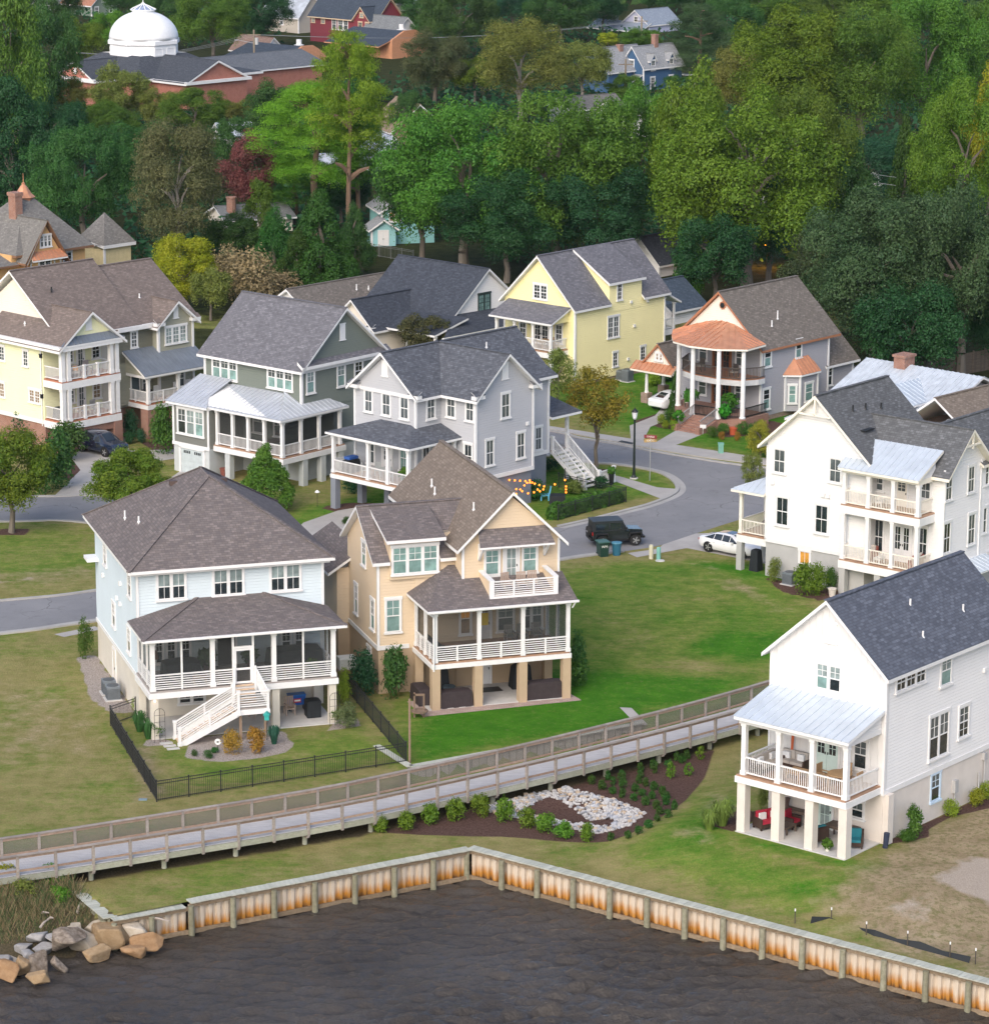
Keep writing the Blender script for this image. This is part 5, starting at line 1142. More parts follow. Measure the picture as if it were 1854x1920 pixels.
 h,ze,zr=far_house('grey roofed cottage with round brick chimney among the trees',(425,440),25,8,6,412,1.1,'x',SID_CR,shingle('roof_grey_mid',(.15,.16,.165),(.19,.2,.205),(.12,.13,.135)))
 b=MB();b.cyl((1.2,1.6,2),(1.2,1.6,ze+2.2),.55,.55,10);b.cyl((1.2,1.6,ze+2.2),(1.2,1.6,ze+2.35),.62,.62,10);b.obj('chimney',[BRICKR],h)
 h,ze,zr=far_house('dark roofed white house in shade behind the yellow house',(1235,520),48,9,5,492,2.4,'x',SID_WH,SH_D)
 h,ze,zr=far_house('dark blue roofed porch building between the yellow and grey houses',(1258,610),48,5,6,580,2.2,'x',SID_WH,shingle('roof_navy',(.05,.07,.095),(.07,.09,.12),(.04,.055,.075)))
 h,ze,zr=far_house('green gabled house with brown roof at the top edge',(172,30),47,6.5,9,8,2.8,'y',siding('siding_green',(.17,.22,.17),.2),shingle('roof_rust',(.3,.15,.1),(.35,.18,.12),(.25,.12,.08)));window(h,'F',0,.9,1.7,ze-1.8,ze-.6,1,GREYG,GREYG);window(h,'F',0,4.6,5.4,ze-1.8,ze-.6,1,GREYG,GREYG);window(h,'F',0,2.8,3.6,ze+.4,ze+1.6,1,GREYG,GREYG)
 h,ze,zr=far_house('grey roofed house at the top edge beside the green gable',(118,25),47,7,9,8,3.0,'y',siding('siding_violet_pale',(.45,.45,.5),.2),shingle('roof_grey_mid',(.15,.16,.165),(.19,.2,.205),(.12,.13,.135)))
 h,ze,zr=far_house('pale tan warehouse at the very top edge of the town',(640,30),47,30,12,16,.6,'x',plain('tan_far',(.5,.46,.38)),plain('white_far',(.6,.62,.64)))
 h,ze,zr=far_house('grey cottage with dark roof right of the red house',(740,95),47,6,8,62,2.6,'y',siding('siding_white_far',(.6,.6,.6),.2),shingle('roof_grey_mid',(.15,.16,.165),(.19,.2,.205),(.12,.13,.135)))
 for(bx,by,pe,nm,w)in((1070,235,205,'grey walled building glimpsed through the oak leaves',9),(1160,260,215,'white building glimpsed between the two big oaks',14),(1330,345,322,'pale roofed house glimpsed under the right oak',8),(1570,355,325,'brick house with white trim glimpsed right of the oak',7),(1480,395,372,'white roofed house low behind the right oak',10)):
  far_house(nm,(bx,by),30,w,6,pe,1.5,'x',SID_WH if 'white' in nm else(BRICKR if 'brick' in nm else SID_C),METALB if 'white roof' in nm else SLT)
# ------ land form
NEAR=[(-60,131),(-45,140),(-35,145.2),(-24.35,150.45),(-21.09,151.95),(-16.49,154.3),(-11.69,156.75),(-6.99,159.4),(-2.34,162.65),(0.76,164.9),(3.91,167.2),(7.06,169.7),(10.31,172.3),(13.47,174.95),(17.5,178.6),(21.5,182.6)]
def cat_interp(x,pts):
 xs=[p[0]for p in pts];ys=[p[1]for p in pts]
 return np.interp(x,xs,ys)
BW=2.6
def off_pt(i_x,d):
 y=float(cat_interp(i_x,NEAR));y2=float(cat_interp(i_x+.5,NEAR));y1=float(cat_interp(i_x-.5,NEAR))
 n=Vector((-(y2-y1),1.0,0)).normalized();return Vector((i_x,y,0))+n*d
FAR=[tuple(off_pt(x,BW)[:2])for x in np.arange(-58,21,1.5)]
WALLC=[(-4.6,167.9),(-2.06,169.39),(0.51,170.9),(2.86,172.5),(5.79,174.32),(8.6,176.1)]
def UE(x):
 f=cat_interp(x,FAR)+.5
 w=cat_interp(x,[(-5.2,162.5),(-4.61,167.9)]+WALLC+[(8.65,176.1),(9.6,174.2)])
 return np.where((x>-5.2)&(x<9.6),np.maximum(f,w),f)
BULK=[(-18.8,147.55),(-15.2,149.6),(-1.12,157.6),(23.2,139.5),(36,130)]
W_O=Vector((20.04,155.75,0));W_Y=R(50.5)
def sm(a,b,x):t=np.clip((x-a)/(b-a),0,1);return t*t*(3-2*t)
def shore_d(x,y):return((y-146.4)*9.2-(x+18.8)*4.6)/math.hypot(9.2,4.6)
def left_of_AB(x,y):
 return((x+21.5)*(147.55-152.6)-(y-152.6)*(-18.8+21.5))>0
def gz(x,y):
 x=np.asarray(x,float);y=np.asarray(y,float)
 ue=UE(x);sharp=(x>-5.0)&(x<8.7)
 s1=np.where(sharp,sm(-.12,.12,y-ue),sm(-1.2,.8,y-ue))
 lx=(x-W_O.x)*math.cos(W_Y)+(y-W_O.y)*math.sin(W_Y);ly=-(x-W_O.x)*math.sin(W_Y)+(y-W_O.y)*math.cos(W_Y)
 dx=np.maximum(np.maximum(-3.7-lx,lx-40),0);dy=np.maximum(np.maximum(-4-ly,ly-8.2),0)
 s2=1-sm(.3,7.5,np.hypot(dx,dy))
 s3=sm(0,14,x-24)
 z=.2+np.maximum(np.maximum(s1,s2),s3*0)
 cc=np.hypot((x-4.2)/2.7,(y-163.6)/1.9);z=z-.28*(1-sm(.45,1.05,cc))*(z<.7)
 sh=(x<-18.8)&~np.asarray(((x+21.5)*(147.55-152.6)-(y-152.6)*2.7)<0)
 zs=np.clip(-1.75+.36*shore_d(x,y),-3.2,.2)
 shm=(x<-18.8)&(((x+21.5)*5.05+(y-152.6)*2.7)<0)&(y<cat_interp(x,NEAR)+1.2)
 shm|=(x<-21.5)&(y<cat_interp(x,NEAR)+.3)
 return np.where(shm,np.minimum(zs,z),z)
def GZ(px,py,guess=.2):
 """photo pixel to a point on the sloping bank"""
 z=guess
 for _ in range(12):
  p=G(px,py,z);z=.5*z+.5*float(gz(p.x,p.y))
 p=G(px,py,z);return p
def poly_sd(X,Y,poly):
 """signed distance to polygon, positive inside"""
 d=np.full(X.shape,1e9);ins=np.zeros(X.shape,bool);n=len(poly)
 for i in range(n):
  x0,y0=poly[i];x1,y1=poly[(i+1)%n]
  ex,ey=x1-x0,y1-y0;t=np.clip(((X-x0)*ex+(Y-y0)*ey)/(ex*ex+ey*ey+1e-9),0,1)
  d=np.minimum(d,np.hypot(X-x0-ex*t,Y-y0-ey*t))
  c=((y0>Y)!=(y1>Y))&(X<(x1-x0)*(Y-y0)/(y1-y0+1e-12)+x0);ins^=c
 return np.where(ins,d,-d)
def loc(o,yaw,pts):
 c,s=math.cos(R(yaw)),math.sin(R(yaw));return[(o[0]+a*c-b*s,o[1]+a*s+b*c)for a,b in pts]
def wob(X,Y,k,seed):
 r=np.random.default_rng(seed);out=np.zeros(X.shape)
 for i in range(7):
  a=r.uniform(0,6.28);f=k*r.uniform(.5,2.2);out+=np.sin((X*math.cos(a)+Y*math.sin(a))*f+r.uniform(0,6.28))/7*1.6
 return out
def ground_material():
 m,nt,b,out=_new('lawn_and_earth')
 def at(n):a=nt.nodes.new('ShaderNodeAttribute');a.attribute_name=n;return a.outputs['Fac']
 tc=N(nt,'ShaderNodeTexCoord');P=tc.outputs['Object']
 big=noise(nt,P,.16,5,.6);mid=noise(nt,P,.75,6,.65);fine=noise(nt,P,9.0,4,.7)
 mp=N(nt,'ShaderNodeMapping');mp.inputs['Scale'].default_value=(.35,2.6,1);mp.inputs['Rotation'].default_value=(0,0,R(-25));nt.links.new(P,mp.inputs[0]);streak=noise(nt,mp.outputs[0],.8,5,.6)
 lush=mixc(nt,ramp(nt,mid,.3,.7),(.040,.165,.010,1),(.085,.250,.018,1))
 mediu=mixc(nt,ramp(nt,mid,.35,.65),(.120,.205,.030,1),(.225,.280,.060,1))
 dry=mixc(nt,ramp(nt,mid,.3,.7),(.235,.220,.075,1),(.37,.315,.14,1))
 l2=math_(nt,'ADD',at('lush'),math_(nt,'MULTIPLY',math_(nt,'SUBTRACT',big,.5),1.1))
 l2=math_(nt,'ADD',l2,math_(nt,'MULTIPLY',math_(nt,'SUBTRACT',streak,.5),.6));l2=math_(nt,'ADD',l2,math_(nt,'MULTIPLY',math_(nt,'SUBTRACT',noise(nt,P,2.4,6,.75),.5),1.1))
 a=mixc(nt,ramp(nt,l2,.15,.5),dry,mediu);a=mixc(nt,ramp(nt,l2,.55,.95),a,lush)
 a=mixc(nt,math_(nt,'MULTIPLY',ramp(nt,fine,.35,.75),.6),a,mixc(nt,.5,a,(.02,.035,.006,1)))
 tn=noise(nt,P,3.2,5,.7)
 a=mixc(nt,math_(nt,'MULTIPLY',ramp(nt,tn,.55,.75),.4),a,(.26,.22,.10,1))
 dirt=mixc(nt,ramp(nt,mid,.35,.7),(.27,.205,.125,1),(.42,.335,.215,1));dirt=mixc(nt,math_(nt,'MULTIPLY',ramp(nt,tn,.48,.62),.75),dirt,(.17,.17,.065,1))
 sand=mixc(nt,ramp(nt,fine,.3,.7),(.38,.32,.26,1),(.48,.41,.34,1))
 mul=mixc(nt,ramp(nt,fine,.35,.65),(.075,.042,.034,1),(.15,.095,.078,1))
 grav=mixc(nt,ramp(nt,noise(nt,P,22,2),.35,.65),(.22,.19,.17,1),(.52,.46,.42,1))
 shr=mixc(nt,ramp(nt,fine,.3,.7),(.06,.055,.03,1),(.14,.11,.07,1))
 def edge(nm,k=.35):return ramp(nt,math_(nt,'ADD',at(nm),math_(nt,'MULTIPLY',math_(nt,'SUBTRACT',mid,.5),k)),.42,.58)
 a=mixc(nt,ramp(nt,math_(nt,'ADD',at('dirt'),math_(nt,'MULTIPLY',math_(nt,'SUBTRACT',mid,.5),1.3)),.3,.75),a,dirt)
 a=mixc(nt,ramp(nt,math_(nt,'ADD',at('sand'),math_(nt,'MULTIPLY',math_(nt,'SUBTRACT',mid,.5),1.2)),.4,.7),a,sand)
 a=mixc(nt,edge('mulch',.1),a,mul);a=mixc(nt,edge('gravel',.1),a,grav);a=mixc(nt,edge('shore',.5),a,shr)
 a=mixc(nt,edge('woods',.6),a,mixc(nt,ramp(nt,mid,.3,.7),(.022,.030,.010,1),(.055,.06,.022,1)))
 nt.links.new(a,b.inputs['Base Color']);b.inputs['Roughness'].default_value=1.0;b.inputs['Specular IOR Level'].default_value=.05
 h=math_(nt,'ADD',fine,math_(nt,'MULTIPLY',noise(nt,P,30,3),.6));bump(nt,b,h,1.0,.09)
 return m
HY,TY=17.5,18.0
HO,TO,NO,GO,CO=(-19.25,172.57),(-3.49,178.38),(22.99,205.6),(-11.73,227.98),(21.97,258.6)
def terrain():
 xs=np.concatenate([np.arange(-130,-50,8),np.arange(-50,50,.5),np.arange(50,130,8)]);ys=np.concatenate([np.arange(128,186,.5),np.arange(186,300,.75),np.arange(300,700,12),[760,900,1300,2200,3500]])
 X,Y=np.meshgrid(xs,ys);nx,ny=len(xs),len(ys)
 yb=cat_interp(X,BULK);slope_n=.82
 dwat=np.where(X>=-18.8,(yb-Y)*slope_n,-1)
 snap=(dwat>0)&(dwat<.55);Y=np.where(snap,yb+.02,Y);kill=dwat>=.55
 Z=gz(X,Y)
 far=(Y<300)
 Z=Z+.025*wob(X,Y,1.1,3)*(np.abs(Z-.2)<.9)*(Z<1.19)
 v=np.stack([X,Y,Z],-1).reshape(-1,3)
 idx=np.arange(nx*ny).reshape(ny,nx)
 q=np.stack([idx[:-1,:-1],idx[:-1,1:],idx[1:,1:],idx[1:,:-1]],-1).reshape(-1,4)
 kq=kill.ravel()[q].any(1);q=q[~kq]
 me=bpy.data.meshes.new('ground');me.from_pydata(v.tolist(),[],q.tolist());me.update()
 X1,Y1=v[:,0],v[:,1];w1=wob(X1,Y1,.55,11)*.6
 def soft(poly,s=1.0,wk=1.0):return np.clip(.5+(poly_sd(X1,Y1,poly)+w1*wk)/(2*s),0,1)
 lush=np.full(X1.shape,.24)
 tl=loc(TO,TY,[(-4,-4.5),(-3.2,6),(8,0),(12,16),(25,26)]);
 T_l=[(-5.6,173.5),(-4.7,167.9),(2.9,172.6),(8.6,176.2),(14,180),(17,186),(11,186.5),(2,188),(-4,184)]
 lush=np.maximum(lush,1.05*soft(T_l,2.2,1.5))
 NT=[(-1,205),(4,212),(11,213),(18,210),(22,203),(24,196),(18,188),(6,186),(-2,190)]
 lush=np.maximum(lush,.56*soft(NT,2.0,2))
 lush=np.maximum(lush,.95*soft([(8,190),(16,187),(24,195),(22,199),(14,196)],2.5,2));lush=np.maximum(lush,1.0*soft([(13.5,213),(19,212.5),(20.5,208),(16.5,207.5)],1,1))
 HL=loc(HO,HY,[(-1.5,-10),(12.3,-8),(12.6,4),(10,-1),(0,-1)]);lush=np.maximum(lush,.42*soft(HL,1.5))
 WL=[(9,160),(12,166),(14.5,162),(12.5,156),(19,150.5),(26,156.5),(34,166),(34,160),(24,150),(15,147.5),(7,155)]
 lush=np.maximum(lush,.80*soft(WL,1.6,1.5));lush=np.maximum(lush,.92*soft([(12.5,158),(19.5,152.2),(26,160),(25,157),(20,150.8),(13,155)],.7,.5))
 lush=np.maximum(lush,.75*soft([(-20,219),(-8,236),(-4,232),(-12,218)],1.5));lush=np.maximum(lush,.42*soft([(-40,209),(-25,206),(-25,223),(-40,222)],4,3))
 lush=np.maximum(lush,.72*soft([(3,224),(13.8,234),(13,239),(6,244),(-2,240)],1.0));lush=np.maximum(lush,.82*soft([(9,256),(22,244),(30,240),(30,262),(14,268),(8,262)],2));lush=np.maximum(lush,.8*soft([(2,262),(14,262),(22,285),(8,280)],2))
 dirt=soft([(26.9,164.5),(19.5,153.4),(16.0,149.0),(17.6,144.6),(24,139.5),(40,132),(60,150),(60,175)],1.6,1.2)*.85
 dirt=np.maximum(dirt,.5*soft([(14,213.8),(15,207),(18,200),(19.5,201),(17,208)],1.2,1));dirt=np.maximum(dirt,.48*soft([(-40,203),(-27,205),(-27,211),(-40,209)],2,2));dirt=np.maximum(dirt,.42*soft([(-30,166),(-22,170),(-21,180),(-30,184)],3,3))
 dirt=np.maximum(dirt,.42*soft([(8.4,157.2),(12.2,153.9),(13.6,155.2),(10.8,158.8),(10,160.5)],1.2,1));dirt=np.maximum(dirt,.4*soft([(-10,152),(4,159),(7,157),(0,157.4)],1.5,1.5))
 dirt=np.maximum(dirt,.55*soft([(10.8,161.5),(11.9,160),(13.0,161.5),(12.8,165),(11.6,166)],.7,.6));dirt=np.maximum(dirt,.55*soft([(-18.8,172),(-17.5,162.2),(-19.2,161.8),(-21,172)],.6,.5))
 sand=.75*soft([(18.5,147.2),(21.5,145.4),(21.5,148.6),(20,149)],1.2,1.4);sand=np.maximum(sand,.95*soft([(22.6,150.6),(26,147.5),(28,153),(24.5,154.5)],.8,1));sand=np.maximum(sand,.7*soft([(-36,205.5),(-31,206.5),(-31,208.3),(-36,207.6)],.9,1))
 mulch=np.zeros(X1.shape)
 beds=[([(-6.34,160.1),(-3.76,159.59),(0.5,159.46),(4.13,158.62),(5.93,158.18),(7.28,158.83),(9.11,161.39),(10.5,164.4),(11.7,169.1),(12.7,174.2),(11.9,175),(9.68,173.5),(5.67,170.2),(1.77,167.1),(-.74,165.2),(-3.82,162.8),(-6.25,161.01)],.35),(loc((20.04,155.75),50.5,[(-.1,-.1),(2.42,-1.3),(3.6,-.6),(5.9,-.5),(8.6,-1.4),(14,-1.3),(14,0),(0,0)]),.25),(loc((20.04,155.75),50.5,[(-4.6,6.0),(-3.4,6.6),(-3.4,8.6),(0,8.8),(0,7.2),(-3.3,7.0)]),.3),(loc(NO,50.5,[(-.4,6),(-.8,5.2),(-2.8,2.6),(-3.0,-.6),(-.5,-1),(0,0)]),.3),(loc(GO,47.3,[(-.6,1.2),(-.8,-4),(-.3,-7.5),(4,-7.3),(5.5,-4),(2,.5)]),.5),(loc(CO,48,[(-7.4,3.6),(-7,8),(-3,8.5),(-2.5,7.6),(-5,4.2)]),.4),(loc(CO,48,[(-6.9,.5),(-6.6,-1.6),(-3.2,-3.4),(1,-2.3),(1,-.2),(-3.4,-1.1),(-5.1,.8)]),.4),([(-33.5,240),(-32.6,236),(-31.6,240),(-32.4,243)],.5),([(-35.5,219.6),(-33.2,219.6),(-33.2,221.5),(-35.5,221.5)],.6),([(7.0,239.9),(8.9,239.3),(8.8,241.2),(7.2,241.4)],.4),([(-28.5,250),(-27,246.8),(-24.5,247),(-25,251)],.4)]
 for pl,s in beds:mulch=np.maximum(mulch,np.clip(.5+(poly_sd(X1,Y1,pl)+w1*.12)/(2*s),0,1))
 gravel=np.zeros(X1.shape)
 for pl in(loc(HO,HY,[(.97,-3.5),(1.9,-4.4),(2.9,-4.9),(4.8,-4.9),(6.6,-4.3),(7.35,-3.1),(7.4,-.4),(6.6,-.1),(2.4,-.1),(1.6,-1.6)]),loc(HO,HY,[(-.1,5.2),(-1.4,6),(-2.0,9),(-1.7,12.2),(-1.2,18),(0,18),(0,5)]),loc(HO,HY,[(9.8,-1.1),(12,-.8),(12,1.5),(10.8,.6)]),loc(HO,HY,[(-.9,-.9),(.9,-1.2),(.8,-.1),(-.3,.4)])):
  gravel=np.maximum(gravel,np.clip(.5+(poly_sd(X1,Y1,pl)+w1*.1)/.5,0,1))
 shore=np.where((X1<-18.6)&(((X1+21.5)*5.05+(Y1-152.6)*2.7)<.3)&(Y1<cat_interp(X1,NEAR)+2.2),1.0,0.0);shore=np.maximum(shore,np.clip(.9-np.abs(Y1-cat_interp(X1,NEAR)-1.2)/2.6,0,1)*((X1<13)&(v[:,2]<.7)))
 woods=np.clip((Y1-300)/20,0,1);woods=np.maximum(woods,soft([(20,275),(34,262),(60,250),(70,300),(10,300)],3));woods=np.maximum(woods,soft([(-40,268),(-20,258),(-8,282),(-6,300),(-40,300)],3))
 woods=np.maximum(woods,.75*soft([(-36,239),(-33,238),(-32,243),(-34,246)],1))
 for nm,arr in(('lush',lush),('dirt',dirt),('sand',sand),('mulch',mulch),('gravel',gravel),('shore',shore),('woods',woods)):
  at=me.attributes.new(nm,'FLOAT','POINT');at.data.foreach_set('value',arr.astype(np.float32))
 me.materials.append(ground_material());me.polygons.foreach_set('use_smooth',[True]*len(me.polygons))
 kind(link('ground',me),'structure')
def sheet(name,pts,mat,z=LZ+.004,t=0.0):
 """flat paving cut to a polygon; with a thickness it becomes a real step"""
 b=MB();n=len(pts)
 ar=sum(pts[i][0]*pts[(i+1)%n][1]-pts[(i+1)%n][0]*pts[i][1]for i in range(n))
 if ar<0:pts=pts[::-1]
 if t:b.slab([(x,y,z+t)for x,y in pts],t+.05,0,0)
 else:b.add([(x,y,z)for x,y in pts],[tuple(range(n))])
 return kind(b.obj(name,[mat]),'structure')
def ribbon(name,line,w,mat,z,h,parent=None):
 b=MB();P=[Vector((x,y,0))for x,y in line];L=[];Rr=[]
 for i,p in enumerate(P):
  d=(P[min(i+1,len(P)-1)]-P[max(i-1,0)]).normalized();n=Vector((-d.y,d.x,0));L.append(p+n*w/2);Rr.append(p-n*w/2)
 for i in range(len(P)-1):
  b.slab([(Rr[i].x,Rr[i].y,z+h),(Rr[i+1].x,Rr[i+1].y,z+h),(L[i+1].x,L[i+1].y,z+h),(L[i].x,L[i].y,z+h)],h+.1,0,0)
 return b.obj(name,[mat],parent)
def smooth_line(pts,n=6):
 P=[Vector((a,c,0))for a,c in pts];out=[]
 for i in range(len(P)-1):
  p0,p1,p2,p3=P[max(i-1,0)],P[i],P[i+1],P[min(i+2,len(P)-1)]
  for k in range(n):
   t=k/n;q=.5*((2*p1)+(p2-p0)*t+(2*p0-5*p1+4*p2-p3)*t*t+(3*p1-p0-3*p2+p3)*t**3);out.append((q.x,q.y))
 out.append((P[-1].x,P[-1].y));return out
def asphalt():
 m,nt,b,out=_new('asphalt_grey');tc=N(nt,'ShaderNodeTexCoord');P=tc.outputs['Object']
 n1=noise(nt,P,.22,6,.65);n2=noise(nt,P,14,3);n3=noise(nt,P,1.1,5,.7)
 a=mixc(nt,ramp(nt,n1,.3,.7),(.185,.187,.197,1),(.255,.255,.262,1));a=mixc(nt,math_(nt,'MULTIPLY',ramp(nt,n3,.58,.75),.5),a,(.10,.095,.095,1));a=mixc(nt,math_(nt,'MULTIPLY',n2,.3),a,(.11,.11,.115,1))
 vo=N(nt,'ShaderNodeTexVoronoi',Scale=.35);vo.feature='DISTANCE_TO_EDGE';wp=N(nt,'ShaderNodeVectorMath');wp.operation='ADD';nt.links.new(P,wp.inputs[0])
 nn=N(nt,'ShaderNodeTexNoise',Scale=.9,Detail=4.0);nt.links.new(P,nn.inputs[0]);nt.links.new(nn.outputs['Color'],wp.inputs[1]);nt.links.new(wp.outputs[0],vo.inputs['Vector'])
 crack=math_(nt,'SUBTRACT',1.0,ramp(nt,vo.outputs['Distance'],.0,.018));a=mixc(nt,math_(nt,'MULTIPLY',crack,math_(nt,'MULTIPLY',ramp(nt,n1,.48,.6),.7)),a,(.06,.058,.056,1))
 nt.links.new(a,b.inputs['Base Color']);b.inputs['Roughness'].default_value=.9;bump(nt,b,n2,.25,.01);return m
def concrete(name,c,joint=1.5):
 m,nt,b,out=_new(name);tc=N(nt,'ShaderNodeTexCoord');P=tc.outputs['Object']
 n1=noise(nt,P,.5,6,.65);n2=noise(nt,P,9,4)
 a=mixc(nt,ramp(nt,n1,.3,.7),c4(c,.78),c4(c,1.06));a=mixc(nt,math_(nt,'MULTIPLY',n2,.25),a,c4(c,.6));nt.links.new(a,b.inputs['Base Color']);b.inputs['Roughness'].default_value=.9;bump(nt,b,n2,.2,.01);return m
def roads():
 AS=asphalt();CO_=concrete('road_concrete',(.43,.41,.385));KB=concrete('kerb_concrete',(.40,.39,.37))
 z=LZ
 south=smooth_line([(-60,183),(-45,188.8),(-31.3,194.1),(-25.6,197.2),(-12,204.6),(0,210.4),(5.7,213.9),(9.0,215.7),(11.8,217.6),(14.5,221.0),(17.6,224.8),(24,232),(32,240)],5)
 isl=smooth_line([(4.6,222.7),(7.0,224.9),(9.7,227.7),(11.6,229.8),(13.4,232.8),(13.85,235.5),(13.3,238.6),(12.1,240.7),(9.4,242.7),(6.5,243.8),(-1,250)],5)
 northf=smooth_line([(-6,262.5),(4.3,255.0),(6.8,252.3),(9.6,250.1),(12.4,247.6),(15.7,245.0),(20,242.2),(25,240.5),(32,240)],4)
 mainN=smooth_line([(-60,193),(-45,198),(-32.5,202),(-26.5,204.7),(-15.3,212.8),(-12.0,216),(-4,217.8),(4.6,222.7)],5)
 upS=smooth_line([(-60,221.6),(-35.7,223.4),(-31.9,223.9),(-28.9,222.9),(-25.5,220.6),(-20,216.8),(-15.3,212.8)],5)
 upN=smooth_line([(-60,231.4),(-35,231.2),(-30,231.5),(-24,228.6),(-18,224.2),(-12.0,221.0),(-9,220.2),(-4,217.8)],5)
 sheet('road',south+northf[::-1][0:1]+[(31,242)]+northf[::-1]+isl[::-1]+mainN[::-1],AS)
 sheet('road',upS+[(-12.0,216)]+[(-4,217.8)]+upN[::-1],AS,LZ+.008)
 for nm,ln in(('kerb',south[:int(len(south)*.60)]),('kerb',isl),('kerb',northf),('kerb',mainN[:-12]),('kerb',upS),('kerb',upN[:12])):
  kind(ribbon(nm,ln,.32,KB,z,.1),'structure')
 for nm,ln,o in(('gutter',isl,1),('gutter',south[:int(len(south)*.6)],1)):
  off=[]
  for i,p in enumerate(ln):
   a=Vector(ln[max(i-1,0)]);c=Vector(ln[min(i+1,len(ln)-1)]);d=(c-a).normalized();s=-1 if ln is isl else 1;off.append((p[0]-d.y*s*.42,p[1]+d.x*s*.42))
  kind(ribbon(nm,off,.45,KB,z,.013),'structure')
 sheet('driveway',[(9.3,215.2),(9.9,214.1),(13.5,216.7),(16.9,214.0),(17.8,213.2),(20.5,211),(24,214.5),(20,218.4),(16.5,218.9),(15.2,221.0),(14.4,220.9),(11.9,217.7),(11.7,217.2)],CO_,LZ+.012)
 sheet('verge',[(11.7,217.15),(9.05,215.45),(9.3,215.25),(11.6,216.5)],MATS['lawn_and_earth'],LZ+.016)
 sheet('front_walk',[(8.1,237.6),(9.1,237.2),(12.5,231.3),(13.5,233.2),(13.75,234.6),(12.3,235.1),(9.9,238.3),(7.5,241)],CO_,LZ+.012)
 sheet('driveway',[(-14.6,219.5),(-9.3,219.2),(-9,222.5),(-6.9,226.2),(-9.2,229),(-11.5,227.3),(-13.8,223.6)],CO_,LZ+.012)
 sheet('driveway',[(-32.9,231.2),(-30.2,231.5),(-29.6,237),(-28.4,242),(-25.2,244),(-24.5,247.5),(-29,247),(-30,252),(-33,250),(-33.2,244),(-32,240)],CO_,LZ+.012)
 sheet('driveway',[(-26.5,229.8),(-22.2,227),(-20.8,236),(-24.3,239.8)],CO_,LZ+.012)
 sheet('driveway',[(11.0,251.5),(11.1,257),(13.4,261),(14.5,266),(17,270),(20,267),(16.2,262),(14.4,259.4),(12.8,256.6),(11.9,250.9)],CO_,LZ+.012)
 sheet('front_walk',[(14.9,255.4),(16.8,253.6),(14.6,249.9),(14.0,249.5),(12.9,250.6)],CO_,LZ+.012)
 sheet('pavement',[(-4,263),(4.4,256.5),(10.9,251.8),(15.0,249.2),(21.0,245.0),(28,241.5),(27.5,240.6),(20.3,243.0),(15.9,245.6),(10.6,249.8),(4.5,255.4)],CO_,LZ+.02,.07)
 sheet('front_walk',loc(HO,HY,[(-1.7,23.2),(1.1,24.3),(1.4,23.5),(-1.2,22.4)]),CO_,LZ+.012)
 sheet('walk_pad',[(7.4,179.2),(8.1,179.1),(8.9,175.9),(8.3,175.7)],CO_,LZ+.012)
 sheet('manhole_cover',[(-26.8+.45*math.cos(a),192+.45*math.sin(a))for a in np.linspace(0,6.2,14)],BLACKM,LZ+.01)if False else None
 sheet('storm_drain',[(10.2,251.0),(11.2,250.1),(11.0,249.6),(9.9,250.5)],BLACKM,LZ+.11)
 PV=brickm('paver_pink',(.36,.26,.22),(.46,.36,.31),(.28,.22,.19),.3,.2,.015);sheet('paver_apron',loc(TO,TY,[(-.95,-.95),(8.95,-.6),(8.75,.8),(8.4,.12),(-.3,.1),(-.3,2.2),(-1.0,2.2)]),PV,LZ+.012)
def water():
 xs=np.concatenate([np.arange(-120,-34,2),np.arange(-34,42,.16),np.arange(42,120,2)]);ys=np.concatenate([np.arange(20,130,2),np.arange(130,160,.16)])
 X,Y=np.meshgrid(xs,ys);r=np.random.default_rng(5);Z=np.zeros(X.shape)
 for i in range(70):
  lam=r.uniform(.5,1.8);a=R(98)+r.normal(0,.42);k=6.283/lam;amp=.0115*lam
  ph=(X*math.cos(a)+Y*math.sin(a))*k+r.uniform(0,6.28)+.8*np.sin(X*.13+Y*.09+i);Z+=amp*(np.sin(ph)+.35*np.sin(2*ph+.6))
 Z*=.55+.45*np.clip(.5+wob(X,Y,.11,9),0,1.2)
 v=np.stack([X,Y,Z-1.4],-1).reshape(-1,3);ny,nx=X.shape;idx=np.arange(nx*ny).reshape(ny,nx)
 q=np.stack([idx[:-1,:-1],idx[:-1,1:],idx[1:,1:],idx[1:,:-1]],-1).reshape(-1,4)
 me=bpy.data.meshes.new('water');me.vertices.add(len(v));me.vertices.foreach_set('co',v.ravel());me.loops.add(q.size);me.loops.foreach_set('vertex_index',q.ravel().astype(np.int32));me.polygons.add(len(q));me.polygons.foreach_set('loop_start',np.arange(0,q.size,4,dtype=np.int32));me.update(calc_edges=True)
 me.polygons.foreach_set('use_smooth',[True]*len(q))
 m,nt,b,out=_new('river_water');tc=N(nt,'ShaderNodeTexCoord');n1=noise(nt,tc.outputs['Object'],4.0,5,.6);n0=noise(nt,tc.outputs['Object'],.12,3)
 nt.links.new(mixc(nt,ramp(nt,n0,.3,.7),(.040,.034,.028,1),(.066,.058,.051,1)),b.inputs['Base Color']);b.inputs['Roughness'].default_value=.05;b.inputs['IOR'].default_value=1.33;b.inputs['Specular IOR Level'].default_value=.5
 bump(nt,b,n1,.8,.2);me.materials.append(m);kind(link('water',me),'structure')
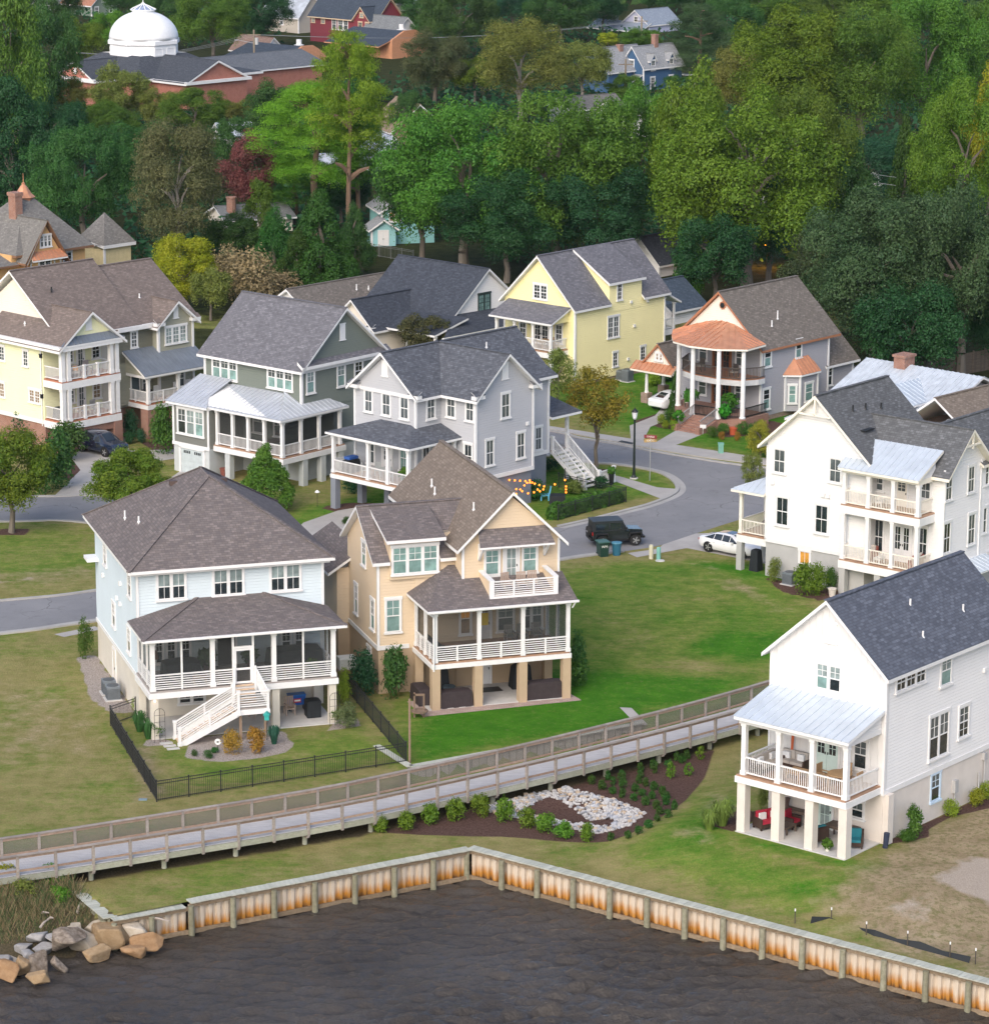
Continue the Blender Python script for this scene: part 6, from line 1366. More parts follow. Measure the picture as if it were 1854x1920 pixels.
def seawall():
 SP=None
 m,nt,b,out=_new('vinyl_sheet_pile');tc=N(nt,'ShaderNodeTexCoord');sx=N(nt,'ShaderNodeSeparateXYZ');nt.links.new(tc.outputs['Object'],sx.inputs[0]);oi=N(nt,'ShaderNodeObjectInfo')
 n1=noise(nt,tc.outputs['Object'],3.0,5,.7);mp=N(nt,'ShaderNodeMapping');mp.inputs['Scale'].default_value=(8,8,.6);nt.links.new(tc.outputs['Object'],mp.inputs[0]);n2=noise(nt,mp.outputs[0],1.0,4)
 zz=math_(nt,'ADD',sx.outputs[2],math_(nt,'MULTIPLY',math_(nt,'SUBTRACT',n2,.5),.9));zz=math_(nt,'SUBTRACT',zz,math_(nt,'MULTIPLY',oi.outputs['Random'],.35))
 a=mixc(nt,ramp(nt,n2,.3,.7),(.46,.38,.29,1),(.62,.54,.44,1));a=mixc(nt,math_(nt,'SUBTRACT',1.0,ramp(nt,zz,-1.22,-.72)),a,(.42,.185,.025,1));a=mixc(nt,math_(nt,'SUBTRACT',1.0,ramp(nt,zz,-1.55,-1.25)),a,(.10,.05,.02,1))
 nt.links.new(a,b.inputs['Base Color']);b.inputs['Roughness'].default_value=.7;bump(nt,b,n1,.2,.02);SP=m
 TIM=weathered('treated_timber_green',(.20,.19,.12),(.33,.32,.24),(3,3,3));CAP=weathered('cap_board_pale',(.42,.44,.37),(.56,.57,.50),(6,1,2));WALE=weathered('wale_timber',(.20,.145,.09),(.33,.26,.18),(1,6,6))
 root=thing('seawall','tan sheet pile seawall with timber cap boards and posts along the river','seawall',(0,0,0))
 pz=.30
 cell=MB();W=.46
 prof=[(0,0),(.10,0),(.15,-.16),(.33,-.16),(.38,0),(W,0)]
 for i in range(5):(x0,y0),(x1,y1)=prof[i],prof[i+1];cell.add([(x0,y0,-2.4),(x1,y1,-2.4),(x1,y1,.1),(x0,y0,.1)],[(0,1,2,3)])
 cme=cell.mesh('sheet_pile',[SP]);cb=MB();cb.box(-.13,-.42,-.03,.13,.20,.03);cbm=cb.mesh('cap_board',[CAP]);cap_w=.275
 pm=MB();pm.cyl((0,0,-2.6),(0,0,.16),.17,.15,10);pme=pm.mesh('timber_pile',[TIM])
 r=random.Random(3)
 def run(A,Bp,low=0.0,piles=True,start=0,capz=pz):
  A=Vector((A[0],A[1],0));Bp=Vector((Bp[0],Bp[1],0));d=(Bp-A);L=d.length;d.normalize();ang=math.atan2(d.y,d.x);n=Vector((-d.y,d.x,0))
  nw=math.ceil(L/W)
  for i in range(nw):o=link('sheet_pile',cme,root,A+d*(i*L/nw)+Vector((0,0,low)),ang)
  for i in range(int(L/cap_w)):
   o=link('cap_board',cbm,root,A+d*((i+.5)*cap_w)+Vector((0,0,capz+low+r.uniform(-.008,.008)))+n*r.uniform(-.012,.012),ang)
  nb=max(1,round(L/2.3))
  for k in range(nb):
   p=A+d*(L*k/nb);q=A+d*(L*(k+1)/nb);off=n*-.24
   for zz,hh in((capz+low-.16,.2),(-1.28,.22)):
    b=MB();b.beam(p+off+Vector((0,0,zz)),q+off+Vector((0,0,zz+r.uniform(-.02,.02))),.12,hh);b.obj('wale',[WALE],root)
   if piles:link('timber_pile',pme,root,p-n*.42+Vector((0,0,low)),r.uniform(0,6))
 run((-1.12,157.6),(28.0,136.0));run((-15.2,149.6),(-1.3,157.5),-.02);run((-18.8,147.6),(-15.3,149.55),-.2)
 b=MB();A,Bq=Vector((-21.6,152.7,0)),Vector((-18.7,147.5,0))
 d=(Bq-A).normalized();n=Vector((-d.y,d.x,0));ang=math.atan2(d.y,d.x)
 for i in range(20):link('cap_board',cbm,root,A+d*(i+.5)*.29+Vector((0,0,.14)),ang)
 for k in(0,.33,.66):b=MB();p=A+d*(k*5.8);b.beam(p+Vector((0,0,-.15))-n*.1,p+d*1.95+Vector((0,0,-.15))-n*.1,.1,.45);b.obj('wale',[TIM],root)
 for k in(.1,.5,.95):link('timber_pile',pme,root,A+d*(k*5.8)-n*.3+Vector((0,0,-.2)))
 rw=thing('retaining_wall','low pale retaining wall with plank cap between lawn and boardwalk','retaining wall',(0,0,0));PL=weathered('pale_panel',(.36,.35,.31),(.48,.47,.42),(2,2,4))
 line=[(-6.6,171.6)]+WALLC
 for i in range(len(line)-1):
  p,q=Vector((*line[i],0)),Vector((*line[i+1],0));dd=(q-p).normalized();b=MB();b.beam(p+Vector((0,0,1.27)),q+Vector((0,0,1.27)),.42,.06);b.obj('cap',[CAP],rw)
  m_=int((q-p).length/.5)+1
  for k in range(m_):a=p+(q-p)*(k/m_);c=p+(q-p)*((k+1)/m_-.02);b=MB();b.beam(Vector((a.x,a.y,.55)),Vector((c.x,c.y,.55)),.08+.03*(k%2),1.38);b.obj('panel',[PL],rw)
def boardwalk():
 GW=weathered('weathered_grey_timber',(.27,.235,.205),(.40,.36,.325),(2,2,5));RW=weathered('weathered_brown_rail',(.30,.20,.145),(.42,.32,.25),(1,6,6));DKM=weathered('bleached_deck_board',(.40,.395,.40),(.53,.525,.53),(1,7,3));FA=weathered('green_fascia',(.30,.31,.24),(.42,.43,.35),(1,6,6))
 MESH=seethrough('wire_mesh',(.20,.185,.17),.36)
 root=thing('boardwalk','weathered timber boardwalk on piles with mesh railings crossing the bank','boardwalk',(0,0,0));zt=1.2
 xs=np.arange(-57,20.5,.05);pts=np.stack([xs,cat_interp(xs,NEAR)],1)
 ker=np.ones(61)/61;pts[:,1]=np.convolve(np.pad(pts[:,1],30,'edge'),ker,'valid');s=np.concatenate([[0],np.cumsum(np.hypot(np.diff(pts[:,0]),np.diff(pts[:,1])))])
 def at(d):x=float(np.interp(d,s,pts[:,0]));y=float(np.interp(d,s,pts[:,1]));x2=float(np.interp(d+.3,s,pts[:,0]));y2=float(np.interp(d+.3,s,pts[:,1]));t=Vector((x2-x,y2-y,0)).normalized();return Vector((x,y,0)),t,Vector((-t.y,t.x,0))
 s0=float(np.interp(-38,pts[:,0],s));s1=s[-1]-1
 bd=MB();k=s0;r=random.Random(2)
 while k<s1:
  p,t,n=at(k);q=p+n*BW;w=.138;bd.slab([tuple(p-n*.06-t*w/2+Vector((0,0,zt))),tuple(p-n*.06+t*w/2+Vector((0,0,zt))),tuple(q+n*.06+t*w/2+Vector((0,0,zt+r.uniform(-.004,.004)))),tuple(q+n*.06-t*w/2+Vector((0,0,zt)))],.04,0,0);k+=.148
 kind(bd.obj('deck_boards',[DKM],root),'stuff')
 bay=1.98;k=s0;i=0
 pb=MB();pb.box(-.07,-.07,-.42,.07,.07,1.02);pme=pb.mesh('rail_post',[GW]);pl=MB();pl.cyl((0,0,-1.9),(0,0,-.05),.14,.14,8);plm=pl.mesh('pile',[FA])
 while k+bay<s1:
  p,t,n=at(k);q,t2,n2=at(k+bay);ang=math.atan2(t.y,t.x)
  for side in(0,1):
   o=n*(-.1 if side==0 else BW+.1);o2=n2*(-.1 if side==0 else BW+.1);U=lambda zz:Vector((0,0,zt+zz))
   link('rail_post',pme,root,p+o+U(0),ang)
   b=MB();b.beam(p+o+U(1.05),q+o2+U(1.05),.22,.05);b.obj('top_rail',[GW],root)
   ins=n*(.02 if side==0 else-.02)
   b=MB();b.beam(p+o+ins+U(.93),q+o2+ins+U(.93),.05,.12);b.obj('rail',[RW],root)
   b=MB();b.beam(p+o+ins+U(.22 if side==0 else .12),q+o2+ins+U(.22 if side==0 else .12),.05,.11);b.obj('rail',[RW],root)
   b=MB();b.beam(p+o+U(-.2),q+o2+U(-.2),.06,.3);b.obj('fascia',[FA],root)
   if side==1:mm=MB();mm.beam(p+o+U(.55),q+o2+U(.55),.012,.78);mm.obj('mesh_panel',[MESH],root)
  if i%2==0:
   for f in(.35,BW-.35):link('pile',plm,root,p+n*f+Vector((0,0,zt)),0)
   b=MB();b.beam(p-n*.05+Vector((0,0,zt-.42)),p+n*(BW+.05)+Vector((0,0,zt-.42)),.18,.24);b.obj('cross_beam',[GW],root)
  k+=bay;i+=1
# ------ vehicles
TYRE=plain('tyre_rubber',(.018,.018,.018),.85);RIM=plain('alloy_rim',(.45,.46,.47),.3,.6);LAMPW=plain('headlamp_glass',(.62,.66,.70),.15);LAMPR=plain('tail_lamp',(.35,.02,.02),.2)
CARG=glassm('car_glass',(.02,.028,.034));CARTRIM=plain('car_trim_black',(.015,.015,.016),.5)
def wheel(parent,x,y,r,w,side):
 o=MB().cyl((0,-w/2,0),(0,w/2,0),r,r,20).obj('wheel',[TYRE],parent,loc=(x,y,r))
 b=MB();s=side;b.cyl((0,s*w*.4,0),(0,s*(w*.5+.012),0),r*.68,r*.66,18)
 b.obj('rim',[plain('rim_shadow',(.06,.06,.065),.4,.5)],o)
 b=MB()
 for k in range(5):
  a=2*math.pi*k/5;b.beam((0,s*(w*.5+.02),0),(r*.64*math.cos(a),s*(w*.5+.02),r*.64*math.sin(a)),.07,.03,up=Vector((0,1,0)))
 b.cyl((0,s*w*.45,0),(0,s*(w*.5+.03),0),r*.14,r*.14,10)
 b.obj('spoke',[RIM],o);return o
def car(label,pos,yaw,paint,L,Wd,stations,wheels,wr,cat='car',glass_roof=False):
 """lofted saloon: stations are (x, sill z, belt z, belt half width, roof z, roof half width)"""
 t=thing('parked_car',label,cat,(pos[0],pos[1],LZ+.016),R(yaw))
 body=MB();glass={}
 secs=[]
 for(x,z0,zb,wb,zr,wr_)in stations:
  zm=z0+(zb-z0)*.55;P=[(wb*.90,z0),(wb*1.0,z0+.12),(wb*1.03,zm),(wb*.97,zb),(wr_+(wb*.97-wr_)*.10,zb+(zr-zb)*.88),(wr_*.72,zb+(zr-zb)*.985),(0,zr)]
  secs.append([(x,y,z)for y,z in P]+[(x,-y,z)for y,z in P[-2::-1]])
 n=len(secs[0]);vs=[p for s in secs for p in s]
 fs=[]
 for i in range(len(secs)-1):
  for k in range(n-1):
   f=(i*n+k,(i+1)*n+k,(i+1)*n+k+1,i*n+k+1);fs.append(f)
 fs.append(tuple(range(n)));fs.append(tuple(range((len(secs)-1)*n,len(secs)*n))[::-1])
 for i in range(len(secs)-1):fs.append((i*n,i*n+n-1,(i+1)*n+n-1,(i+1)*n))
 body.add(vs,fs);bo=body.obj('body',[paint],t,smooth=True)
 m=bo.data
 if hasattr(m,'set_sharp_from_angle'):m.set_sharp_from_angle(angle=R(38))
 cab=[i for i,s in enumerate(stations)if s[4]-s[2]>.2];a,c=cab[0],cab[-1]
 def pane(nm,q,mat=CARG):
  cen=sum((Vector(p)for p in q),Vector())/len(q);q=[cen+(Vector(p)-cen)*.90 for p in q];nn=(Vector(q[1])-Vector(q[0])).cross(Vector(q[2])-Vector(q[1])).normalized()
  if nn.dot(cen-Vector((cen.x*.7,0,.7)))<0:nn=-nn
  b=MB();b.add([tuple(Vector(p)+nn*.02)for p in q]+[tuple(Vector(p)-nn*.01)for p in q],[tuple(range(len(q))),tuple(range(len(q),2*len(q)))[::-1]]+[(i,(i+1)%len(q),len(q)+(i+1)%len(q),len(q)+i)for i in range(len(q))]);b.obj(nm,[mat],t)
 S=secs
 for sgn in(0,1):
  k0,k1=(3,4)if sgn==0 else(n-4,n-5)
  for i in range(a,c):pane('side_window',[S[i][k0],S[i+1][k0],S[i+1][k1],S[i][k1]])
  pane('side_window',[S[a-1][k0],S[a][k0],S[a][k1]]);pane('side_window',[S[c][k0],S[c+1][k0],S[c][k1]])
 pane('rear_window',[S[a-1][5],S[a-1][n-6],S[a][n-6],S[a][5]]);pane('windscreen',[S[c][5],S[c][n-6],S[c+1][n-6],S[c+1][5]])
 if glass_roof:
  for i in range(a,c):pane('roof_window',[S[i][5],S[i+1][5],S[i+1][n-6],S[i][n-6]])
 for x in wheels:
  for s in(-1,1):
   wheel(t,x,s*(Wd/2-.13),wr,.22,s)
   b=MB();b.cyl((x,s*(Wd/2-.2),wr+.02),(x,s*(Wd/2+.008),wr+.02),wr*1.14,wr*1.12,18);b.obj('wheel_arch',[CARTRIM],t)
 for s in(-1,1):
  b=MB();b.box(L/2-.25,s*Wd*.28-.18,.58,L/2-.02,s*Wd*.28+.18,.72);b.obj('headlight',[LAMPW],t)
  b=MB();b.box(-L/2+.0,s*Wd*.31-.2,.72,-L/2+.18,s*Wd*.31+.2,.86);b.obj('tail_light',[LAMPR],t)
  b=MB();b.box(.55,s*(Wd/2+.0),.92,.75,s*(Wd/2+.16),1.04);b.obj('mirror',[paint],t)
  for x in(-.15,-1.0):b=MB();b.box(x,s*(Wd/2-.0),.78,x+.16,s*(Wd/2+.02),.81);b.obj('door_handle',[RIM],t)
 b=MB();b.box(-L/2-.03,-.26,.5,-L/2+.04,.26,.62);b.obj('number_plate',[WHITE],t);b=MB();b.box(L/2-.06,-.5,.3,L/2+.01,.5,.46);b.obj('grille',[CARTRIM],t)
 return t
PW=plain('car_paint_white',(.78,.79,.80),.2,var=.02,coat=.8);PB=plain('car_paint_navy',(.012,.02,.045),.15,var=.02,coat=1.0,spec=.6);PK=plain('car_paint_black',(.012,.018,.02),.22,var=.02,coat=.6)
SED=[(-2.4,.42,.80,.72,.84,.60),(-2.25,.30,.96,.84,1.0,.66),(-1.85,.26,1.0,.90,1.06,.62),(-1.0,.22,.98,.92,1.40,.58),(-.3,.22,.95,.92,1.46,.60),(.35,.22,.93,.92,1.42,.58),(1.15,.24,.92,.90,.98,.66),(1.8,.26,.84,.88,.90,.62),(2.2,.30,.72,.80,.78,.55),(2.4,.42,.62,.62,.66,.45)]
SUVS=[(-2.35,.5,1.0,.78,1.1,.66),(-2.25,.38,1.08,.9,1.5,.62),(-1.9,.32,1.1,.93,1.68,.66),(-1.0,.3,1.08,.95,1.74,.68),(0,.3,1.06,.95,1.72,.68),(.5,.3,1.05,.95,1.64,.64),(1.2,.32,1.04,.93,1.12,.7),(1.9,.34,.98,.9,1.04,.64),(2.25,.4,.86,.82,.92,.56),(2.38,.5,.74,.66,.78,.5)]
def vehicles():
 car('white hatchback saloon parked half under the side porch of the white house',(16.6,215.4),-41,PW,4.8,1.86,SED,(-1.45,1.45),.35,glass_roof=True)
 car('white saloon with red tail lights parked under the copper carport',(15.0,264.6),50,PW,4.7,1.82,SED,(-1.4,1.4),.33)
 car('dark navy sport utility car parked outside the brick carport',(-31.1,246.2),-42,PB,4.75,1.92,SUVS,(-1.4,1.4),.38)
 t=thing('parked_car','black two door off-road car with spare wheel parked at the kerb','car',(8.55,217.9,LZ+.016),R(13))
 b=MB();b.box(-1.85,-.78,.48,.75,.78,1.12);b.box(.75,-.68,.5,1.75,.68,1.08);b.prism([(.75,1.06),(1.72,1.0),(1.72,1.1),(.75,1.18)],'y',-.58,.58);b.obj('body',[PK],t)
 b=MB();b.prism([(-1.86,1.12),(.62,1.12),(.3,1.78),(-1.8,1.78)],'y',-.72,.72);b.obj('hard_top',[plain('black_hardtop',(.02,.024,.026),.55)],t)
 b=MB();b.box(-1.86,-.73,1.76,.34,.73,1.84);b.obj('roof',[plain('roof_panel_dark',(.028,.034,.038),.4)],t)
 for s in(-1,1):
  for x0,x1 in((-1.65,-.7),(-.6,.32)):b=MB();b.box(x0,s*.722,1.2,x1,s*.735,1.68);b.obj('side_window',[CARG],t)
  for x in(-1.22,1.22):
   b=MB();b.prism([(x-.52,.62),(x-.42,.98),(x+.42,.98),(x+.52,.62),(x+.46,.62),(x+.36,.9),(x-.36,.9),(x-.46,.62)],'y',s*.70,s*.93);b.obj('fender',[CARTRIM],t);wheel(t,x,s*.78,.40,.26,s)
  b=MB();b.box(.45,s*.78,1.2,.6,s*.98,1.38);b.obj('mirror',[CARTRIM],t);b=MB();b.cyl((1.74,s*.48,.88),(1.79,s*.48,.88),.1,.1,12);b.obj('headlight',[LAMPW],t)
  b=MB();b.box(-1.9,s*.66,.85,-1.85,s*.8,1.08);b.obj('tail_light',[LAMPR],t);b=MB();b.box(-.7,s*.78,.42,.7,s*.88,.5);b.obj('side_step',[CARTRIM],t)
 b=MB();b.prism([(.62,1.16),(.66,1.16),(.36,1.74),(.32,1.74)],'y',-.64,.64);b.obj('windscreen',[CARG],t)
 sp=MB();sp.cyl((-1.88,0,1.0),(-2.1,0,1.0),.39,.37,20);so=sp.obj('spare_wheel',[TYRE],t);b=MB();b.box(-2.115,-.16,.96,-2.1,.16,1.06);b.obj('badge',[RIM],so)
 b=MB();b.box(-1.98,-.75,.45,-1.82,.75,.6);b.box(1.74,-.72,.5,1.95,.72,.64);b.obj('bumper',[CARTRIM],t);b=MB();b.box(1.74,-.36,.68,1.765,.36,1.0);b.obj('grille',[CARTRIM],t)
# ------ street and garden things
def text_obj(name,s,size,mat,parent,locn,rot,ext=.004):
 cu=bpy.data.curves.new(name,'FONT');cu.body=s;cu.size=size;cu.extrude=ext;cu.align_x='CENTER';cu.align_y='CENTER';cu.resolution_u=2
 o=bpy.data.objects.new(name,cu);col.objects.link(o);o.parent=parent;o.location=locn;o.rotation_euler=rot;cu.materials.append(mat)
 dg=bpy.context.evaluated_depsgraph_get();me=bpy.data.meshes.new_from_object(o.evaluated_get(dg));bpy.data.objects.remove(o)
 if not me.materials:me.materials.append(mat)
 q=bpy.data.objects.new(name,me);col.objects.link(q);q.parent=parent;q.location=locn;q.rotation_euler=rot;return q
def street_things():
 t=thing('street_lamp','tall black street lamp with lantern on the corner lawn','street lamp',(10.67,238.0,LZ))
 b=MB();b.lathe([(.26,0),(.24,.12),(.13,.3),(.10,.8),(.07,4.6),(.1,4.65)],0,0,12);b.obj('post',[plain('lamp_green_black',(.012,.02,.018),.4)],t);b=MB();b.lathe([(.32,0),(.30,.1)],0,0,10);b.obj('footing',[CONC],t)
 b=MB();b.lathe([(.09,4.65),(.16,4.75),(.23,5.2),(.2,5.24)],0,0,10);b.obj('lamp_glass',[plain('frosted_glass',(.70,.72,.75),.3)],t);b=MB();b.lathe([(.27,5.22),(.2,5.36),(.05,5.48),(.03,5.58)],0,0,10);b.obj('lamp_cap',[BLACKM],t)
 t=thing('street_sign','street name sign on a slim post on the corner lawn','sign',(11.86,237.3,LZ));b=MB();b.cyl((0,0,0),(0,0,3.3),.035,.035,8);b.obj('post',[plain('sign_post_grey',(.45,.46,.46),.4,.5)],t)
 MR=plain('sign_maroon',(.22,.03,.035),.5);SW=plain('sign_lettering',(.85,.84,.78),.5);SG=plain('sign_tan',(.45,.30,.12),.5)
 for z,a,m_,tx in((3.45,-18,MR,'CHALE'),(3.15,12,SG,'CHOC')):
  b=MB();b.box(-.5,-.015,z-.13,.5,.015,z+.13);o=b.obj('sign_panel',[m_],t,rz=R(a));text_obj('lettering',tx,.2,SW,o,(0,-.02,z),(math.pi/2,0,0))
 t=thing('utility_box','small green utility pedestal on the lawn by the pavement','utility box',(19.3,247.0,LZ));t.location=G(1351,851);b=MB();b.box(-.2,-.2,0,.2,.2,.75);b.box(-.23,-.23,.75,.23,.23,.9);b.obj('cabinet',[plain('utility_green',(.16,.36,.29))],t)
 BG=plain('bin_dark_green',(.012,.045,.032),.45);BB=plain('bin_blue',(.03,.14,.22),.45)
 t=thing('wheelie_bin','dark green wheeled bin behind the black off-road car','bin',(7.52,214.5,LZ),R(20));b=MB();b.prism([(-.28,0),(.28,0),(.36,1.0),(-.36,1.0)],'y',-.36,.36);b.obj('body',[BG],t);b=MB();b.box(-.4,-.42,1.0,.4,.45,1.08);b.obj('lid',[plain('bin_lid_green',(.06,.14,.12),.4)],t);text_obj('lettering','WM',.26,SW,t,(0,-.37,.72),(math.pi/2,0,0));b=MB();b.cyl((-.3,.38,.1),(.3,.38,.1),.11,.11,10);b.obj('wheel',[TYRE],t)
 t=thing('round_bin','round blue bin beside the dark green bin','bin',(8.5,214.75,LZ));b=MB();b.lathe([(.27,0),(.34,.8),(.37,.82),(.37,.86)],0,0,16);b.obj('body',[BB],t);b=MB();b.lathe([(.38,.86),(.36,.92),(.1,.96)],0,0,16);b.obj('lid',[plain('bin_lid_blue',(.07,.22,.3),.4)],t)
 for x,y,c,hgt,lb in((10.86,213.75,(.60,.57,.42),1.0,'cream round utility bollard beside the driveway'),(11.36,213.45,(.20,.46,.40),.9,'green round utility bollard beside the driveway')):
  t=thing('utility_bollard',lb,'bollard',(x,y,LZ));b=MB();b.lathe([(.15,0),(.15,hgt-.1),(.12,hgt)],0,0,12);b.obj('body',[plain('bollard_'+str(round(c[0],2)).replace('.',''),c)],t)
 b=MB();b.lathe([(.34,0),(.3,.05)],0,0,12);o=b.obj('junction_lid',[CONC],None,loc=(11.45,213.2,LZ));tag(o,'flat grey access lid on the grass beside the green bollard','lid')
 b=MB();pts=[Vector((19.0,211.3,LZ+.03)),Vector((19.2,210.8,LZ+.03)),Vector((19.35,210.4,LZ+.03)),Vector((19.55,210.1,LZ+.03)),Vector((19.7,209.6,LZ+.03))]
 for i in range(50):a=i*.5;rr=.3+.3*math.sin(i*1.7)**2;pts.append(Vector((20.2+rr*1.5*math.cos(a),208.6+rr*math.sin(a),LZ+.03+.002*i)))
 b.tube(pts,.025,5);tag(b.obj('garden_hose',[plain('hose_pale_green',(.5,.68,.58),.4)],None),'pale green garden hose coiled on the ground by the white house','hose')
 def fence(label,pts,h_=1.15,base=LZ,name='metal_fence',sp=1.83,mat=BLACKM,pk=.11):
  t=thing(name,label,'fence',(pts[0][0],pts[0][1],base))
  o0=Vector((pts[0][0],pts[0][1],0));r_=random.Random(1)
  for i in range(len(pts)-1):
   a=Vector((*pts[i],0))-o0;c=Vector((*pts[i+1],0))-o0;L=(c-a).length;n=max(1,round(L/sp))
   for k in range(n+(1 if i==len(pts)-2 else 0)):
    p=a+(c-a)*(k/n);b=MB();b.box(p.x-.035,p.y-.035,-.05,p.x+.035,p.y+.035,h_+.06);b.box(p.x-.045,p.y-.045,h_+.06,p.x+.045,p.y+.045,h_+.09);b.obj('fence_post',[mat],t)
   for k in range(n):
    p=a+(c-a)*(k/n);q=a+(c-a)*((k+1)/n);b=MB();U=lambda z:Vector((0,0,z))
    for z in(h_,h_-.16,.12):b.beam(p+U(z),q+U(z),.035,.035)
    po=b.obj('fence_rail',[mat],t);s=MB();m_=int((q-p).length/pk)
    for j in range(1,m_+1):w=p+(q-p)*(j/(m_+1));s.box(w.x-.009,w.y-.009,.04,w.x+.009,w.y+.009,h_)
    kind(s.obj('pickets',[mat],po),'stuff')
  return t
 fence('black metal picket fence around the yard of the pale blue house',loc(HO,HY,[(-.15,4.6),(-1.85,3.4),(-2.0,-10.5),(12.6,-7.95),(12.95,7.4)]))
 fence('black metal picket fence enclosing the hedge and lights garden',loc(GO,47.3,[(16.3,-7.5),(16.2,-11.3),(16.3,-14.2),(8.6,-14.3)]),1.1)
 fence('grey picket fence in front of the teal shed',[(G(690,478).x,G(690,478).y),(G(775,492).x,G(775,492).y)],1.3,mat=plain('grey_fence',(.16,.17,.17)),pk=.25)
 t=thing('board_fence','brown board fence in the shade at the right edge','fence',(0,0,LZ));BF=weathered('fence_board',(.10,.08,.065),(.16,.13,.10));p,q=G(1700,722),G(1870,690);
 nb=int((q-p).length/.24)
 for k in range(nb):a=p+(q-p)*(k/nb);c=p+(q-p)*((k+.93)/nb);b=MB();b.beam(Vector((a.x,a.y,.95)),Vector((c.x,c.y,.95)),.03,1.9);b.obj('board',[BF],t)
 for k in range(0,nb,9):a=p+(q-p)*(k/nb);b=MB();b.box(a.x-.07,a.y-.13,0,a.x+.07,a.y-.01,2.05);b.obj('fence_post',[BF],t)
 SF=plain('silt_fabric',(.018,.022,.025),.8);t=thing('silt_fence','sagging black silt fence on the grass strip behind the seawall','fence',(0,0,0));P=[(15.5,146.7),(16.4,147.0),(17.4,146.2),(18.4,145.0),(19.4,144.3),(20.4,143.6),(21.4,142.9),(22.6,141.9)]
 for i in range(len(P)-1):
  b=MB();zs=(.45,.3,.12,.42,.25,.38,.2,.3)
  p,q=P[i],P[i+1];b.add([(p[0],p[1],.15),(q[0],q[1],.15),(q[0]+.12,q[1]+.15,.2+zs[i+1]),(p[0]+.12,p[1]+.15,.2+zs[i])],[(0,1,2,3)]);b.obj('fabric',[SF],t)
 for x,y in((14.8,146.9),(16.6,147.1),(18.1,145.2),(19.95,144.0),(21.8,142.6),(22.9,141.8)):b=MB();b.box(x-.025,y-.025,.1,x+.025,y+.025,1.0);b.obj('stake',[plain('dark_stake',(.06,.05,.04))],t);b=MB();b.box(x-.03,y-.03,.9,x+.03,y+.03,1.02);b.obj('stake_tip',[WHITE],t)
 t=thing('bird_feeder_post','brown wooden post with side arm beside the fence corner','post',(G(768,1430).x,G(768,1430).y,LZ));WD=weathered('post_wood',(.20,.14,.10),(.28,.2,.15));b=MB();b.box(-.06,-.06,-.1,.06,.06,3.7);b.obj('post',[WD],t)
 t=thing('tree_swing_frame','weathered wooden frame with small seat near the tan patio','garden seat',(G(777,1345).x,G(777,1345).y,LZ));b=MB();b.box(-.05,-.05,0,.05,.05,1.5);b.box(.5,-.05,0,.6,.05,1.3);b.box(-.05,-.05,1.3,.6,.05,1.42);b.obj('frame',[WD],t);b=MB();b.lathe([(.5,.35),(.5,.42)],.3,0,12);b.obj('seat',[WD],t)
 b=MB();b.box(-.22,-.15,0,.22,.15,.03);o=b.obj('meter_lid',[plain('lid_blue_grey',(.2,.28,.32))],None,loc=(G(268,1500).x,G(268,1500).y,LZ+.004));tag(o,'small blue grey meter lid on the grass below the black fence','lid')
 t=thing('string_lights','warm glowing string lights hung over the small fenced garden','lights',(0,0,0));EM=emitm('bulb_glow',(1.0,.23,.02),1.7);CB=plain('cable_black',(.02,.02,.02))
 strands=[[(935,894,2.2),(960,886,2.2),(990,884,2.3)],[(955,900,2.2),(985,902,2.0),(1020,912,1.9),(1040,908,2.1),(1059,900,2.4)],[(968,917,1.8),(990,925,1.6),(1012,921,1.7),(1025,914,1.8)],[(1059,900,2.4),(1061,912,1.9),(1061,923,1.3),(1062,934,.8)],[(968,926,1.5),(983,910,1.9),(998,896,2.1)],[(998,905,1.9),(1008,918,1.5),(990,919,1.5)]]
 for st in strands:
  P=[G(a,c,LZ+z)for a,c,z in st];b=MB();b.tube(P,.012,4);b.obj('cable',[CB],t)
  for i in range(len(P)-1):
   m_=max(1,int((P[i+1]-P[i]).length/.42))
   for k in range(m_):p=P[i]+(P[i+1]-P[i])*(k/m_);b=MB();b.ico(p,.085);b.obj('bulb',[EM],t)
 for a,c in((1059,935),(960,935),(990,940)):p=G(a,c,LZ);b=MB();b.cyl(p,p+Vector((0,0,2.35)),.03,.03,6);b.obj('pole',[BLACKM],t)
 t=thing('garden_arbor','rusty arched garden arbor beside the grey house wall','arbor',(G(963,925).x,G(963,925).y,LZ),R(40));b=MB();pts=[Vector((.5*math.cos(a),0,1.5+.6*math.sin(a)))for a in np.linspace(0,math.pi,9)];
 for y in(-.25,.25):b.tube([Vector((.5,y,0))]+[p+Vector((0,y,0))for p in pts]+[Vector((-.5,y,0))],.03,5)
 b.obj('frame',[plain('rust',(.2,.08,.04))],t)
 t=thing('yard_light','amber yard light glowing under the dark trees at right','light',G(1437,500));b=MB();b.cyl((0,0,0),(0,0,2.0),.06,.05,6);b.obj('post',[BLACKM],t);b=MB();b.ico((0,0,2.25),.30,0,2);b.obj('globe',[emitm('amber_glow',(1.0,.38,.02),14)],t)
 pl=bpy.data.lights.new('yard_lamp','POINT');pl.energy=450;pl.color=(1,.4,.05);pl.shadow_soft_size=.3;po=bpy.data.objects.new('lamp_light',pl);col.objects.link(po);po.parent=t;po.location=(0,-.5,2.3)
 PO=weathered('pole_wood',(.22,.17,.12),(.32,.27,.2),(8,8,1))
 poles=[]
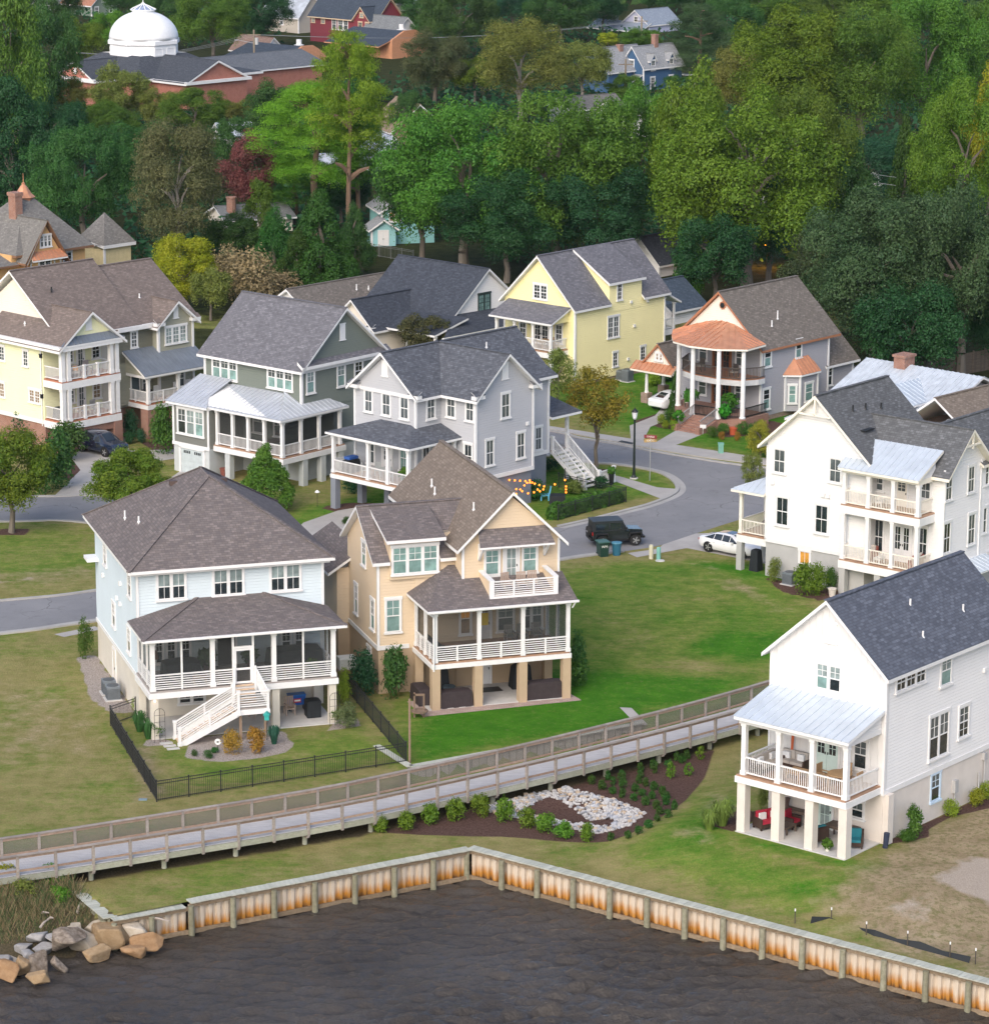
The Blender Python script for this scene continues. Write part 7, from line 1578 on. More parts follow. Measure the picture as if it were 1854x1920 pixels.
 for px,pb,ptop,lb in((477,140,55,'wooden utility pole with transformer behind the church'),(135,150,88,'wooden utility pole left of the domed church'),(1202,95,30,'thin utility pole in front of the lavender house'),(1172,190,110,'slim dark street light pole in front of the blue house')):
  p=G(px,pb);hh=top_at(p,ptop);t=thing('utility_pole',lb,'utility pole',p);b=MB();b.cyl((0,0,0),(0,0,hh),.2,.14,8);b.obj('pole',[PO],t);poles.append((p,hh))
  b=MB();b.box(-1.1,-.07,hh-.9,1.1,.07,hh-.75);b.obj('cross_arm',[PO],t)
  if px==477:b=MB();b.cyl((.45,-.1,hh-2.4),(.45,-.1,hh-1.3),.3,.3,10);b.obj('transformer',[plain('transformer_grey',(.45,.46,.46))],t);b=MB();b.beam((0,0,hh-2.2),(-2.6,0,hh-1.7),.1,.08);b.box(-3.2,-.15,hh-1.75,-2.5,.15,hh-1.6);b.obj('street_light_arm',[RIM],t)
 for(a,c,lb)in((0,1,'sagging power lines between the two poles behind the church'),(2,0,'long power lines crossing above the trees')):
  t=MB();P0=poles[a][0]+Vector((0,0,poles[a][1]-.8));P1=poles[c][0]+Vector((0,0,poles[c][1]-.8))
  for o in(-1,0,1):t.tube([P0+(P1-P0)*(k/10)+Vector((o,0,-1.6*math.sin(math.pi*k/10)))for k in range(11)],.022,4)
  tag(t.obj('power_line',[plain('wire_grey',(.25,.27,.28))],None),lb,'power line')
 t=MB();P0,P1=G(1580,318,9),G(1680,332,9);t.tube([P0,P1],.03,4);t.tube([P0-Vector((0,0,.9)),P1-Vector((0,0,.9))],.03,4);tag(t.obj('power_line',[MATS['wire_grey']],None),'short power line between the trees at right','power line')
# ------ house-side things
def at_house(o,yaw,x,y,z=0.0):c,s=math.cos(R(yaw)),math.sin(R(yaw));return(o[0]+x*c-y*s,o[1]+x*s+y*c,LZ+z)
WOo=(20.04,155.75)
def sofa(label,pos,rz,w,frame,cush,pillow=None,corner=False,cat='sofa'):
 t=thing('sofa',label,cat,pos,rz);b=MB();b.box(-w/2,-.4,.12,w/2,.4,.34);b.box(-w/2,.3,.34,w/2,.42,.85);b.box(-w/2,-.4,.34,-w/2+.1,.3,.62);b.box(w/2-.1,-.4,.34,w/2,.3,.62)
 for x in(-w/2+.06,w/2-.06):
  for y in(-.34,.34):b.box(x-.04,y-.04,0,x+.04,y+.04,.12)
 b.obj('frame',[frame],t);n=max(1,round(w/.75));cw=(w-.2)/n
 for k in range(n):
  x=-w/2+.1+k*cw;b=MB();b.box(x+.02,-.4,.34,x+cw-.02,.28,.48);b.obj('seat_cushion',[cush],t);b=MB();b.box(x+.02,.14,.48,x+cw-.02,.3,.92);b.obj('back_cushion',[cush],t)
 if pillow:
  for k in range(2):b=MB();b.box(-w/4+k*w/2-.2,-.05,.5,-w/4+k*w/2+.2,.1,.84);b.obj('pillow',[pillow],t)
 return t
def chair(label,pos,rz,mat,group=None,cush=None,rocker=False):
 t=thing('chair',label,'chair',pos,rz,group);b=MB();b.box(-.28,-.28,.38,.28,.28,.44);b.obj('seat',[cush or mat],t);b=MB()
 for k in range(5):b.box(-.27+k*.115,.24,.44,-.19+k*.115,.29,1.0)
 b.box(-.28,.235,.98,.28,.295,1.05);b.obj('backrest',[mat],t)
 for x in(-.26,.26):
  for y in(-.25,.25):b=MB();b.box(x-.03,y-.03,0,x+.03,y+.03,.62 if y<0 else .44);b.obj('leg',[mat],t)
  b=MB();b.box(x-.05,-.3,.6,x+.05,.28,.64);b.obj('armrest',[mat],t)
 return t
def table(label,pos,rz,w,d,h_,mat,rnd=False,cat='table'):
 t=thing('table',label,cat,pos,rz);b=MB()
 if rnd:b.lathe([(w/2,h_-.05),(w/2,h_)],0,0,20)
 else:b.box(-w/2,-d/2,h_-.06,w/2,d/2,h_);b.box(-w/2+.06,-d/2+.06,h_-.16,w/2-.06,d/2-.06,h_-.06)
 b.obj('table_top',[mat],t)
 for x in(-1,1):
  for y in(-1,1):b=MB();k=.33 if rnd else .44;b.box(x*w*k-.04,y*d*k-.04,0,x*w*k+.04,y*d*k+.04,h_-.06);b.obj('leg',[mat],t)
 return t
def covered(label,pos,rz,w,d,h_,mat,cat='covered furniture',taper=.92,hump=.0):
 """furniture under a fitted cover that drapes to the floor"""
 t=thing('furniture_cover',label,cat,pos,rz);b=MB();nx,ny=10,5;r_=random.Random(int(w*100+d*10));bm=bmesh.new();bmesh.ops.create_cube(bm,size=1)
 bmesh.ops.subdivide_edges(bm,edges=bm.edges[:],cuts=5,use_grid_fill=True)
 for v in bm.verts:
  x,y,z=v.co;k=taper+(1-taper)*(.5-z);zz=(z+.5)*h_
  if z>.45:zz+=hump*math.cos(x*math.pi)*math.cos(y*math.pi)-.05*(abs(x)>.45)-.05*(abs(y)>.45)
  f=1+.03*math.sin(x*17+y*23)*(.5-z);v.co=(x*w*k*f,y*d*k*f,max(0,zz+.01*r_.random()))
 b.add([tuple(v.co)for v in bm.verts],[[v.index for v in f.verts]for f in bm.faces]);bm.free();b.obj('cover',[mat],t,smooth=False);return t
def hvac(label,pos,rz,group=None,n=None,h_=.85):
 t=thing('air_conditioner',label,'air conditioner',pos,rz,group);GM=plain('unit_grey',(.20,.23,.26),.5,.2);b=MB();b.box(-.38,-.38,.05,.38,.38,h_);b.obj('cabinet',[GM],t)
 b=MB()
 for k in range(9):z=.12+k*(h_-.22)/9;b.box(-.395,-.395,z,.395,.395,z+.025)
 b.obj('louvre',[plain('unit_dark',(.07,.08,.09),.5)],t);b=MB();b.lathe([(.34,h_),(.34,h_+.03),(.1,h_+.05)],0,0,16);b.obj('fan_guard',[plain('unit_dark',(.07,.08,.09),.5)],t);b=MB();b.box(-.5,-.5,-.05,.5,.5,.05);b.obj('pad',[CONC],t);return t
def pot(label,pos,r,h_,mat,cat='plant pot',plant=None,lm=None):
 t=thing('plant_pot',label,cat,pos);b=MB();b.lathe([(r*.7,0),(r,h_*.9),(r*1.08,h_*.9),(r*1.08,h_)],0,0,14);b.obj('pot',[mat],t)
 if plant:leaf_ball(t,'foliage',(0,0,h_+plant*.55),plant,lm,220,.35)
 return t
def leaf_ball(parent,name,c,r,mat,n,leaf):
 g=np.random.default_rng(int(r*1000)+n);v=[];f=[]
 d=g.normal(size=(n,3));d/=np.linalg.norm(d,axis=1)[:,None];p=np.array(c)+d*r*(g.random(n)[:,None]**.4);p[:,2]=np.maximum(p[:,2],.02)
 a=np.cross(d+g.normal(size=(n,3))*.8,g.normal(size=(n,3)));a/=np.linalg.norm(a,axis=1)[:,None]+1e-6;e=np.cross(d,a);e/=np.linalg.norm(e,axis=1)[:,None]+1e-6
 s=leaf*r*(.6+.8*g.random(n)[:,None]);q=np.stack([p-a*s,p-e*s*.5,p+a*s,p+e*s*.5],1).reshape(-1,3)
 b=MB();b.v=[tuple(x)for x in q];b.f=[(4*i,4*i+1,4*i+2,4*i+3)for i in range(n)];b.m=[0]*n
 return b.obj(name,[mat],parent)
def furniture():
 WK=plain('dark_wicker',(.05,.03,.022),.7);RED=plain('red_cushion',(.42,.02,.05),.8);GRY=plain('grey_cushion',(.42,.39,.36),.85);TEALC=plain('teal_cushion',(.02,.18,.22),.8);PIL=plain('white_pillow',(.68,.70,.72),.8);TK=plain('teak',(.40,.26,.14),.6);DW_=plain('dark_table_wood',(.12,.09,.07),.6)
 BRC=plain('brown_cover',(.040,.030,.032),.75,var=.2);BLC=plain('black_cover',(.014,.018,.022),.7,var=.2);OL=leafm('potted_leaf',(.05,.14,.02),(.10,.24,.03))
 wa=R(50.5);W_=lambda x,y,z=0:at_house(WOo,50.5,x,y,z)
 sofa('red cushioned dark wicker loveseat with white pillows on the patio',W_(-1.7,5.9,.05),wa-R(20),1.5,WK,RED,PIL);t=sofa('red topped wicker ottoman beside the red loveseat',W_(-.95,5.0,.05),wa,.8,WK,RED);
 table('small dark coffee table in front of the red loveseat',W_(-1.75,4.7,.05),wa,.9,.6,.42,DW_);table('long dark console table against the patio wall',W_(-.45,5.2,.05),wa+math.pi/2,2.0,.5,.85,DW_)
 pot('brown bucket planter standing on the console table',W_(-.4,5.7,.9),.2,.45,plain('brown_pot',(.13,.09,.08)));pot('dark round pot at the right end of the console table',W_(-.4,4.3,.9),.18,.35,plain('brown_pot',(.13,.09,.08)))
 table('dark dining table in the right half of the patio',W_(-.8,1.9,.05),wa+math.pi/2,1.7,.9,.75,DW_)
 sofa('teal cushioned chair with pillows facing the patio front',W_(-1.9,2.75,.05),wa+math.pi*.9,1.0,WK,TEALC,plain('blue_pillow',(.05,.12,.25)));sofa('teal lounge chair turned sideways at the right corner pier',W_(-1.3,.8,.05),wa-R(60),.9,WK,TEALC)
 pot('small white pot with green plant on the front edge of the patio',W_(-2.75,1.5,.05),.14,.24,plain('white_pot',(.7,.68,.6)),plant=.3,lm=OL)
 sofa('grey cushioned corner sofa by the left rail of the balcony',W_(-1.7,6.1,3.14),wa,2.2,WK,GRY,PIL);sofa('grey cushioned sofa against the balcony wall',W_(-.55,5.2,3.14),wa-math.pi/2,1.8,WK,GRY,PIL)
 table('low wooden coffee table on the balcony',W_(-1.7,4.2,3.14),wa,.9,.9,.42,TK);table('round wooden dining table on the balcony',W_(-1.5,1.7,3.14),wa,1.3,1.3,.74,TK,True)
 for i,(x,y,a,lb)in enumerate(((-.75,1.9,0,'teak chair behind the round balcony table nearest the wall'),(-1.6,2.65,90,'teak chair left of the round balcony table'),(-1.5,.75,-90,'teak chair right of the round balcony table by the side rail'))):chair(lb,W_(x,y,3.14),wa+R(a-90),TK,'teak chairs around the balcony table')
 t=thing('folded_umbrella','closed orange patio umbrella leaning against the balcony wall','umbrella',W_(-.35,5.5,3.14));b=MB();b.cyl((0,0,.05),(.1,.1,2.3),.05,.09,8);b.cyl((.1,.1,2.3),(.11,.11,2.6),.02,.02,6);b.obj('canopy',[plain('orange_cloth',(.55,.12,.04))],t)
 t=thing('golf_bag','dark blue bag on a stand leaning near the house corner','bag',W_(-.35,-.45,-.2));b=MB();b.cyl((0,0,.1),(.08,.06,1.0),.13,.16,10);b.obj('bag',[plain('navy_fabric',(.02,.03,.06))],t);b=MB();b.tube([Vector((.05,.05,.7)),Vector((-.2,.1,0))],.015,5);b.tube([Vector((.05,.05,.7)),Vector((.1,-.25,0))],.015,5);b.obj('stand',[BLACKM],t)
 N_=lambda x,y,z=0:at_house(NO,50.5,x,y,z)
 sofa('white cushioned wicker sofa at the left of the lower white porch',N_(.6,-1.6,2.42),wa-math.pi/2,1.6,plain('red_wicker',(.25,.07,.05)),plain('pale_cushion',(.6,.55,.5),.85));sofa('white cushioned wicker sofa at the right of the lower white porch',N_(.6,-5.6,2.42),wa+R(200),1.4,plain('red_wicker',(.25,.07,.05)),plain('pale_cushion',(.6,.55,.5),.85));table('low white table on the lower white porch',N_(.0,-3.1,2.42),wa,.7,.5,.4,WHITE);table('low white table on the upper white porch',N_(.2,-3.0,6.18),wa,.7,.5,.45,WHITE)
 covered('black covered grill beneath the side porch of the white house',N_(.7,7.2),wa,.7,.7,1.5,BLC,'grill',.75);covered('grey covered grill on the side porch deck of the white house',N_(1.3,6.6,2.58),wa,1.0,.6,1.0,plain('grey_cover',(.18,.16,.15)),'grill')
 hvac('grey air conditioner on a low stand beside the white house',N_(-.75,3.4),wa);pot('white urn planter at the corner of the white house',N_(-1.5,-.5),.28,.55,plain('urn_white',(.62,.57,.52)))
 T_=lambda x,y,z=0:at_house(TO,TY,x,y,z);ta=R(TY)
 covered('brown covered sofa at the left front of the tan patio',T_(1.4,.55,.02),ta,2.1,.9,1.0,BRC);covered('brown covered sofa along the left side of the tan patio',T_(-.2,1.9,.02),ta+math.pi/2,1.9,.85,1.0,BRC);covered('brown covered sofa at the right front of the tan patio',T_(6.9,.6,.02),ta,2.5,.9,1.05,BRC)
 covered('black covered grill at the back right of the tan patio',T_(6.3,2.9,.05),ta,1.3,.8,1.4,BLC,'grill',.8,.15);box_=covered('tall black covered fire pit at the back left of the tan patio',T_(1.4,3.3,.05),ta,1.0,.7,1.5,BLC,'fire pit',.8)
 pot('dark blue pot between the brown covered sofas',T_(1.6,2.2,.05),.35,.7,plain('blue_grey_pot',(.06,.09,.11)));b=MB();b.box(-.75,-.45,0,.75,.45,.02);tag(b.obj('doormat',[BLACKM],None,loc=T_(4.3,2.9,.055),rz=ta),'black doormat before the ground floor door of the tan house','doormat')
 PWK=plain('grey_porch_wicker',(.20,.19,.18),.7)
 sofa('dark sofa at the left of the screened tan porch',T_(.7,2.3,2.88),ta+math.pi/2,1.8,plain('charcoal_wicker',(.05,.05,.05)),plain('charcoal_cushion',(.08,.085,.09)));table('dark low table in the left of the screened tan porch',T_(2.1,1.4,2.88),ta,1.1,.7,.45,BLACKM)
 for x,lb in((5.6,'left grey porch chair below the window of the tan porch'),(6.4,'middle grey porch chair below the window of the tan porch'),(7.3,'right grey porch chair nearest the side screen of the tan porch')):chair(lb,T_(x,2.9,2.88),ta,PWK,'grey chairs on the screened porch')
 AD=plain('adirondack_wood',(.42,.33,.27),.7)
 chair('left weathered wooden chair on the small balcony',T_(5.0,1.7,6.46),ta+R(10),AD,'wooden chairs on the small balcony');chair('middle weathered wooden chair on the small balcony',T_(5.9,1.6,6.46),ta-R(5),AD,'wooden chairs on the small balcony');chair('right weathered wooden chair on the small balcony',T_(6.6,1.7,6.46),ta-R(10),AD,'wooden chairs on the small balcony')
 t=thing('generator','pale standby generator on a stand between the two front houses','generator',T_(-3.6,6.2));b=MB();b.box(-.6,-.45,1.1,.6,.45,1.15);b.box(-.5,-.4,0,-.4,-.3,1.1);b.box(.4,-.4,0,.5,-.3,1.1);b.box(-.5,.3,0,-.4,.4,1.1);b.box(.4,.3,0,.5,.4,1.1);b.obj('stand',[plain('brown_post',(.28,.2,.14))],t);b=MB();b.box(-.5,-.36,1.16,.5,.36,1.8);b.prism([(-.4,1.8),(.4,1.8),(.34,1.9),(-.34,1.9)],'x',-.52,.52);b.obj('housing',[plain('generator_cream',(.62,.63,.58))],t);t.rotation_euler=(0,0,ta)
 H_=lambda x,y,z=0:at_house(HO,HY,x,y,z);ha=R(HY)
 hvac('grey air conditioner nearest the camera beside the pale blue house',H_(-.75,8.5),ha,'air conditioners beside the pale blue house');hvac('grey air conditioner behind another beside the pale blue house',H_(-.75,9.75),ha,'air conditioners beside the pale blue house')
 covered('black covered dining set on the left of the screened porch',H_(2.1,2.3,2.86),ha,2.2,1.4,1.05,BLC,hump=.1);covered('long black covered sectional on the right of the screened porch',H_(8.9,2.7,2.86),ha,3.2,1.6,1.15,BLC)
 t=thing('floor_lamp','lamp with brown shade at the left end of the screened porch','lamp',H_(.7,2.9,2.86));b=MB();b.cyl((0,0,0),(0,0,1.2),.03,.03,6);b.lathe([(.16,0),(.14,.04)],0,0,10);b.obj('stand',[BLACKM],t);b=MB();b.lathe([(.26,1.1),(.17,1.55)],0,0,12);b.obj('lamp_shade',[plain('shade_brown',(.22,.13,.09))],t)
 table('small orange brown table by the front rail of the screened porch',H_(2.9,.9,2.86),ha,.8,.5,.45,TK);table('brown wooden bench top by the right front rail of the screened porch',H_(8.4,.8,2.86),ha,1.3,.4,.45,TK)
 PF_=leafm('palm_leaf',(.04,.09,.03),(.08,.15,.05));pot('tall potted palm left of the dark porch door',H_(3.8,3.3,2.86),.22,.5,plain('brown_pot',(.13,.09,.08)),plant=.55,lm=PF_);pot('tall potted palm right of the dark porch door',H_(6.3,3.0,2.86),.22,.6,plain('brown_pot',(.13,.09,.08)),plant=.5,lm=PF_);pot('small potted fern by the right rail of the screened porch',H_(9.5,1.0,2.86),.18,.3,plain('brown_pot',(.13,.09,.08)),plant=.4,lm=OL)
 chair('wooden rocking chair on the patio beneath the screened porch',H_(8.5,2.4,.05),ha,AD);covered('black covered barrel grill beneath the screened porch',H_(9.7,1.7,.05),ha,.8,.8,1.05,BLC,'grill',1.05);chair('second wooden chair behind the stair posts under the porch',H_(6.5,2.6,.05),ha+R(30),AD)
 t=thing('cooler','blue cooler chest with a red and white badge under the porch','cooler',H_(9.1,3.2,.05),ha);b=MB();b.box(-.5,-.25,.35,.5,.25,.9);b.obj('box',[plain('cooler_blue',(.02,.10,.38),.4)],t);b=MB();b.box(-.52,-.27,.9,.52,.27,.98);b.obj('lid',[plain('cooler_lid',(.03,.16,.5),.4)],t);b=MB();b.box(-.22,-.262,.5,.22,-.25,.75);b.obj('badge',[plain('badge_red',(.5,.04,.05))],t);b=MB();b.box(-.18,-.27,.58,.18,-.262,.68);b.obj('badge_stripe',[WHITE],t)
 for x in(-.45,.45):b=MB();b.box(x-.03,-.22,0,x+.03,.22,.35);b.obj('leg',[BLACKM],t)
 t=thing('bird_house','turquoise bird feeder on a tall pole beside the stair landing','bird feeder',H_(6.15,-1.75));b=MB();b.cyl((0,0,0),(0,0,1.5),.02,.02,6);b.obj('pole',[BLACKM],t);b=MB();b.box(-.13,-.13,1.2,.13,.13,1.5);b.prism([(-.2,1.5),(.2,1.5),(0,1.68)],'y',-.2,.2);b.obj('house_box',[plain('turquoise',(.03,.36,.33))],t)
 t=thing('yard_sign','small round white sign on a stake before the stairs','sign',H_(3.0,-3.1));b=MB();b.cyl((0,0,0),(0,0,.5),.015,.015,6);b.obj('stake',[BLACKM],t);o=MB().cyl((0,-.02,.6),(0,.02,.6),.18,.18,16).obj('sign_disc',[WHITE],t);b=MB();b.box(-.06,-.03,.56,.06,-.02,.64);b.obj('sign_mark',[BLACKM],o)
 for x,y,lb in((.25,-.45,'black metal trellis with vine at the left porch pier'),(10.5,-.35,'black metal trellis with plants at the right porch pier')):
  t=thing('trellis',lb,'trellis',H_(x,y),ha);b=MB()
  for u in(-.3,0,.3):b.cyl((u,0,0),(u,0,1.75 if u else 2.0),.014,.014,5)
  for z in(.4,.8,1.2,1.6):b.cyl((-.3,0,z),(.3,0,z),.012,.012,5)
  b.tube([Vector((.3*math.cos(a),0,1.72+.28*math.sin(a)))for a in np.linspace(0,math.pi,7)],.014,5);b.obj('frame',[BLACKM],t);leaf_ball(t,'vine',(0,.05,.7),.35,OL,90,.16)
 for i in range(3):b=MB();b.box(-.35,-.16,0,.35,.16,.04);tag(b.obj('stepping_stone',[CONC],None,loc=H_(.55+i*.08,-.75-i*.55,.0),rz=ha),('first','second','third')[i]+' flat stepping stone from the patio to the stair foot','stepping stone','stepping stones by the stair foot')
 G_=lambda x,y,z=0:at_house(GO,47.3,x,y,z)
 t=covered('black grill with blue lid on the raised grey porch',G_(1.0,-.7,2.7),R(47),1.3,.7,1.0,BLC,'grill');b=MB();b.box(-.45,-.3,1.02,.45,.3,1.2);b.obj('lid',[plain('grill_blue',(.03,.10,.35))],t)
 table('pale round table on the raised grey porch',G_(1.3,-3.9,2.7),0,1.1,1.1,.72,plain('pale_metal',(.45,.48,.48)),True)
 for x,y,a,lb in((1.0,-2.2,40,'pale cushioned chair left of the round grey porch table'),(1.7,-3.0,100,'pale metal chair behind the round grey porch table'),(.7,-4.9,-40,'pale metal chair right of the round grey porch table')):chair(lb,G_(x,y,2.7),R(47+a),plain('pale_metal',(.45,.48,.48)),'metal chairs on the raised grey porch')
 pot('large potted plant with yellow green leaves on the grey porch',G_(1.2,-6.0,2.7),.25,.45,BLACKM,plant=.5,lm=OL)
 t=thing('adirondack_chair','pale blue garden chair beside the string lights','chair',G(1022,937));b=MB();b.prism([(-.35,.3),(.35,.38),(.45,1.0),(.38,1.0),(.25,.45),(-.35,.38)],'y',-.3,.3);b.obj('seat',[plain('sky_blue_paint',(.12,.42,.60))],t);b=MB();b.box(-.35,-.36,0,-.25,-.3,.55);b.box(-.35,.3,0,-.25,.36,.55);b.box(.2,-.36,0,.3,-.3,.4);b.box(.2,.3,0,.3,.36,.4);b.obj('leg',[plain('sky_blue_paint',(.12,.42,.60))],t)
 covered('dark covered garden table beside the pale blue garden chair',G(1045,945),0,1.2,1.0,.75,BLC)
 Y_=lambda x,y,z=0:at_house((6.93,272.64),48,x,y,z);
 covered('white covered chair at the left end of the yellow balcony',Y_(-1.2,6.2,3.3),R(48),.9,.9,.95,plain('white_cover',(.62,.6,.6)));table('brown table on the yellow balcony',Y_(-1.2,2.6,3.3),R(48),1.2,.8,.75,TK);chair('brown chair at the right end of the yellow balcony',Y_(-1.0,1.5,3.3),R(48),TK)
 hvac('left grey air conditioner beside the yellow house',(G(1166,712).x,G(1166,712).y,LZ),R(48),'air conditioners beside the yellow house');hvac('right grey air conditioner beside the yellow house',(G(1176,715).x,G(1176,715).y,LZ),R(48),'air conditioners beside the yellow house',h_=1.1)
 C_=lambda x,y,z=0:at_house(CO,48,x,y,z)
 for x,y,z,lb in((-2.6,5.4,.9,'iron chair with white cushion left on the round porch'),(-3.0,1.6,.9,'iron bench right on the round porch'),(-1.5,5.2,3.86,'iron chair left on the round balcony'),(-1.6,1.6,3.86,'iron table and chair right on the round balcony')):chair(lb,C_(x,y,z),R(48-90),plain('iron_rail',(.10,.085,.075),.5),None,plain('cream_cushion',(.6,.55,.48)))
 TC=plain('terracotta',(.50,.10,.04),.8);FN=leafm('fern_leaf',(.03,.12,.015),(.09,.30,.02))
 pot('bright fern in a dark pot at the right of the round porch',C_(-4.3,.4,.9),.3,.35,BLACKM,plant=.6,lm=FN);pot('bright fern on the left stair wall of the round porch',C_(-6.6,3.4,.5),.2,.3,BLACKM,plant=.5,lm=FN);pot('hanging style fern on a stand left on the round porch',C_(-3.4,4.6,.9),.25,.9,BLACKM,plant=.65,lm=OL);pot('leafy potted tree behind the columns of the round porch',C_(-2.2,1.6,.9),.3,.5,BLACKM,plant=.8,lm=OL)
 pot('round orange terracotta pot in the bed before the round porch',C_(-5.3,-1.3),.35,.6,TC);pot('orange terracotta pot left of the brick steps',C_(-5.6,4.6),.35,.6,TC)
 t=thing('yard_sign','small white sign at the foot of the brick stairs','sign',C_(-6.9,.55));b=MB();b.box(-.25,-.02,.5,.25,.02,.8);b.cyl((0,.03,0),(0,.03,.6),.02,.02,6);b.obj('panel',[WHITE],t)
 L_=lambda x,y,z=0:at_house((-33.95,245.2),46.6,x,y,z)
 t=sofa('grey sofa with orange pillow on the upper yellow porch',L_(2.0,1.2,5.85),R(46.6-30),1.2,WK,plain('grey_cushion',(.42,.39,.36)),plain('orange_pillow',(.75,.30,.02)));chair('pale woven chair on the upper yellow porch',L_(3.7,1.3,5.85),R(46.6),plain('pale_wicker',(.40,.36,.36)));t=thing('hammock_stand','thin curved hammock stand on the upper yellow porch','hammock',L_(4.7,1.2,5.85));b=MB();b.tube([Vector((-.9,0,.05)),Vector((-.8,0,.9)),Vector((0,0,1.25)),Vector((.8,0,.9)),Vector((.9,0,.05))],.02,5);b.obj('frame',[RIM],t)
 table('wooden table on the lower yellow porch',L_(2.9,1.2,2.6),R(46.6),1.2,.8,.7,TK);chair('metal chair on the lower yellow porch',L_(4.2,1.2,2.6),R(46.6),RIM);covered('black covered grill on the lower yellow porch corner',L_(.8,1.5,2.6),R(46.6),.8,.6,.95,BLC,'grill')
 L2_=lambda x,y,z=0:at_house((-27.88,251.13),46.6,x,y,z);covered('black covered grill on the olive house porch',L2_(1.0,1.4,2.85),R(46.6),1.0,.6,.9,BLC,'grill')
 for x,lb in((2.2,'left white porch rocker on the olive house'),(4.3,'middle white porch rocker on the olive house'),(5.6,'right white porch rocker on the olive house')):chair(lb,L2_(x,1.3,2.85),R(46.6),WHITE,'white rockers on the olive house porch')
 S_=lambda x,y,z=0:at_house((-24.69,240.09),49.8,x,y,z);pot('rust coloured pot under the sage green house',S_(.9,-4.4),.3,.7,plain('rust_pot',(.24,.08,.06)));table('dark table inside the screened sage porch',S_(2.2,-8.5,2.55),R(50),1.4,.9,.75,DW_)
 t=thing('path_light','small white topped path light on the lawn by the grey piers','light',(G(595,950).x,G(595,950).y,LZ));b=MB();b.cyl((0,0,0),(0,0,1.1),.02,.02,6);b.obj('stake',[BLACKM],t);b=MB();b.lathe([(.2,1.1),(.06,1.25)],0,0,10);b.obj('lamp_cap',[WHITE],t)
 pot('tall dark planter with ferns on the corner sidewalk',(G(1146,908).x,G(1146,908).y,LZ),.22,.9,BLACKM,plant=.35,lm=OL)
# ------ stones
def stone_mesh(seed,mat,flat=1.0,name='stone',sub=2,cut=.35):
 """angular quarry stone: hull of scattered points with its edges knocked off"""
 g=np.random.default_rng(seed);bm=bmesh.new();n=9 if sub<3 else 13
 for p in g.normal(size=(n,3)):
  p=p/np.linalg.norm(p)*g.uniform(.8,1.05);q=np.sign(p)*np.abs(p)**.75;bm.verts.new((q[0],q[1],q[2]*flat))
 r=bmesh.ops.convex_hull(bm,input=bm.verts[:]);bmesh.ops.delete(bm,geom=[v for v in bm.verts if not v.link_faces],context='VERTS')
 bmesh.ops.dissolve_limit(bm,angle_limit=.35,verts=bm.verts[:],edges=bm.edges[:])
 if sub>2:bmesh.ops.bevel(bm,geom=bm.edges[:],offset=.07,segments=1,affect='EDGES')
 bm.verts.index_update();b=MB();b.add([tuple(v.co)for v in bm.verts],[[v.index for v in f.verts]for f in bm.faces]);bm.free();return b.mesh(name,[mat])
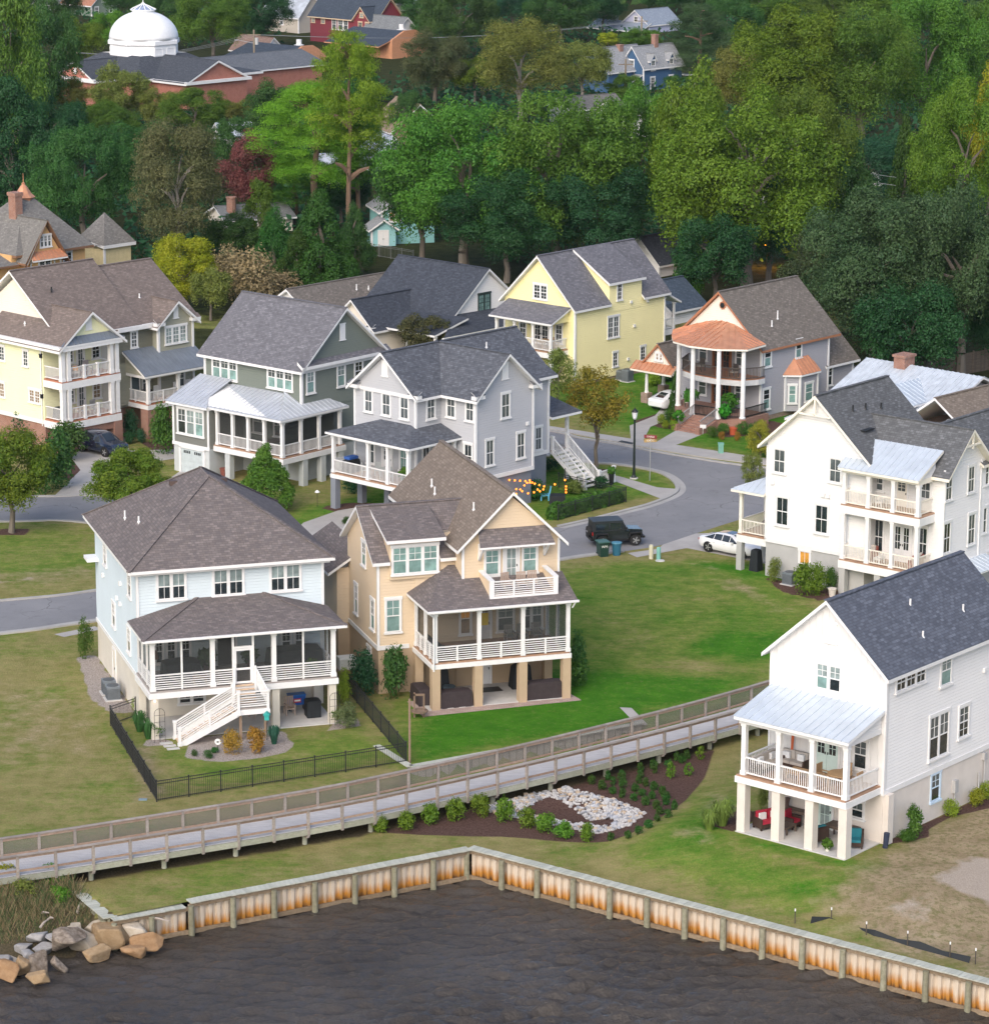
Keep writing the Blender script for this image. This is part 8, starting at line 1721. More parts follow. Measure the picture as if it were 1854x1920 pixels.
def stones():
 cols={'tan':((.27,.18,.095),(.42,.31,.19)),'grey':((.25,.245,.24),(.40,.39,.385)),'pale':((.40,.34,.26),(.56,.50,.41)),'dark':((.10,.075,.055),(.40,.34,.28)),'brown':((.26,.15,.075),(.38,.25,.14))}
 ms={k:weathered('rock_'+k,a,c,(2.2,2.2,2.2),.9,.8)for k,(a,c)in cols.items()}
 rk=[(275,1762,.80,.42,.5,'brown','low brown boulder at the river end of the rock pile',10),(248,1742,1.0,.62,.62,'pale','large flat white slab boulder under the wall corner',-30),(205,1752,.95,.72,.72,'tan','big tan angular boulder in the middle of the rock pile',20),(155,1755,.85,.62,.72,'pale','tall pale cream boulder left of the big tan boulder',-20),(130,1770,.85,.62,.85,'dark','dark boulder streaked with white veins',10),(182,1785,.72,.4,.4,'tan','brown wedge boulder at the waterline before the pale boulder',35),(250,1780,.62,.4,.4,'brown','small brown boulder at the waterline below the white slab',15),(75,1803,.6,.5,.6,'dark','rounded dark boulder veined with white near the water',0),(38,1810,.5,.42,.45,'tan','small tan boulder at the left of the pile',5),(10,1820,.75,.5,.55,'brown','large brown boulder at the left edge of the photo',-35),(72,1830,.55,.34,.38,'tan','orange tan boulder standing alone in the water',0),(112,1805,.4,.4,.45,'dark','dark grey boulder between the veined boulders',30),(85,1777,.55,.34,.3,'grey','flat light grey slab on top of the left pile',10),(70,1755,.6,.42,.34,'grey','rough grey boulder at the top of the left pile',-10),(45,1775,.5,.3,.28,'grey','long grey slab above the small tan boulder',40),(100,1760,.42,.36,.34,'grey','grey block beside the veined boulder',0),(212,1728,.45,.32,.3,'grey','small grey boulder behind the big tan boulder',0),(185,1735,.65,.34,.34,'pale','pale slab at the back of the pile by the wall',20),(20,1790,.5,.32,.3,'pale','pale flat boulder at the left edge above the brown boulder',-15),(52,1790,.5,.35,.3,'grey','blue grey slab in the left pile',25),(5,1800,.45,.3,.3,'grey','small grey boulder at the left edge behind the big brown boulder',0),(140,1738,.32,.25,.3,'pale','small upright pale boulder behind the cream boulder',0)]
 for i,(px,py,a,c,hh,cl,lb,rz)in enumerate(rk):
  p=G(px,py,-.9 if py>1770 else-.6);me=stone_mesh(40+i,ms[cl],1.0,'boulder',3);o=link('boulder',me,None,(p.x,p.y,p.z-.1),R(rz));o.scale=(a*1.22,c*1.3,hh*1.2);tag(o,lb,'boulder','boulders at the shore')
 b=MB();
 for px,py,px2,py2 in((75,1740,90,1725),(90,1725,100,1722),(145,1712,152,1690),(72,1715,92,1712),(270,1722,318,1728)):
  p,q=G(px,py,-.3),G(px2,py2,-.05);b.tube([p,(p+q)/2+Vector((0,0,.08)),q],[.07,.06,.03],6)
 tag(b.obj('driftwood',[weathered('driftwood',(.30,.26,.22),(.44,.39,.34))],None),'grey driftwood branches lying on the bank above the boulders','driftwood')
 root=thing('stone_basin','oval dry pond lined with pale river stones in the mulch bed','rock garden',(4.2,163.6,.2));g=np.random.default_rng(12);pal=[stone_mesh(k,weathered('pond_stone_%s'%n_,a,c,(3,3,3),.85,.4),.75,'stone',1)for k,(n_,a,c)in enumerate((('white',(.40,.39,.38),(.56,.55,.54)),('grey',(.25,.26,.28),(.38,.39,.41)),('warm',(.46,.36,.25),(.60,.50,.40)),('blue',(.33,.35,.40),(.50,.52,.55))))]
 inner=[(1.63,164.09),(3.03,166.02),(4.39,164.7),(5.21,162.82),(6.55,162.09),(6.37,160.62),(4.92,161.34),(2.98,162.4),(1.75,163.3)];outer=[(-.25,164.26),(1.77,166.2),(4.07,167.6),(5.56,166.25),(7.27,164.73),(8.23,162.49),(7.22,160.27),(5.61,159.6),(4.17,160.6),(2.23,161.8),(-.24,163.31)]
 pts=[]
 while len(pts)<1500:
  x,y=g.uniform(-.4,8.4),g.uniform(159.4,167.8)
  X=np.array([x]);Y=np.array([y])
  if poly_sd(X,Y,outer)[0]>0 and poly_sd(X,Y,inner)[0]<.05:pts.append((x,y,g.uniform(.07,.17)))
 pts.sort(key=lambda q:-q[2])
 for x,y,s in pts[:300]:
  o=link('stone',pal[g.integers(0,4)],root,(x-4.2,y-163.6,float(gz(x,y))-.2+s*.35),g.uniform(0,6.3));o.scale=(s*g.uniform(.9,1.4),s,s)
 b=MB()
 for x,y,s in pts[300:]:b.ico((x-4.2,y-163.6,float(gz(x,y))-.2+s*.25),s*.8,0,1,(1.1,1,.8))
 kind(b.obj('small_stones',[MATS['pond_stone_white']],root),'stuff')
 for x,y in((6.2,161.9),(5.8,161.4),(6.7,161.3)):o=link('stone',pal[2],root,(x-4.2,y-163.6,-.05),1.0);o.scale=(.35,.2,.14)
# ------ vegetation
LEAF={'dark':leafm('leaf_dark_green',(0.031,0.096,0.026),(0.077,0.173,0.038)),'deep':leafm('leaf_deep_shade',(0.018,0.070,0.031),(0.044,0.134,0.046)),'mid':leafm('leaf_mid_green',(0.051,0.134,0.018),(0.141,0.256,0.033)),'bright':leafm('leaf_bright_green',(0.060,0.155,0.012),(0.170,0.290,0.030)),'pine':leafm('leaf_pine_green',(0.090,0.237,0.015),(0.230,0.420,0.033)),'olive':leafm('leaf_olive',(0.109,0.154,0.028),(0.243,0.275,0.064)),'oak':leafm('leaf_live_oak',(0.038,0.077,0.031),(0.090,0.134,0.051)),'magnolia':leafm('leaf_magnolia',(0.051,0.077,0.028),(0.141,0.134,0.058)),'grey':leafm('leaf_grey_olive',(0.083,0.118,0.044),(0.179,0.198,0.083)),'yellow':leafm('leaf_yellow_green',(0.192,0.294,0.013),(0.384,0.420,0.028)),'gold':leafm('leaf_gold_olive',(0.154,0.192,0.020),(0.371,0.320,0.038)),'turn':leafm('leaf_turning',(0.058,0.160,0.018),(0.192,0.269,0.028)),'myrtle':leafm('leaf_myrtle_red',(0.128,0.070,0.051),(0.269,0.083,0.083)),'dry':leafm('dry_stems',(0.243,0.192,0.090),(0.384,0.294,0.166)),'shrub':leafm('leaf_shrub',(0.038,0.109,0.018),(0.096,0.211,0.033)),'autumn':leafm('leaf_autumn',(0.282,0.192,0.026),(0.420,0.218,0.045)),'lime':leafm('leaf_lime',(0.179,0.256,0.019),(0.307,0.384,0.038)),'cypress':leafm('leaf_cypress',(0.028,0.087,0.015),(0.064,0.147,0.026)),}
BARK=weathered('bark_grey',(.13,.11,.085),(.24,.21,.175),(6,6,1));BARKP=weathered('bark_pine',(.16,.105,.07),(.26,.18,.13),(6,6,1));BARKL=weathered('bark_pale',(.28,.25,.21),(.38,.35,.31),(6,6,1))
def quads(name,p,d,s,mat,asp=.55,g=None,zs=1.0):
 """one leaf spray per point p, facing roughly along d"""
 n=len(p);d=d/(np.linalg.norm(d,axis=1)[:,None]+1e-9)
 a=np.cross(d,g.normal(size=(n,3)));a/=np.linalg.norm(a,axis=1)[:,None]+1e-9;e=np.cross(d,a);s=s[:,None]*np.array([1,1,zs])
 cup=d*s*.22
 v=np.stack([p-a*s+cup*0,p-e*s*asp-cup,p+a*s,p+e*s*asp-cup],1).reshape(-1,3).astype(np.float32)
 me=bpy.data.meshes.new(name);me.vertices.add(4*n);me.vertices.foreach_set('co',v.ravel());me.loops.add(4*n);me.loops.foreach_set('vertex_index',np.arange(4*n,dtype=np.int32));me.polygons.add(n);me.polygons.foreach_set('loop_start',np.arange(0,4*n,4,dtype=np.int32));me.update(calc_edges=True);me.materials.append(mat);return me
def crown_pts(seed,kindc,n):
 """leaf positions and normals of a crown in a unit box: x, y in -1..1, z 0..1"""
 g=np.random.default_rng(seed)
 if kindc=='round':
  m=64;c=g.normal(size=(m,3));c/=np.linalg.norm(c,axis=1)[:,None];c[:,2]=c[:,2]*.9+.12;rr=.48+.42*g.random(m)**.7
  C=c*rr[:,None];C[:,2]=.52+C[:,2]*.46;R_=.13+.16*g.random(m);Z_=.62
 elif kindc=='tall':
  m=46;t=g.random(m);ang=g.uniform(0,6.28,m);w=.25+.55*np.sin(np.pi*np.clip(t*.9+.12,0,1));C=np.stack([np.cos(ang)*w*g.uniform(.5,1,m),np.sin(ang)*w*g.uniform(.5,1,m),.12+.8*t],1);R_=.18+.16*g.random(m);Z_=.45
 elif kindc=='spread':
  m=84;ang=g.uniform(0,6.28,m);r=g.random(m)**.5*.85;C=np.stack([np.cos(ang)*r,np.sin(ang)*r,.12+.72*np.sqrt(1-r*r*.95)*g.uniform(.15,1.08,m)],1);R_=.11+.15*g.random(m);Z_=.55
 elif kindc=='pine':
  m=74;t=np.sort(g.random(m));ang=np.arange(m)*2.4+g.normal(size=m)*.3;w=(.25+.75*np.sin(np.pi*np.clip(.18+t*.78,0,1)))*g.uniform(.35,.9,m);C=np.stack([np.cos(ang)*w,np.sin(ang)*w,.06+.88*t],1);R_=.17+.13*g.random(m);Z_=.30
 elif kindc=='cone':
  m=60;t=g.random(m)**1.3;ang=g.uniform(0,6.28,m);w=(1-t)*.72+.04;C=np.stack([np.cos(ang)*w,np.sin(ang)*w,.03+.9*t],1);R_=.15+.13*(1-t)*g.random(m);Z_=.7
 else:
  m=14;c=g.normal(size=(m,3));c/=np.linalg.norm(c,axis=1)[:,None];C=c*.5;C[:,2]=.5+C[:,2]*.62;R_=.34+.16*g.random(m);Z_=.85
 k=g.choice(m,n,p=R_**2/(R_**2).sum());d=g.normal(size=(n,3));d/=np.linalg.norm(d,axis=1)[:,None];d[:,2]=np.where((d[:,2]<0)&(g.random(n)<.62),-d[:,2],d[:,2])
 q=C[k]+d*np.array([1,1,Z_])*R_[k][:,None]*(g.random(n)[:,None]**.28)*(1+.18*np.sin(d[:,:1]*9+k[:,None]))
 q[:,2]=np.maximum(q[:,2],.0);nd=d+g.normal(size=(n,3))*.55+np.array([0,0,.35])
 return q,nd,g
CR={}
def crown(kindc,v,n=9000,s=.050,asp=.55):
 key=(kindc,v,n)
 if key not in CR:
  q,d,g=crown_pts(100*v+{'round':1,'tall':2,'spread':3,'pine':4,'cone':5,'bush':6}[kindc],kindc,n);CR[key]=quads('crown',q,d,s*g.uniform(.55,1.35,n),LEAF['mid'],asp,g,.55)
 return CR[key]
def leaved(name,me,lk,parent=None,locn=None,rz=0.0):
 o=link(name,me,parent,locn,rz);o.material_slots[0].link='OBJECT';o.material_slots[0].material=LEAF[lk];return o
TR={}
def trunk(kindc,v,bark):
 key=(kindc,v,bark.name)
 if key not in TR:
  g=random.Random(v*7+len(kindc));b=MB();h_={'pine':.97,'cone':.9}.get(kindc,.62)
  P=[Vector((g.uniform(-.02,.02)*i,g.uniform(-.02,.02)*i,h_*i/5))for i in range(6)];b.tube(P,[.060,.048,.042,.034,.026,.012],8)
  for i in range(9 if kindc!='cone' else 0):
   z=g.uniform(.30,h_*.98);a=i*2.4+g.uniform(-.4,.4);r=g.uniform(.18,.40);p=Vector((0,0,z));up=.06 if kindc=='pine' else g.uniform(.10,.26);m_=p+Vector((math.cos(a)*r*.5,math.sin(a)*r*.5,up*.7));q=p+Vector((math.cos(a)*r,math.sin(a)*r,up));b.tube([p,m_,q],[.020,.013,.006],5)
  TR[key]=b.mesh('trunk',[bark])
 return TR[key]
TREE_N=[0]
def tree(label,px,pbase,ptop,wpx,kindc,lk,group=None,clear=.22,bark=None,dens=1.0,cat='tree',name=None,p=None,h_=None,w=None,leaf=None):
 """px/pbase: where the trunk meets the ground; ptop: row of its top; wpx: crown width in the photo"""
 TREE_N[0]+=1;v=TREE_N[0]%(3 if kindc=='round' else 2);r_=random.Random(TREE_N[0]*31)
 p=p if p is not None else G(px,pbase);h_=h_ or top_at(p,ptop);w=w or wpx/px_scale(p)
 t=thing(name or{'pine':'pine_tree','cone':'cedar_tree'}.get(kindc,'tree'),label,cat,p,r_.uniform(0,6.28),group)
 big=w>6
 n=int((80000 if w>11 else 36000 if big else 14000)*dens);s=leaf or(.0148 if w>11 else .022 if big else .034)
 o=leaved('crown',crown(kindc,v,n,s,.3 if kindc=='pine' else .55),lk,t,(0,0,h_*clear));o.scale=(w/2,w/2,h_*(1-clear))
 tk=link('trunk',trunk(kindc,v,bark or(BARKP if kindc=='pine' else BARK)),t);k=min(h_*.55,w*.6);tk.scale=(k,k,h_*.92)
 return t
def shrub(label,p,w,h_,lk,group=None,n=1500,s=.10,name='shrub',cat='shrub',kindc='bush',rz=None):
 TREE_N[0]+=1;v=TREE_N[0]%3;w*=1.15;h_*=1.08;t=leaved(name,crown(kindc,v,n,s),lk,None,(p[0],p[1],p[2]-.03),TREE_N[0]*1.3 if rz is None else rz);t.scale=(w/2,w/2,h_);return tag(t,label,cat,group)
def grass_clump(label,p,r,h_,mat,n=160,group=None):
 g=np.random.default_rng(int(abs(p[0])*100));b=MB()
 for i in range(n):
  a=g.uniform(0,6.28);rr=r*.25*g.random()**.5;k=g.uniform(.3,1.0);o=Vector((rr*math.cos(a),rr*math.sin(a),0));d=Vector((math.cos(a),math.sin(a),0));u=Vector((-d.y,d.x,0))*.018
  m_=o+d*r*k*.45+Vector((0,0,h_*g.uniform(.6,.95)));e=o+d*r*k+Vector((0,0,h_*g.uniform(.35,.9)));b.add([o-u,o+u,m_+u,m_-u],[(0,1,2,3)]);b.add([m_-u,m_+u,e],[(0,1,2)])
 return tag(b.obj('ornamental_grass',[mat],None,loc=p),label,'grass clump',group)
def forest():
 W_='woods around the town'
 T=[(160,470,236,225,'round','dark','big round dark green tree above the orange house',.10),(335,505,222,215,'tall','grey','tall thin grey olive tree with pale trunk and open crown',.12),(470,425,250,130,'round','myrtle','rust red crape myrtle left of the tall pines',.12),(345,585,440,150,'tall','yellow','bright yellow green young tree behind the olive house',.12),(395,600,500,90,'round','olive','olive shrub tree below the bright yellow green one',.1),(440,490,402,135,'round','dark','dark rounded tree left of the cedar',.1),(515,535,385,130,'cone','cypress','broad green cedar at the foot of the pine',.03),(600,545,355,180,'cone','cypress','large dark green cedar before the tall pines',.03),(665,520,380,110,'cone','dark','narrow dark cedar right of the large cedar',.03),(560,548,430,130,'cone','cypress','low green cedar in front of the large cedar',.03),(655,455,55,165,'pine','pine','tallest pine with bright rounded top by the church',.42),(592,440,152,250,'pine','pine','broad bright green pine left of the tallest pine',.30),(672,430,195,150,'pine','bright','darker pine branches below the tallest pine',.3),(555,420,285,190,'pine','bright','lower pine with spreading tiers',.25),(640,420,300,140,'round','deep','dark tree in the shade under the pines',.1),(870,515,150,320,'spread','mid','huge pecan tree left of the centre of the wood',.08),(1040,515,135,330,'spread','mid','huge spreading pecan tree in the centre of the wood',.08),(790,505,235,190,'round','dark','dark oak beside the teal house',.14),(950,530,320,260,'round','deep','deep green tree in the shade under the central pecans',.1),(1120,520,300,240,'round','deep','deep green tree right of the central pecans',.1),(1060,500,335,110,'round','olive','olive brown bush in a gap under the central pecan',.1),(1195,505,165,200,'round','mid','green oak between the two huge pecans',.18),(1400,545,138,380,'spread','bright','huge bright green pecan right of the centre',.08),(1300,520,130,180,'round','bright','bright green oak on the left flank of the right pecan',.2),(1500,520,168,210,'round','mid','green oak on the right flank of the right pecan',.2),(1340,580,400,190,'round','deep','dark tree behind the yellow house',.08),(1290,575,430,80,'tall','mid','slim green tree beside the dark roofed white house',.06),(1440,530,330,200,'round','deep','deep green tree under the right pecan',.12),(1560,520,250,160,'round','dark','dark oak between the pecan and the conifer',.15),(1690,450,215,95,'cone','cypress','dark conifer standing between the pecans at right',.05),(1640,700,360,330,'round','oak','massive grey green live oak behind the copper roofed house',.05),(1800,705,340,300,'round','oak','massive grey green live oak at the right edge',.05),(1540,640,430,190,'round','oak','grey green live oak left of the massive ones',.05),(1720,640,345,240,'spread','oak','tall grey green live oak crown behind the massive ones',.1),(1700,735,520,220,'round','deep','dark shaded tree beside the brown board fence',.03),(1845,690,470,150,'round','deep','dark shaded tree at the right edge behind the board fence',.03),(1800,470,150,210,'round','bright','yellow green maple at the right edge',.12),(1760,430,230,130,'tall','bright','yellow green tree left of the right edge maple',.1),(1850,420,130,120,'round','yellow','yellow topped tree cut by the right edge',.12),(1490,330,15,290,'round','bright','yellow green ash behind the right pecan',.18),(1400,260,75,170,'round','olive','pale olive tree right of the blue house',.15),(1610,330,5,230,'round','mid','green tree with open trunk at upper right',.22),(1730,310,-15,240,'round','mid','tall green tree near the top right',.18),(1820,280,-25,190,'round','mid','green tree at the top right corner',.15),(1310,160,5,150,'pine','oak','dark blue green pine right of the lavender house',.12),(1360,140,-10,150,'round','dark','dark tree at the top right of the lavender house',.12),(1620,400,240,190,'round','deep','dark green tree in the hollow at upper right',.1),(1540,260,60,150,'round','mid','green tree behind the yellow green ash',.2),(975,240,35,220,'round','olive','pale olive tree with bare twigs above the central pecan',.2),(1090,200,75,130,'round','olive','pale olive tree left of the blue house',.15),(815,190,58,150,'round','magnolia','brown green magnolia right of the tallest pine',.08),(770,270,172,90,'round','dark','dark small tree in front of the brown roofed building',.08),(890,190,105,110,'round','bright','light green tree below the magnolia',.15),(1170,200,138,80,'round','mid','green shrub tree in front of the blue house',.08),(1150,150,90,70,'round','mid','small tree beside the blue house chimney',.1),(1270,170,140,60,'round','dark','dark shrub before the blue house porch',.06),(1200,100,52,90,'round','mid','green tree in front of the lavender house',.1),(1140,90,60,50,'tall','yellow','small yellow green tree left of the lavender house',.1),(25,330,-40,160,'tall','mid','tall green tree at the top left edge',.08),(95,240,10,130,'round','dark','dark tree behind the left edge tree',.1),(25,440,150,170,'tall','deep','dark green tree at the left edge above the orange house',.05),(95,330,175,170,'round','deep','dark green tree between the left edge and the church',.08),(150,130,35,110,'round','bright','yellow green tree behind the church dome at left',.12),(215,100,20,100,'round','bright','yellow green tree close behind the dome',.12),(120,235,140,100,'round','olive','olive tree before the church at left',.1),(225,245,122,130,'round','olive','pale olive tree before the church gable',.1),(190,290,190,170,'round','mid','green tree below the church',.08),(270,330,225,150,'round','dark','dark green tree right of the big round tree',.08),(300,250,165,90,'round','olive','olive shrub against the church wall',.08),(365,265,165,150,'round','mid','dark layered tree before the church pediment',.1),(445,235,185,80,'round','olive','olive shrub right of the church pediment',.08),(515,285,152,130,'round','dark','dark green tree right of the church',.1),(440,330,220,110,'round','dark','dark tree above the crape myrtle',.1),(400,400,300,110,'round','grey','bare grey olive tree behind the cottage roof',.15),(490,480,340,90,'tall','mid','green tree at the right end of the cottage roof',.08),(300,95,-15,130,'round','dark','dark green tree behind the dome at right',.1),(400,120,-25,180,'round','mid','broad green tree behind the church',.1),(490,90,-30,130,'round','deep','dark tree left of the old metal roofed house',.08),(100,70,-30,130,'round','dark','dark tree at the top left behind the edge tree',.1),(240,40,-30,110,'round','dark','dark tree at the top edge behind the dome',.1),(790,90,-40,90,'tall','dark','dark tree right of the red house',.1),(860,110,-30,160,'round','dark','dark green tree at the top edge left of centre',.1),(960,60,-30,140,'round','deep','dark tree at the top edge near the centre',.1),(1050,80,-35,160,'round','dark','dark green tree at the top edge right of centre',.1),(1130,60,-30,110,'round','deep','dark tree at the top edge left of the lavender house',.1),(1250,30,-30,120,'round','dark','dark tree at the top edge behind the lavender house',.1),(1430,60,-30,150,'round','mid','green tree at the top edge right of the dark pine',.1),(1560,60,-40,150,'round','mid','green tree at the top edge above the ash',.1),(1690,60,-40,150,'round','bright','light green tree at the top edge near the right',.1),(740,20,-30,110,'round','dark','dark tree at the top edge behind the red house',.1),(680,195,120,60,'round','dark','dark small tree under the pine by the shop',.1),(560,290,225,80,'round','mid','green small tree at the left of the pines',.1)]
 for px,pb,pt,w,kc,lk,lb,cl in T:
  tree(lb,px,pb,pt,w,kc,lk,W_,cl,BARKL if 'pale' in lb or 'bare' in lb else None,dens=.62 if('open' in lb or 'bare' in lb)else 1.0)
 q=[];g=np.random.default_rng(77)
 while len(q)<5200:
  px,py=g.uniform(-20,1880),g.uniform(-30,505)**1.0
  if g.random()>(1.2-py/700):continue
  p=G(px,py)
  if 1120<px<1290 and 85<py<178:continue
  if 80<px<600 and 90<py<215:continue
  if 520<px<790 and-5<py<150:continue
  if 1130<px<1290 and 10<py<66:continue
  if 680<px<790 and 380<py<500:continue
  if-10<px<240 and 440<py:continue
  if 690<px<800 and 200<py<300:continue
  if py>455 and 480<px<960:continue
  q.append((p.x,p.y,p.z+g.uniform(.0,1.6)))
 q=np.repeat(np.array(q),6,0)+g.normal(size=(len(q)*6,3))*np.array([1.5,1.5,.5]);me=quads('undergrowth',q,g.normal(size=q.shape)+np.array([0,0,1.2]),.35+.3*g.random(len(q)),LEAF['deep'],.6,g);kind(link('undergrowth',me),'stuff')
 P=[]
 for i in range(900):P.append((g.uniform(-230,230),g.uniform(640,900),0))
 P=np.array(P);k=26;q=np.repeat(P,k,0)+g.normal(size=(len(P)*k,3))*np.array([3,3,2.2]);q[:,2]=np.abs(q[:,2])*1.8+LZ+1;keep=~((q[:,0]>-60)&(q[:,0]<-8)&(q[:,1]<760));q=q[keep];me=quads('far_wood',q,g.normal(size=q.shape)+np.array([0,-.3,.8]),1.0+.6*g.random(len(q)),LEAF['dark'],.6,g);kind(link('far_wood',me),'stuff')
def gardens():
 tree('green red oak with low branches at the left edge lawn',20,998,806,190,'round','turn',None,.16,dens=1.3,p=Vector((-34.4,220.2,LZ)))
 tree('round oak turning orange behind the brown hip roof',255,972,845,185,'round','turn',None,.10,dens=1.3,p=Vector((-26.0,221.6,LZ)),h_=top_at(Vector((-26.0,221.6,LZ)),843))
 tree('bright green young oak in front of the sage house porch',500,955,832,130,'cone','mid',None,.10,dens=1.6)
 tree('golden olive street tree with forked trunk by the white stairs',1120,884,695,135,'round','gold',None,.34,dens=.5,p=Vector((7.9,240.4,LZ)))
 tree('thin olive green tree in front of the yellow porch',1045,765,655,90,'tall','olive',None,.1,dens=.55)
 tree('red tinged crape myrtle behind the grey house',795,672,588,110,'round','magnolia',None,.1)
 tree('feathery yellow green shrub tree by the left corner of the large white house',1425,860,790,60,'tall','gold',None,.05,dens=.7);tree('feathery olive shrub tree behind the side porch of the white house',1410,920,850,55,'tall','olive',None,.05,dens=.6)
 tree('vine with yellow green leaves creeping over the metal roof',1760,800,715,60,'tall','olive',None,.3,dens=.5)
 for px,pb,pt,w,kc,lk,lb in((1118,712,655,32,'cone','cypress','slim dark cypress beside the yellow house'),(1140,705,672,42,'bush','shrub','rounded green shrub beside the slim cypress'),(1092,722,690,60,'bush','gold','golden shrub at the corner of the yellow house'),(1264,778,703,24,'cone','cypress','narrow column cypress before the round porch'),(1055,720,668,60,'bush','olive','olive shrub before the yellow porch')):
  p=G(px,pb);s=px_scale(p);o=shrub(lb,p,w/s,top_at(p,pt),lk,None,3500 if kc=='cone' else 2200,.07,kindc=kc)
 for px,pb,pt,w,lk,lb in((55,830,770,62,'deep','tall dark green shrub before the yellow house wall'),(130,862,800,70,'dark','wide dark green shrub at the left of the driveway'),(105,915,825,80,'dark','dark green hedge shrub on the driveway edge'),(85,925,850,60,'dark','lower dark green shrub on the driveway edge'),(125,812,768,60,'magnolia','bare twiggy reddish shrub below the yellow porch'),(150,835,790,40,'shrub','green shrub beside the navy car'),(245,822,775,34,'deep','dark clipped shrub between the brick piers'),(240,832,812,26,'deep','low round dark shrub on the driveway bed'),(265,830,808,26,'deep','second low round dark shrub on the driveway bed'),(305,850,770,50,'shrub','tall leafy shrub at the garage of the sage house'),(300,830,795,34,'dark','dark shrub left of the tall leafy shrub'),(660,925,888,40,'deep','dark shrub under the grey raised porch'),(652,982,970,24,'dark','small low shrub on the lawn behind the tan roof'),(620,1145,1112,22,'shrub','young leafy shrub between the two front houses'),(160,1235,1172,32,'shrub','upright juniper at the left corner of the pale blue house'),(680,1305,1232,62,'deep','wide dark green shrub at the left of the tan house'),(738,1308,1225,54,'dark','pointed dark green shrub before the tan house corner'),(645,1320,1265,32,'lime','tall yellow green shrub at the right porch pier'),(1082,1285,1200,42,'dark','tall dark green shrub right of the tan porch'),(1085,1288,1238,54,'shrub','rounded green shrub right of the tan porch'),(255,1330,1310,22,'lime','small yellow green tuft by the air conditioners'),(436,1415,1375,40,'autumn','left orange autumn hydrangea before the stairs'),(478,1412,1370,38,'autumn','right orange autumn hydrangea before the stairs'),(365,1418,1407,14,'dark','small dark shrub left in the gravel bed'),(390,1422,1408,20,'dark','low dark shrub in the middle of the gravel bed'),(403,1412,1402,16,'dark','low dark shrub behind the middle one in the gravel bed'),(650,1365,1325,45,'grey','pale loose grassy shrub by the right trellis'),(1452,1090,1052,30,'olive','pale flowering rose bush by the air conditioner stand'),(1507,1118,1064,44,'bright','large round bright green shrub by the white house'),(1532,1116,1066,44,'bright','second round bright green shrub by the white house'),(1556,1108,1070,30,'shrub','dark green shrub in the white urn'),(1710,1572,1518,38,'shrub','young leafy tree in the dark mulch by the white house wall'),(1700,1577,1560,40,'shrub','low green groundcover under the young leafy tree'),(1782,1530,1503,34,'lime','yellow green shrub left in the mulch by the white wall'),(1832,1512,1483,34,'lime','yellow green shrub right in the mulch by the white wall'),(1848,1498,1470,30,'lime','yellow green shrub at the right edge of the mulch'),(1432,1520,1470,26,'olive','small olive shrub behind the left patio pier'),(1045,870,850,30,'lime','bright lime shrub at the foot of the white stairs'),(1030,882,862,40,'deep','dark shrub left of the lime shrub by the white stairs'),(1115,905,880,34,'grey','grey green shrub right of the white stairs'),(1125,915,895,30,'deep','dark low shrub beside the corner planter'),(1075,925,905,50,'olive','wild olive shrub inside the small fenced garden'),(1000,935,905,60,'dark','dark shrub under the string lights'),(975,925,900,40,'deep','dark shrub beside the rusty arbor'),(1255,795,772,36,'shrub','green shrub left of the brick steps'),(1240,795,778,18,'lime','lime shrub left of the brick steps'),(1262,806,790,18,'lime','second lime shrub left of the brick steps'),(1248,803,790,16,'lime','third lime shrub left of the brick steps'),(1335,820,802,24,'shrub','round green shrub right of the brick steps'),(1356,815,796,24,'shrub','second round green shrub right of the brick steps'),(1392,815,794,28,'shrub','large green shrub at the corner of the round porch'),(1410,818,797,24,'shrub','green shrub at the right end of the porch bed'),(1353,825,811,14,'autumn','small bronze shrub right of the brick steps'),(1382,826,811,14,'autumn','small bronze shrub beyond the terracotta pot'),(1420,850,800,36,'grey','tall feathery grass at the left of the white house'),(1240,712,690,70,'deep','dark hedge behind the carport'),(1225,722,705,40,'lime','lime shrub under the carport')):
  p=G(px,pb);s=px_scale(p);shrub(lb,p,w/s,top_at(p,pt),lk,None,2200,.085)
 GM_=plain('blade_green',(.03,.11,.02),.7,var=.3);GL=plain('blade_lime',(.13,.20,.03),.7,var=.3);GB=plain('blade_blue_green',(.02,.10,.06),.7,var=.3)
 grass_clump('dark green spiky clump at the right of the stair bed',G(514,1395),.55,1.1,GB);grass_clump('tall green grass clump inside the left fence',G(262,1372),.7,1.3,GM_);grass_clump('green grass clump by the left porch pier',G(278,1385),.7,1.2,GM_)
 grass_clump('lime green grass clump by the left pier of the white house patio',Vector((12.0,158.6,float(gz(12,158.6)))),1.0,1.4,GL,260);grass_clump('second lime grass clump beside the patio pier',Vector((11.3,157.9,float(gz(11.3,157.9)))),.8,1.1,GL,200)
 P,Q=loc(GO,47.3,[(8.7,-13.7),(16.2,-13.6)]);g=np.random.default_rng(4);n=9000;t=g.random(n);q=np.stack([P[0]+(Q[0]-P[0])*t,P[1]+(Q[1]-P[1])*t,np.full(n,LZ)],1);d=g.normal(size=(n,3));d/=np.linalg.norm(d,axis=1)[:,None];d[:,2]=np.abs(d[:,2]);q+=d*np.array([.55,.55,1.05])*(1+.15*np.sin(t*30))[:,None];q[:,2]=np.maximum(q[:,2],LZ+.05)
 tag(link('hedge',quads('hedge',q,d+g.normal(size=q.shape)*.6,.09+.07*g.random(n),LEAF['shrub'],.6,g)),'clipped green hedge inside the black picket fence at the road corner','hedge')
 q=np.stack([g.uniform(6.0,11.5,1400),g.uniform(-12.8,-8,1400),np.zeros(1400)],1)
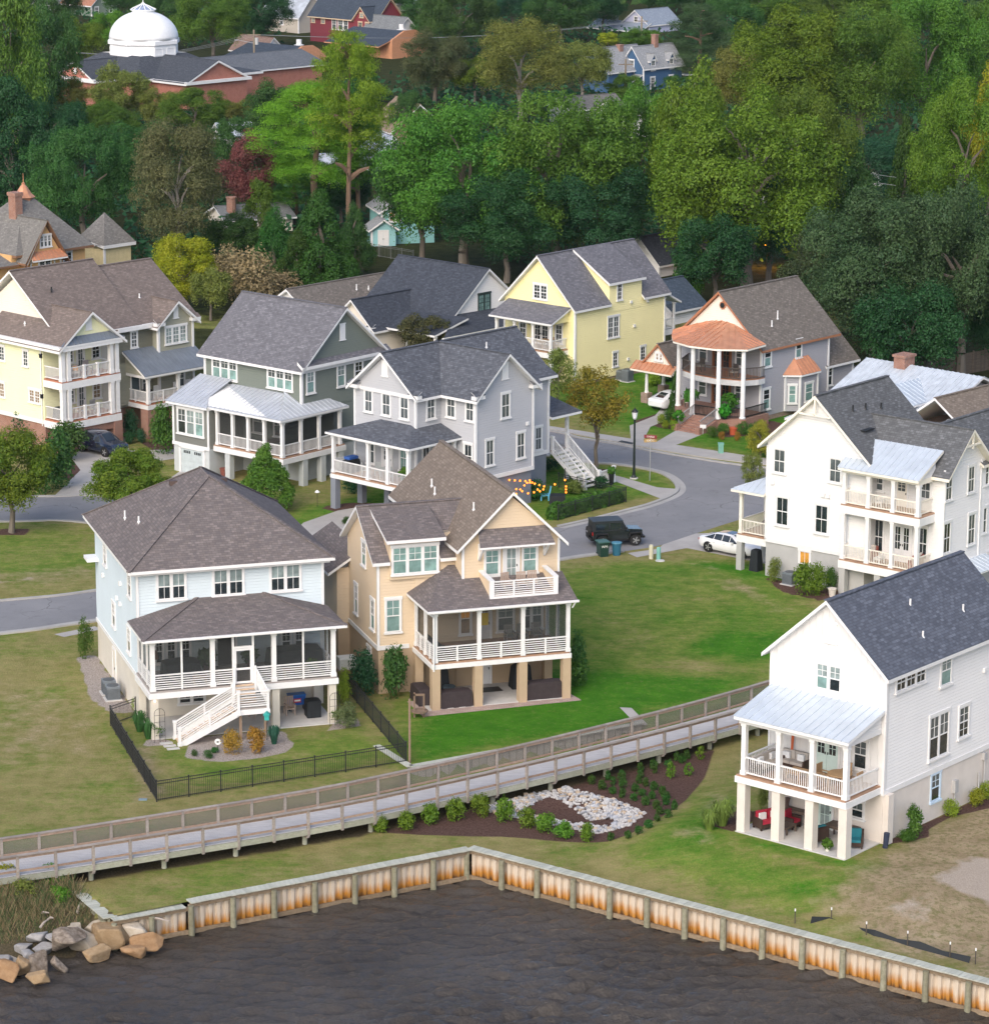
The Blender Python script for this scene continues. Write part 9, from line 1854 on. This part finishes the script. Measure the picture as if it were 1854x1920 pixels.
 row=[(712,1560,1532,34,'round green shrub at the left end of the bank row'),(765,1558,1528,38,'second green shrub of the bank row'),(806,1545,1512,36,'third green shrub of the bank row, close to the boardwalk'),(855,1540,1503,38,'fourth green shrub of the bank row, close to the boardwalk'),(900,1532,1496,40,'fifth green shrub of the bank row, close to the boardwalk'),(946,1542,1503,38,'sixth green shrub of the bank row, left of the stones'),(987,1552,1520,40,'seventh green shrub of the bank row, below the stones'),(1022,1560,1530,42,'eighth green shrub of the bank row, below the dry pond'),(1057,1572,1546,42,'ninth green shrub of the bank row, flat and wide'),(1101,1577,1548,30,'tenth green shrub of the bank row, at its right end')]
 for px,pb,pt,w,lb in row:p=GZ(px,pb);s=px_scale(p);shrub(lb,p,w/s,top_at(p,pt),'bright','shrubs planted along the bank',1500,.10)
 tiny=[(z6x,z6y)for z6x,z6y in((1090,432),(1157,412),(1133,455),(1177,432),(1220,400),(1217,418),(1223,447),(1178,472),(1221,489),(1270,505),(1275,462),(1298,375),(1297,400),(1292,427),(1322,440),(1310,482),(1349,495),(1358,458),(1357,383),(1357,362),(1321,522),(1393,475),(1410,495),(1412,520),(1370,540),(1446,542),(1383,563),(1415,577),(1372,592),(1334,621),(1293,646),(1244,665),(1170,675),(1420,362),(1480,340),(1500,322),(1455,330))]
 for i,(a,c)in enumerate(tiny):
  p=GZ(640+a/2.3175,1280+(c+12)/2.3175);r_=random.Random(i);shrub('small green mound shrub in the dark mulch right of the dry pond',p,r_.uniform(.42,.58),r_.uniform(.38,.5),'cypress','small mound shrubs in the mulch bed',500,.16)
 for px,pb,pt,lb in((1257,1460,1430,'left bright sapling in the mulch bed'),(1290,1455,1432,'middle bright sapling in the mulch bed'),(1313,1425,1400,'right bright sapling at the top of the mulch bed')):p=GZ(px,pb);shrub(lb,p,.6,top_at(p,pt),'bright','saplings in the mulch bed',300,.15,kindc='tall')
 g=np.random.default_rng(8);b=MB()
 for i in range(9000):
  x=g.uniform(-30,-19.2);y=g.uniform(145.5,float(cat_interp(x,NEAR))-.2)
  if shore_d(x,y)<2.4 or not((x+21.5)*5.05+(y-152.6)*2.7)<-.3:continue
  z=float(gz(x,y));h_=g.uniform(.25,.9)*min(1,(shore_d(x,y)-2)/2.5);a=g.uniform(0,6.28);l=h_*.6;u=.011;b.add([(x-u,y,z),(x+u,y,z),(x+math.cos(a)*l+u,y+math.sin(a)*l,z+h_),(x+math.cos(a)*l-u,y+math.sin(a)*l,z+h_)],[(0,1,2,3)],int(g.random()<.55))
 kind(b.obj('bank_grass',[plain('reed_green',(.055,.085,.025),.8,var=.3),plain('reed_dry',(.19,.15,.075),.8,var=.3)],None),'stuff')
 for px,py,w,h_,lk,lb in((95,1665,1.6,.9,'mid','green weedy shrub under the boardwalk at left'),(45,1690,1.5,.8,'olive','olive weedy shrub on the left bank'),(110,1690,1.2,.7,'bright','bright green weeds by the return wall'),(15,1670,1.4,1.0,'gold','yellow brown weeds at the left edge of the bank')):
  p=G(px,py,.0);p.z=float(gz(p.x,p.y));shrub(lb,p,w,h_,lk,'weeds on the left bank',1300,.10)
 for px,pb,pt,w,lb in((470,575,485,110,'dry beige brush behind the sage roof'),(520,560,515,90,'tan dry brush beside the low roof'),(425,560,480,80,'thin brown brush beside the bright tree')):
  p=G(px,pb);s=px_scale(p);shrub(lb,p,w/s,top_at(p,pt),'dry',None,2600,.06,kindc='bush')
# ------ assemble
terrain();water();roads();seawall();boardwalk()
for f in(patio_house_W,house_N,house_T,house_H,house_S,house_G,house_Y,house_C,house_L1,house_L2,house_B,house_annex,house_M,house_M2):f()
far_buildings()
vehicles();street_things();furniture();stones()
forest();gardens()
hz=MB().box(-700,-60,-4.6,700,3600,61).obj('haze',[plain('air',(1,1,1))]);kind(hz,'stuff')
hm=MATS['air'];ht=hm.node_tree;ht.nodes.clear();ho=ht.nodes.new('ShaderNodeOutputMaterial');hv=N(ht,'ShaderNodeVolumePrincipled',Density=.00004,Anisotropy=.2);hv.inputs['Color'].default_value=(.86,.93,1,1);ht.links.new(hv.outputs[0],ho.inputs['Volume'])
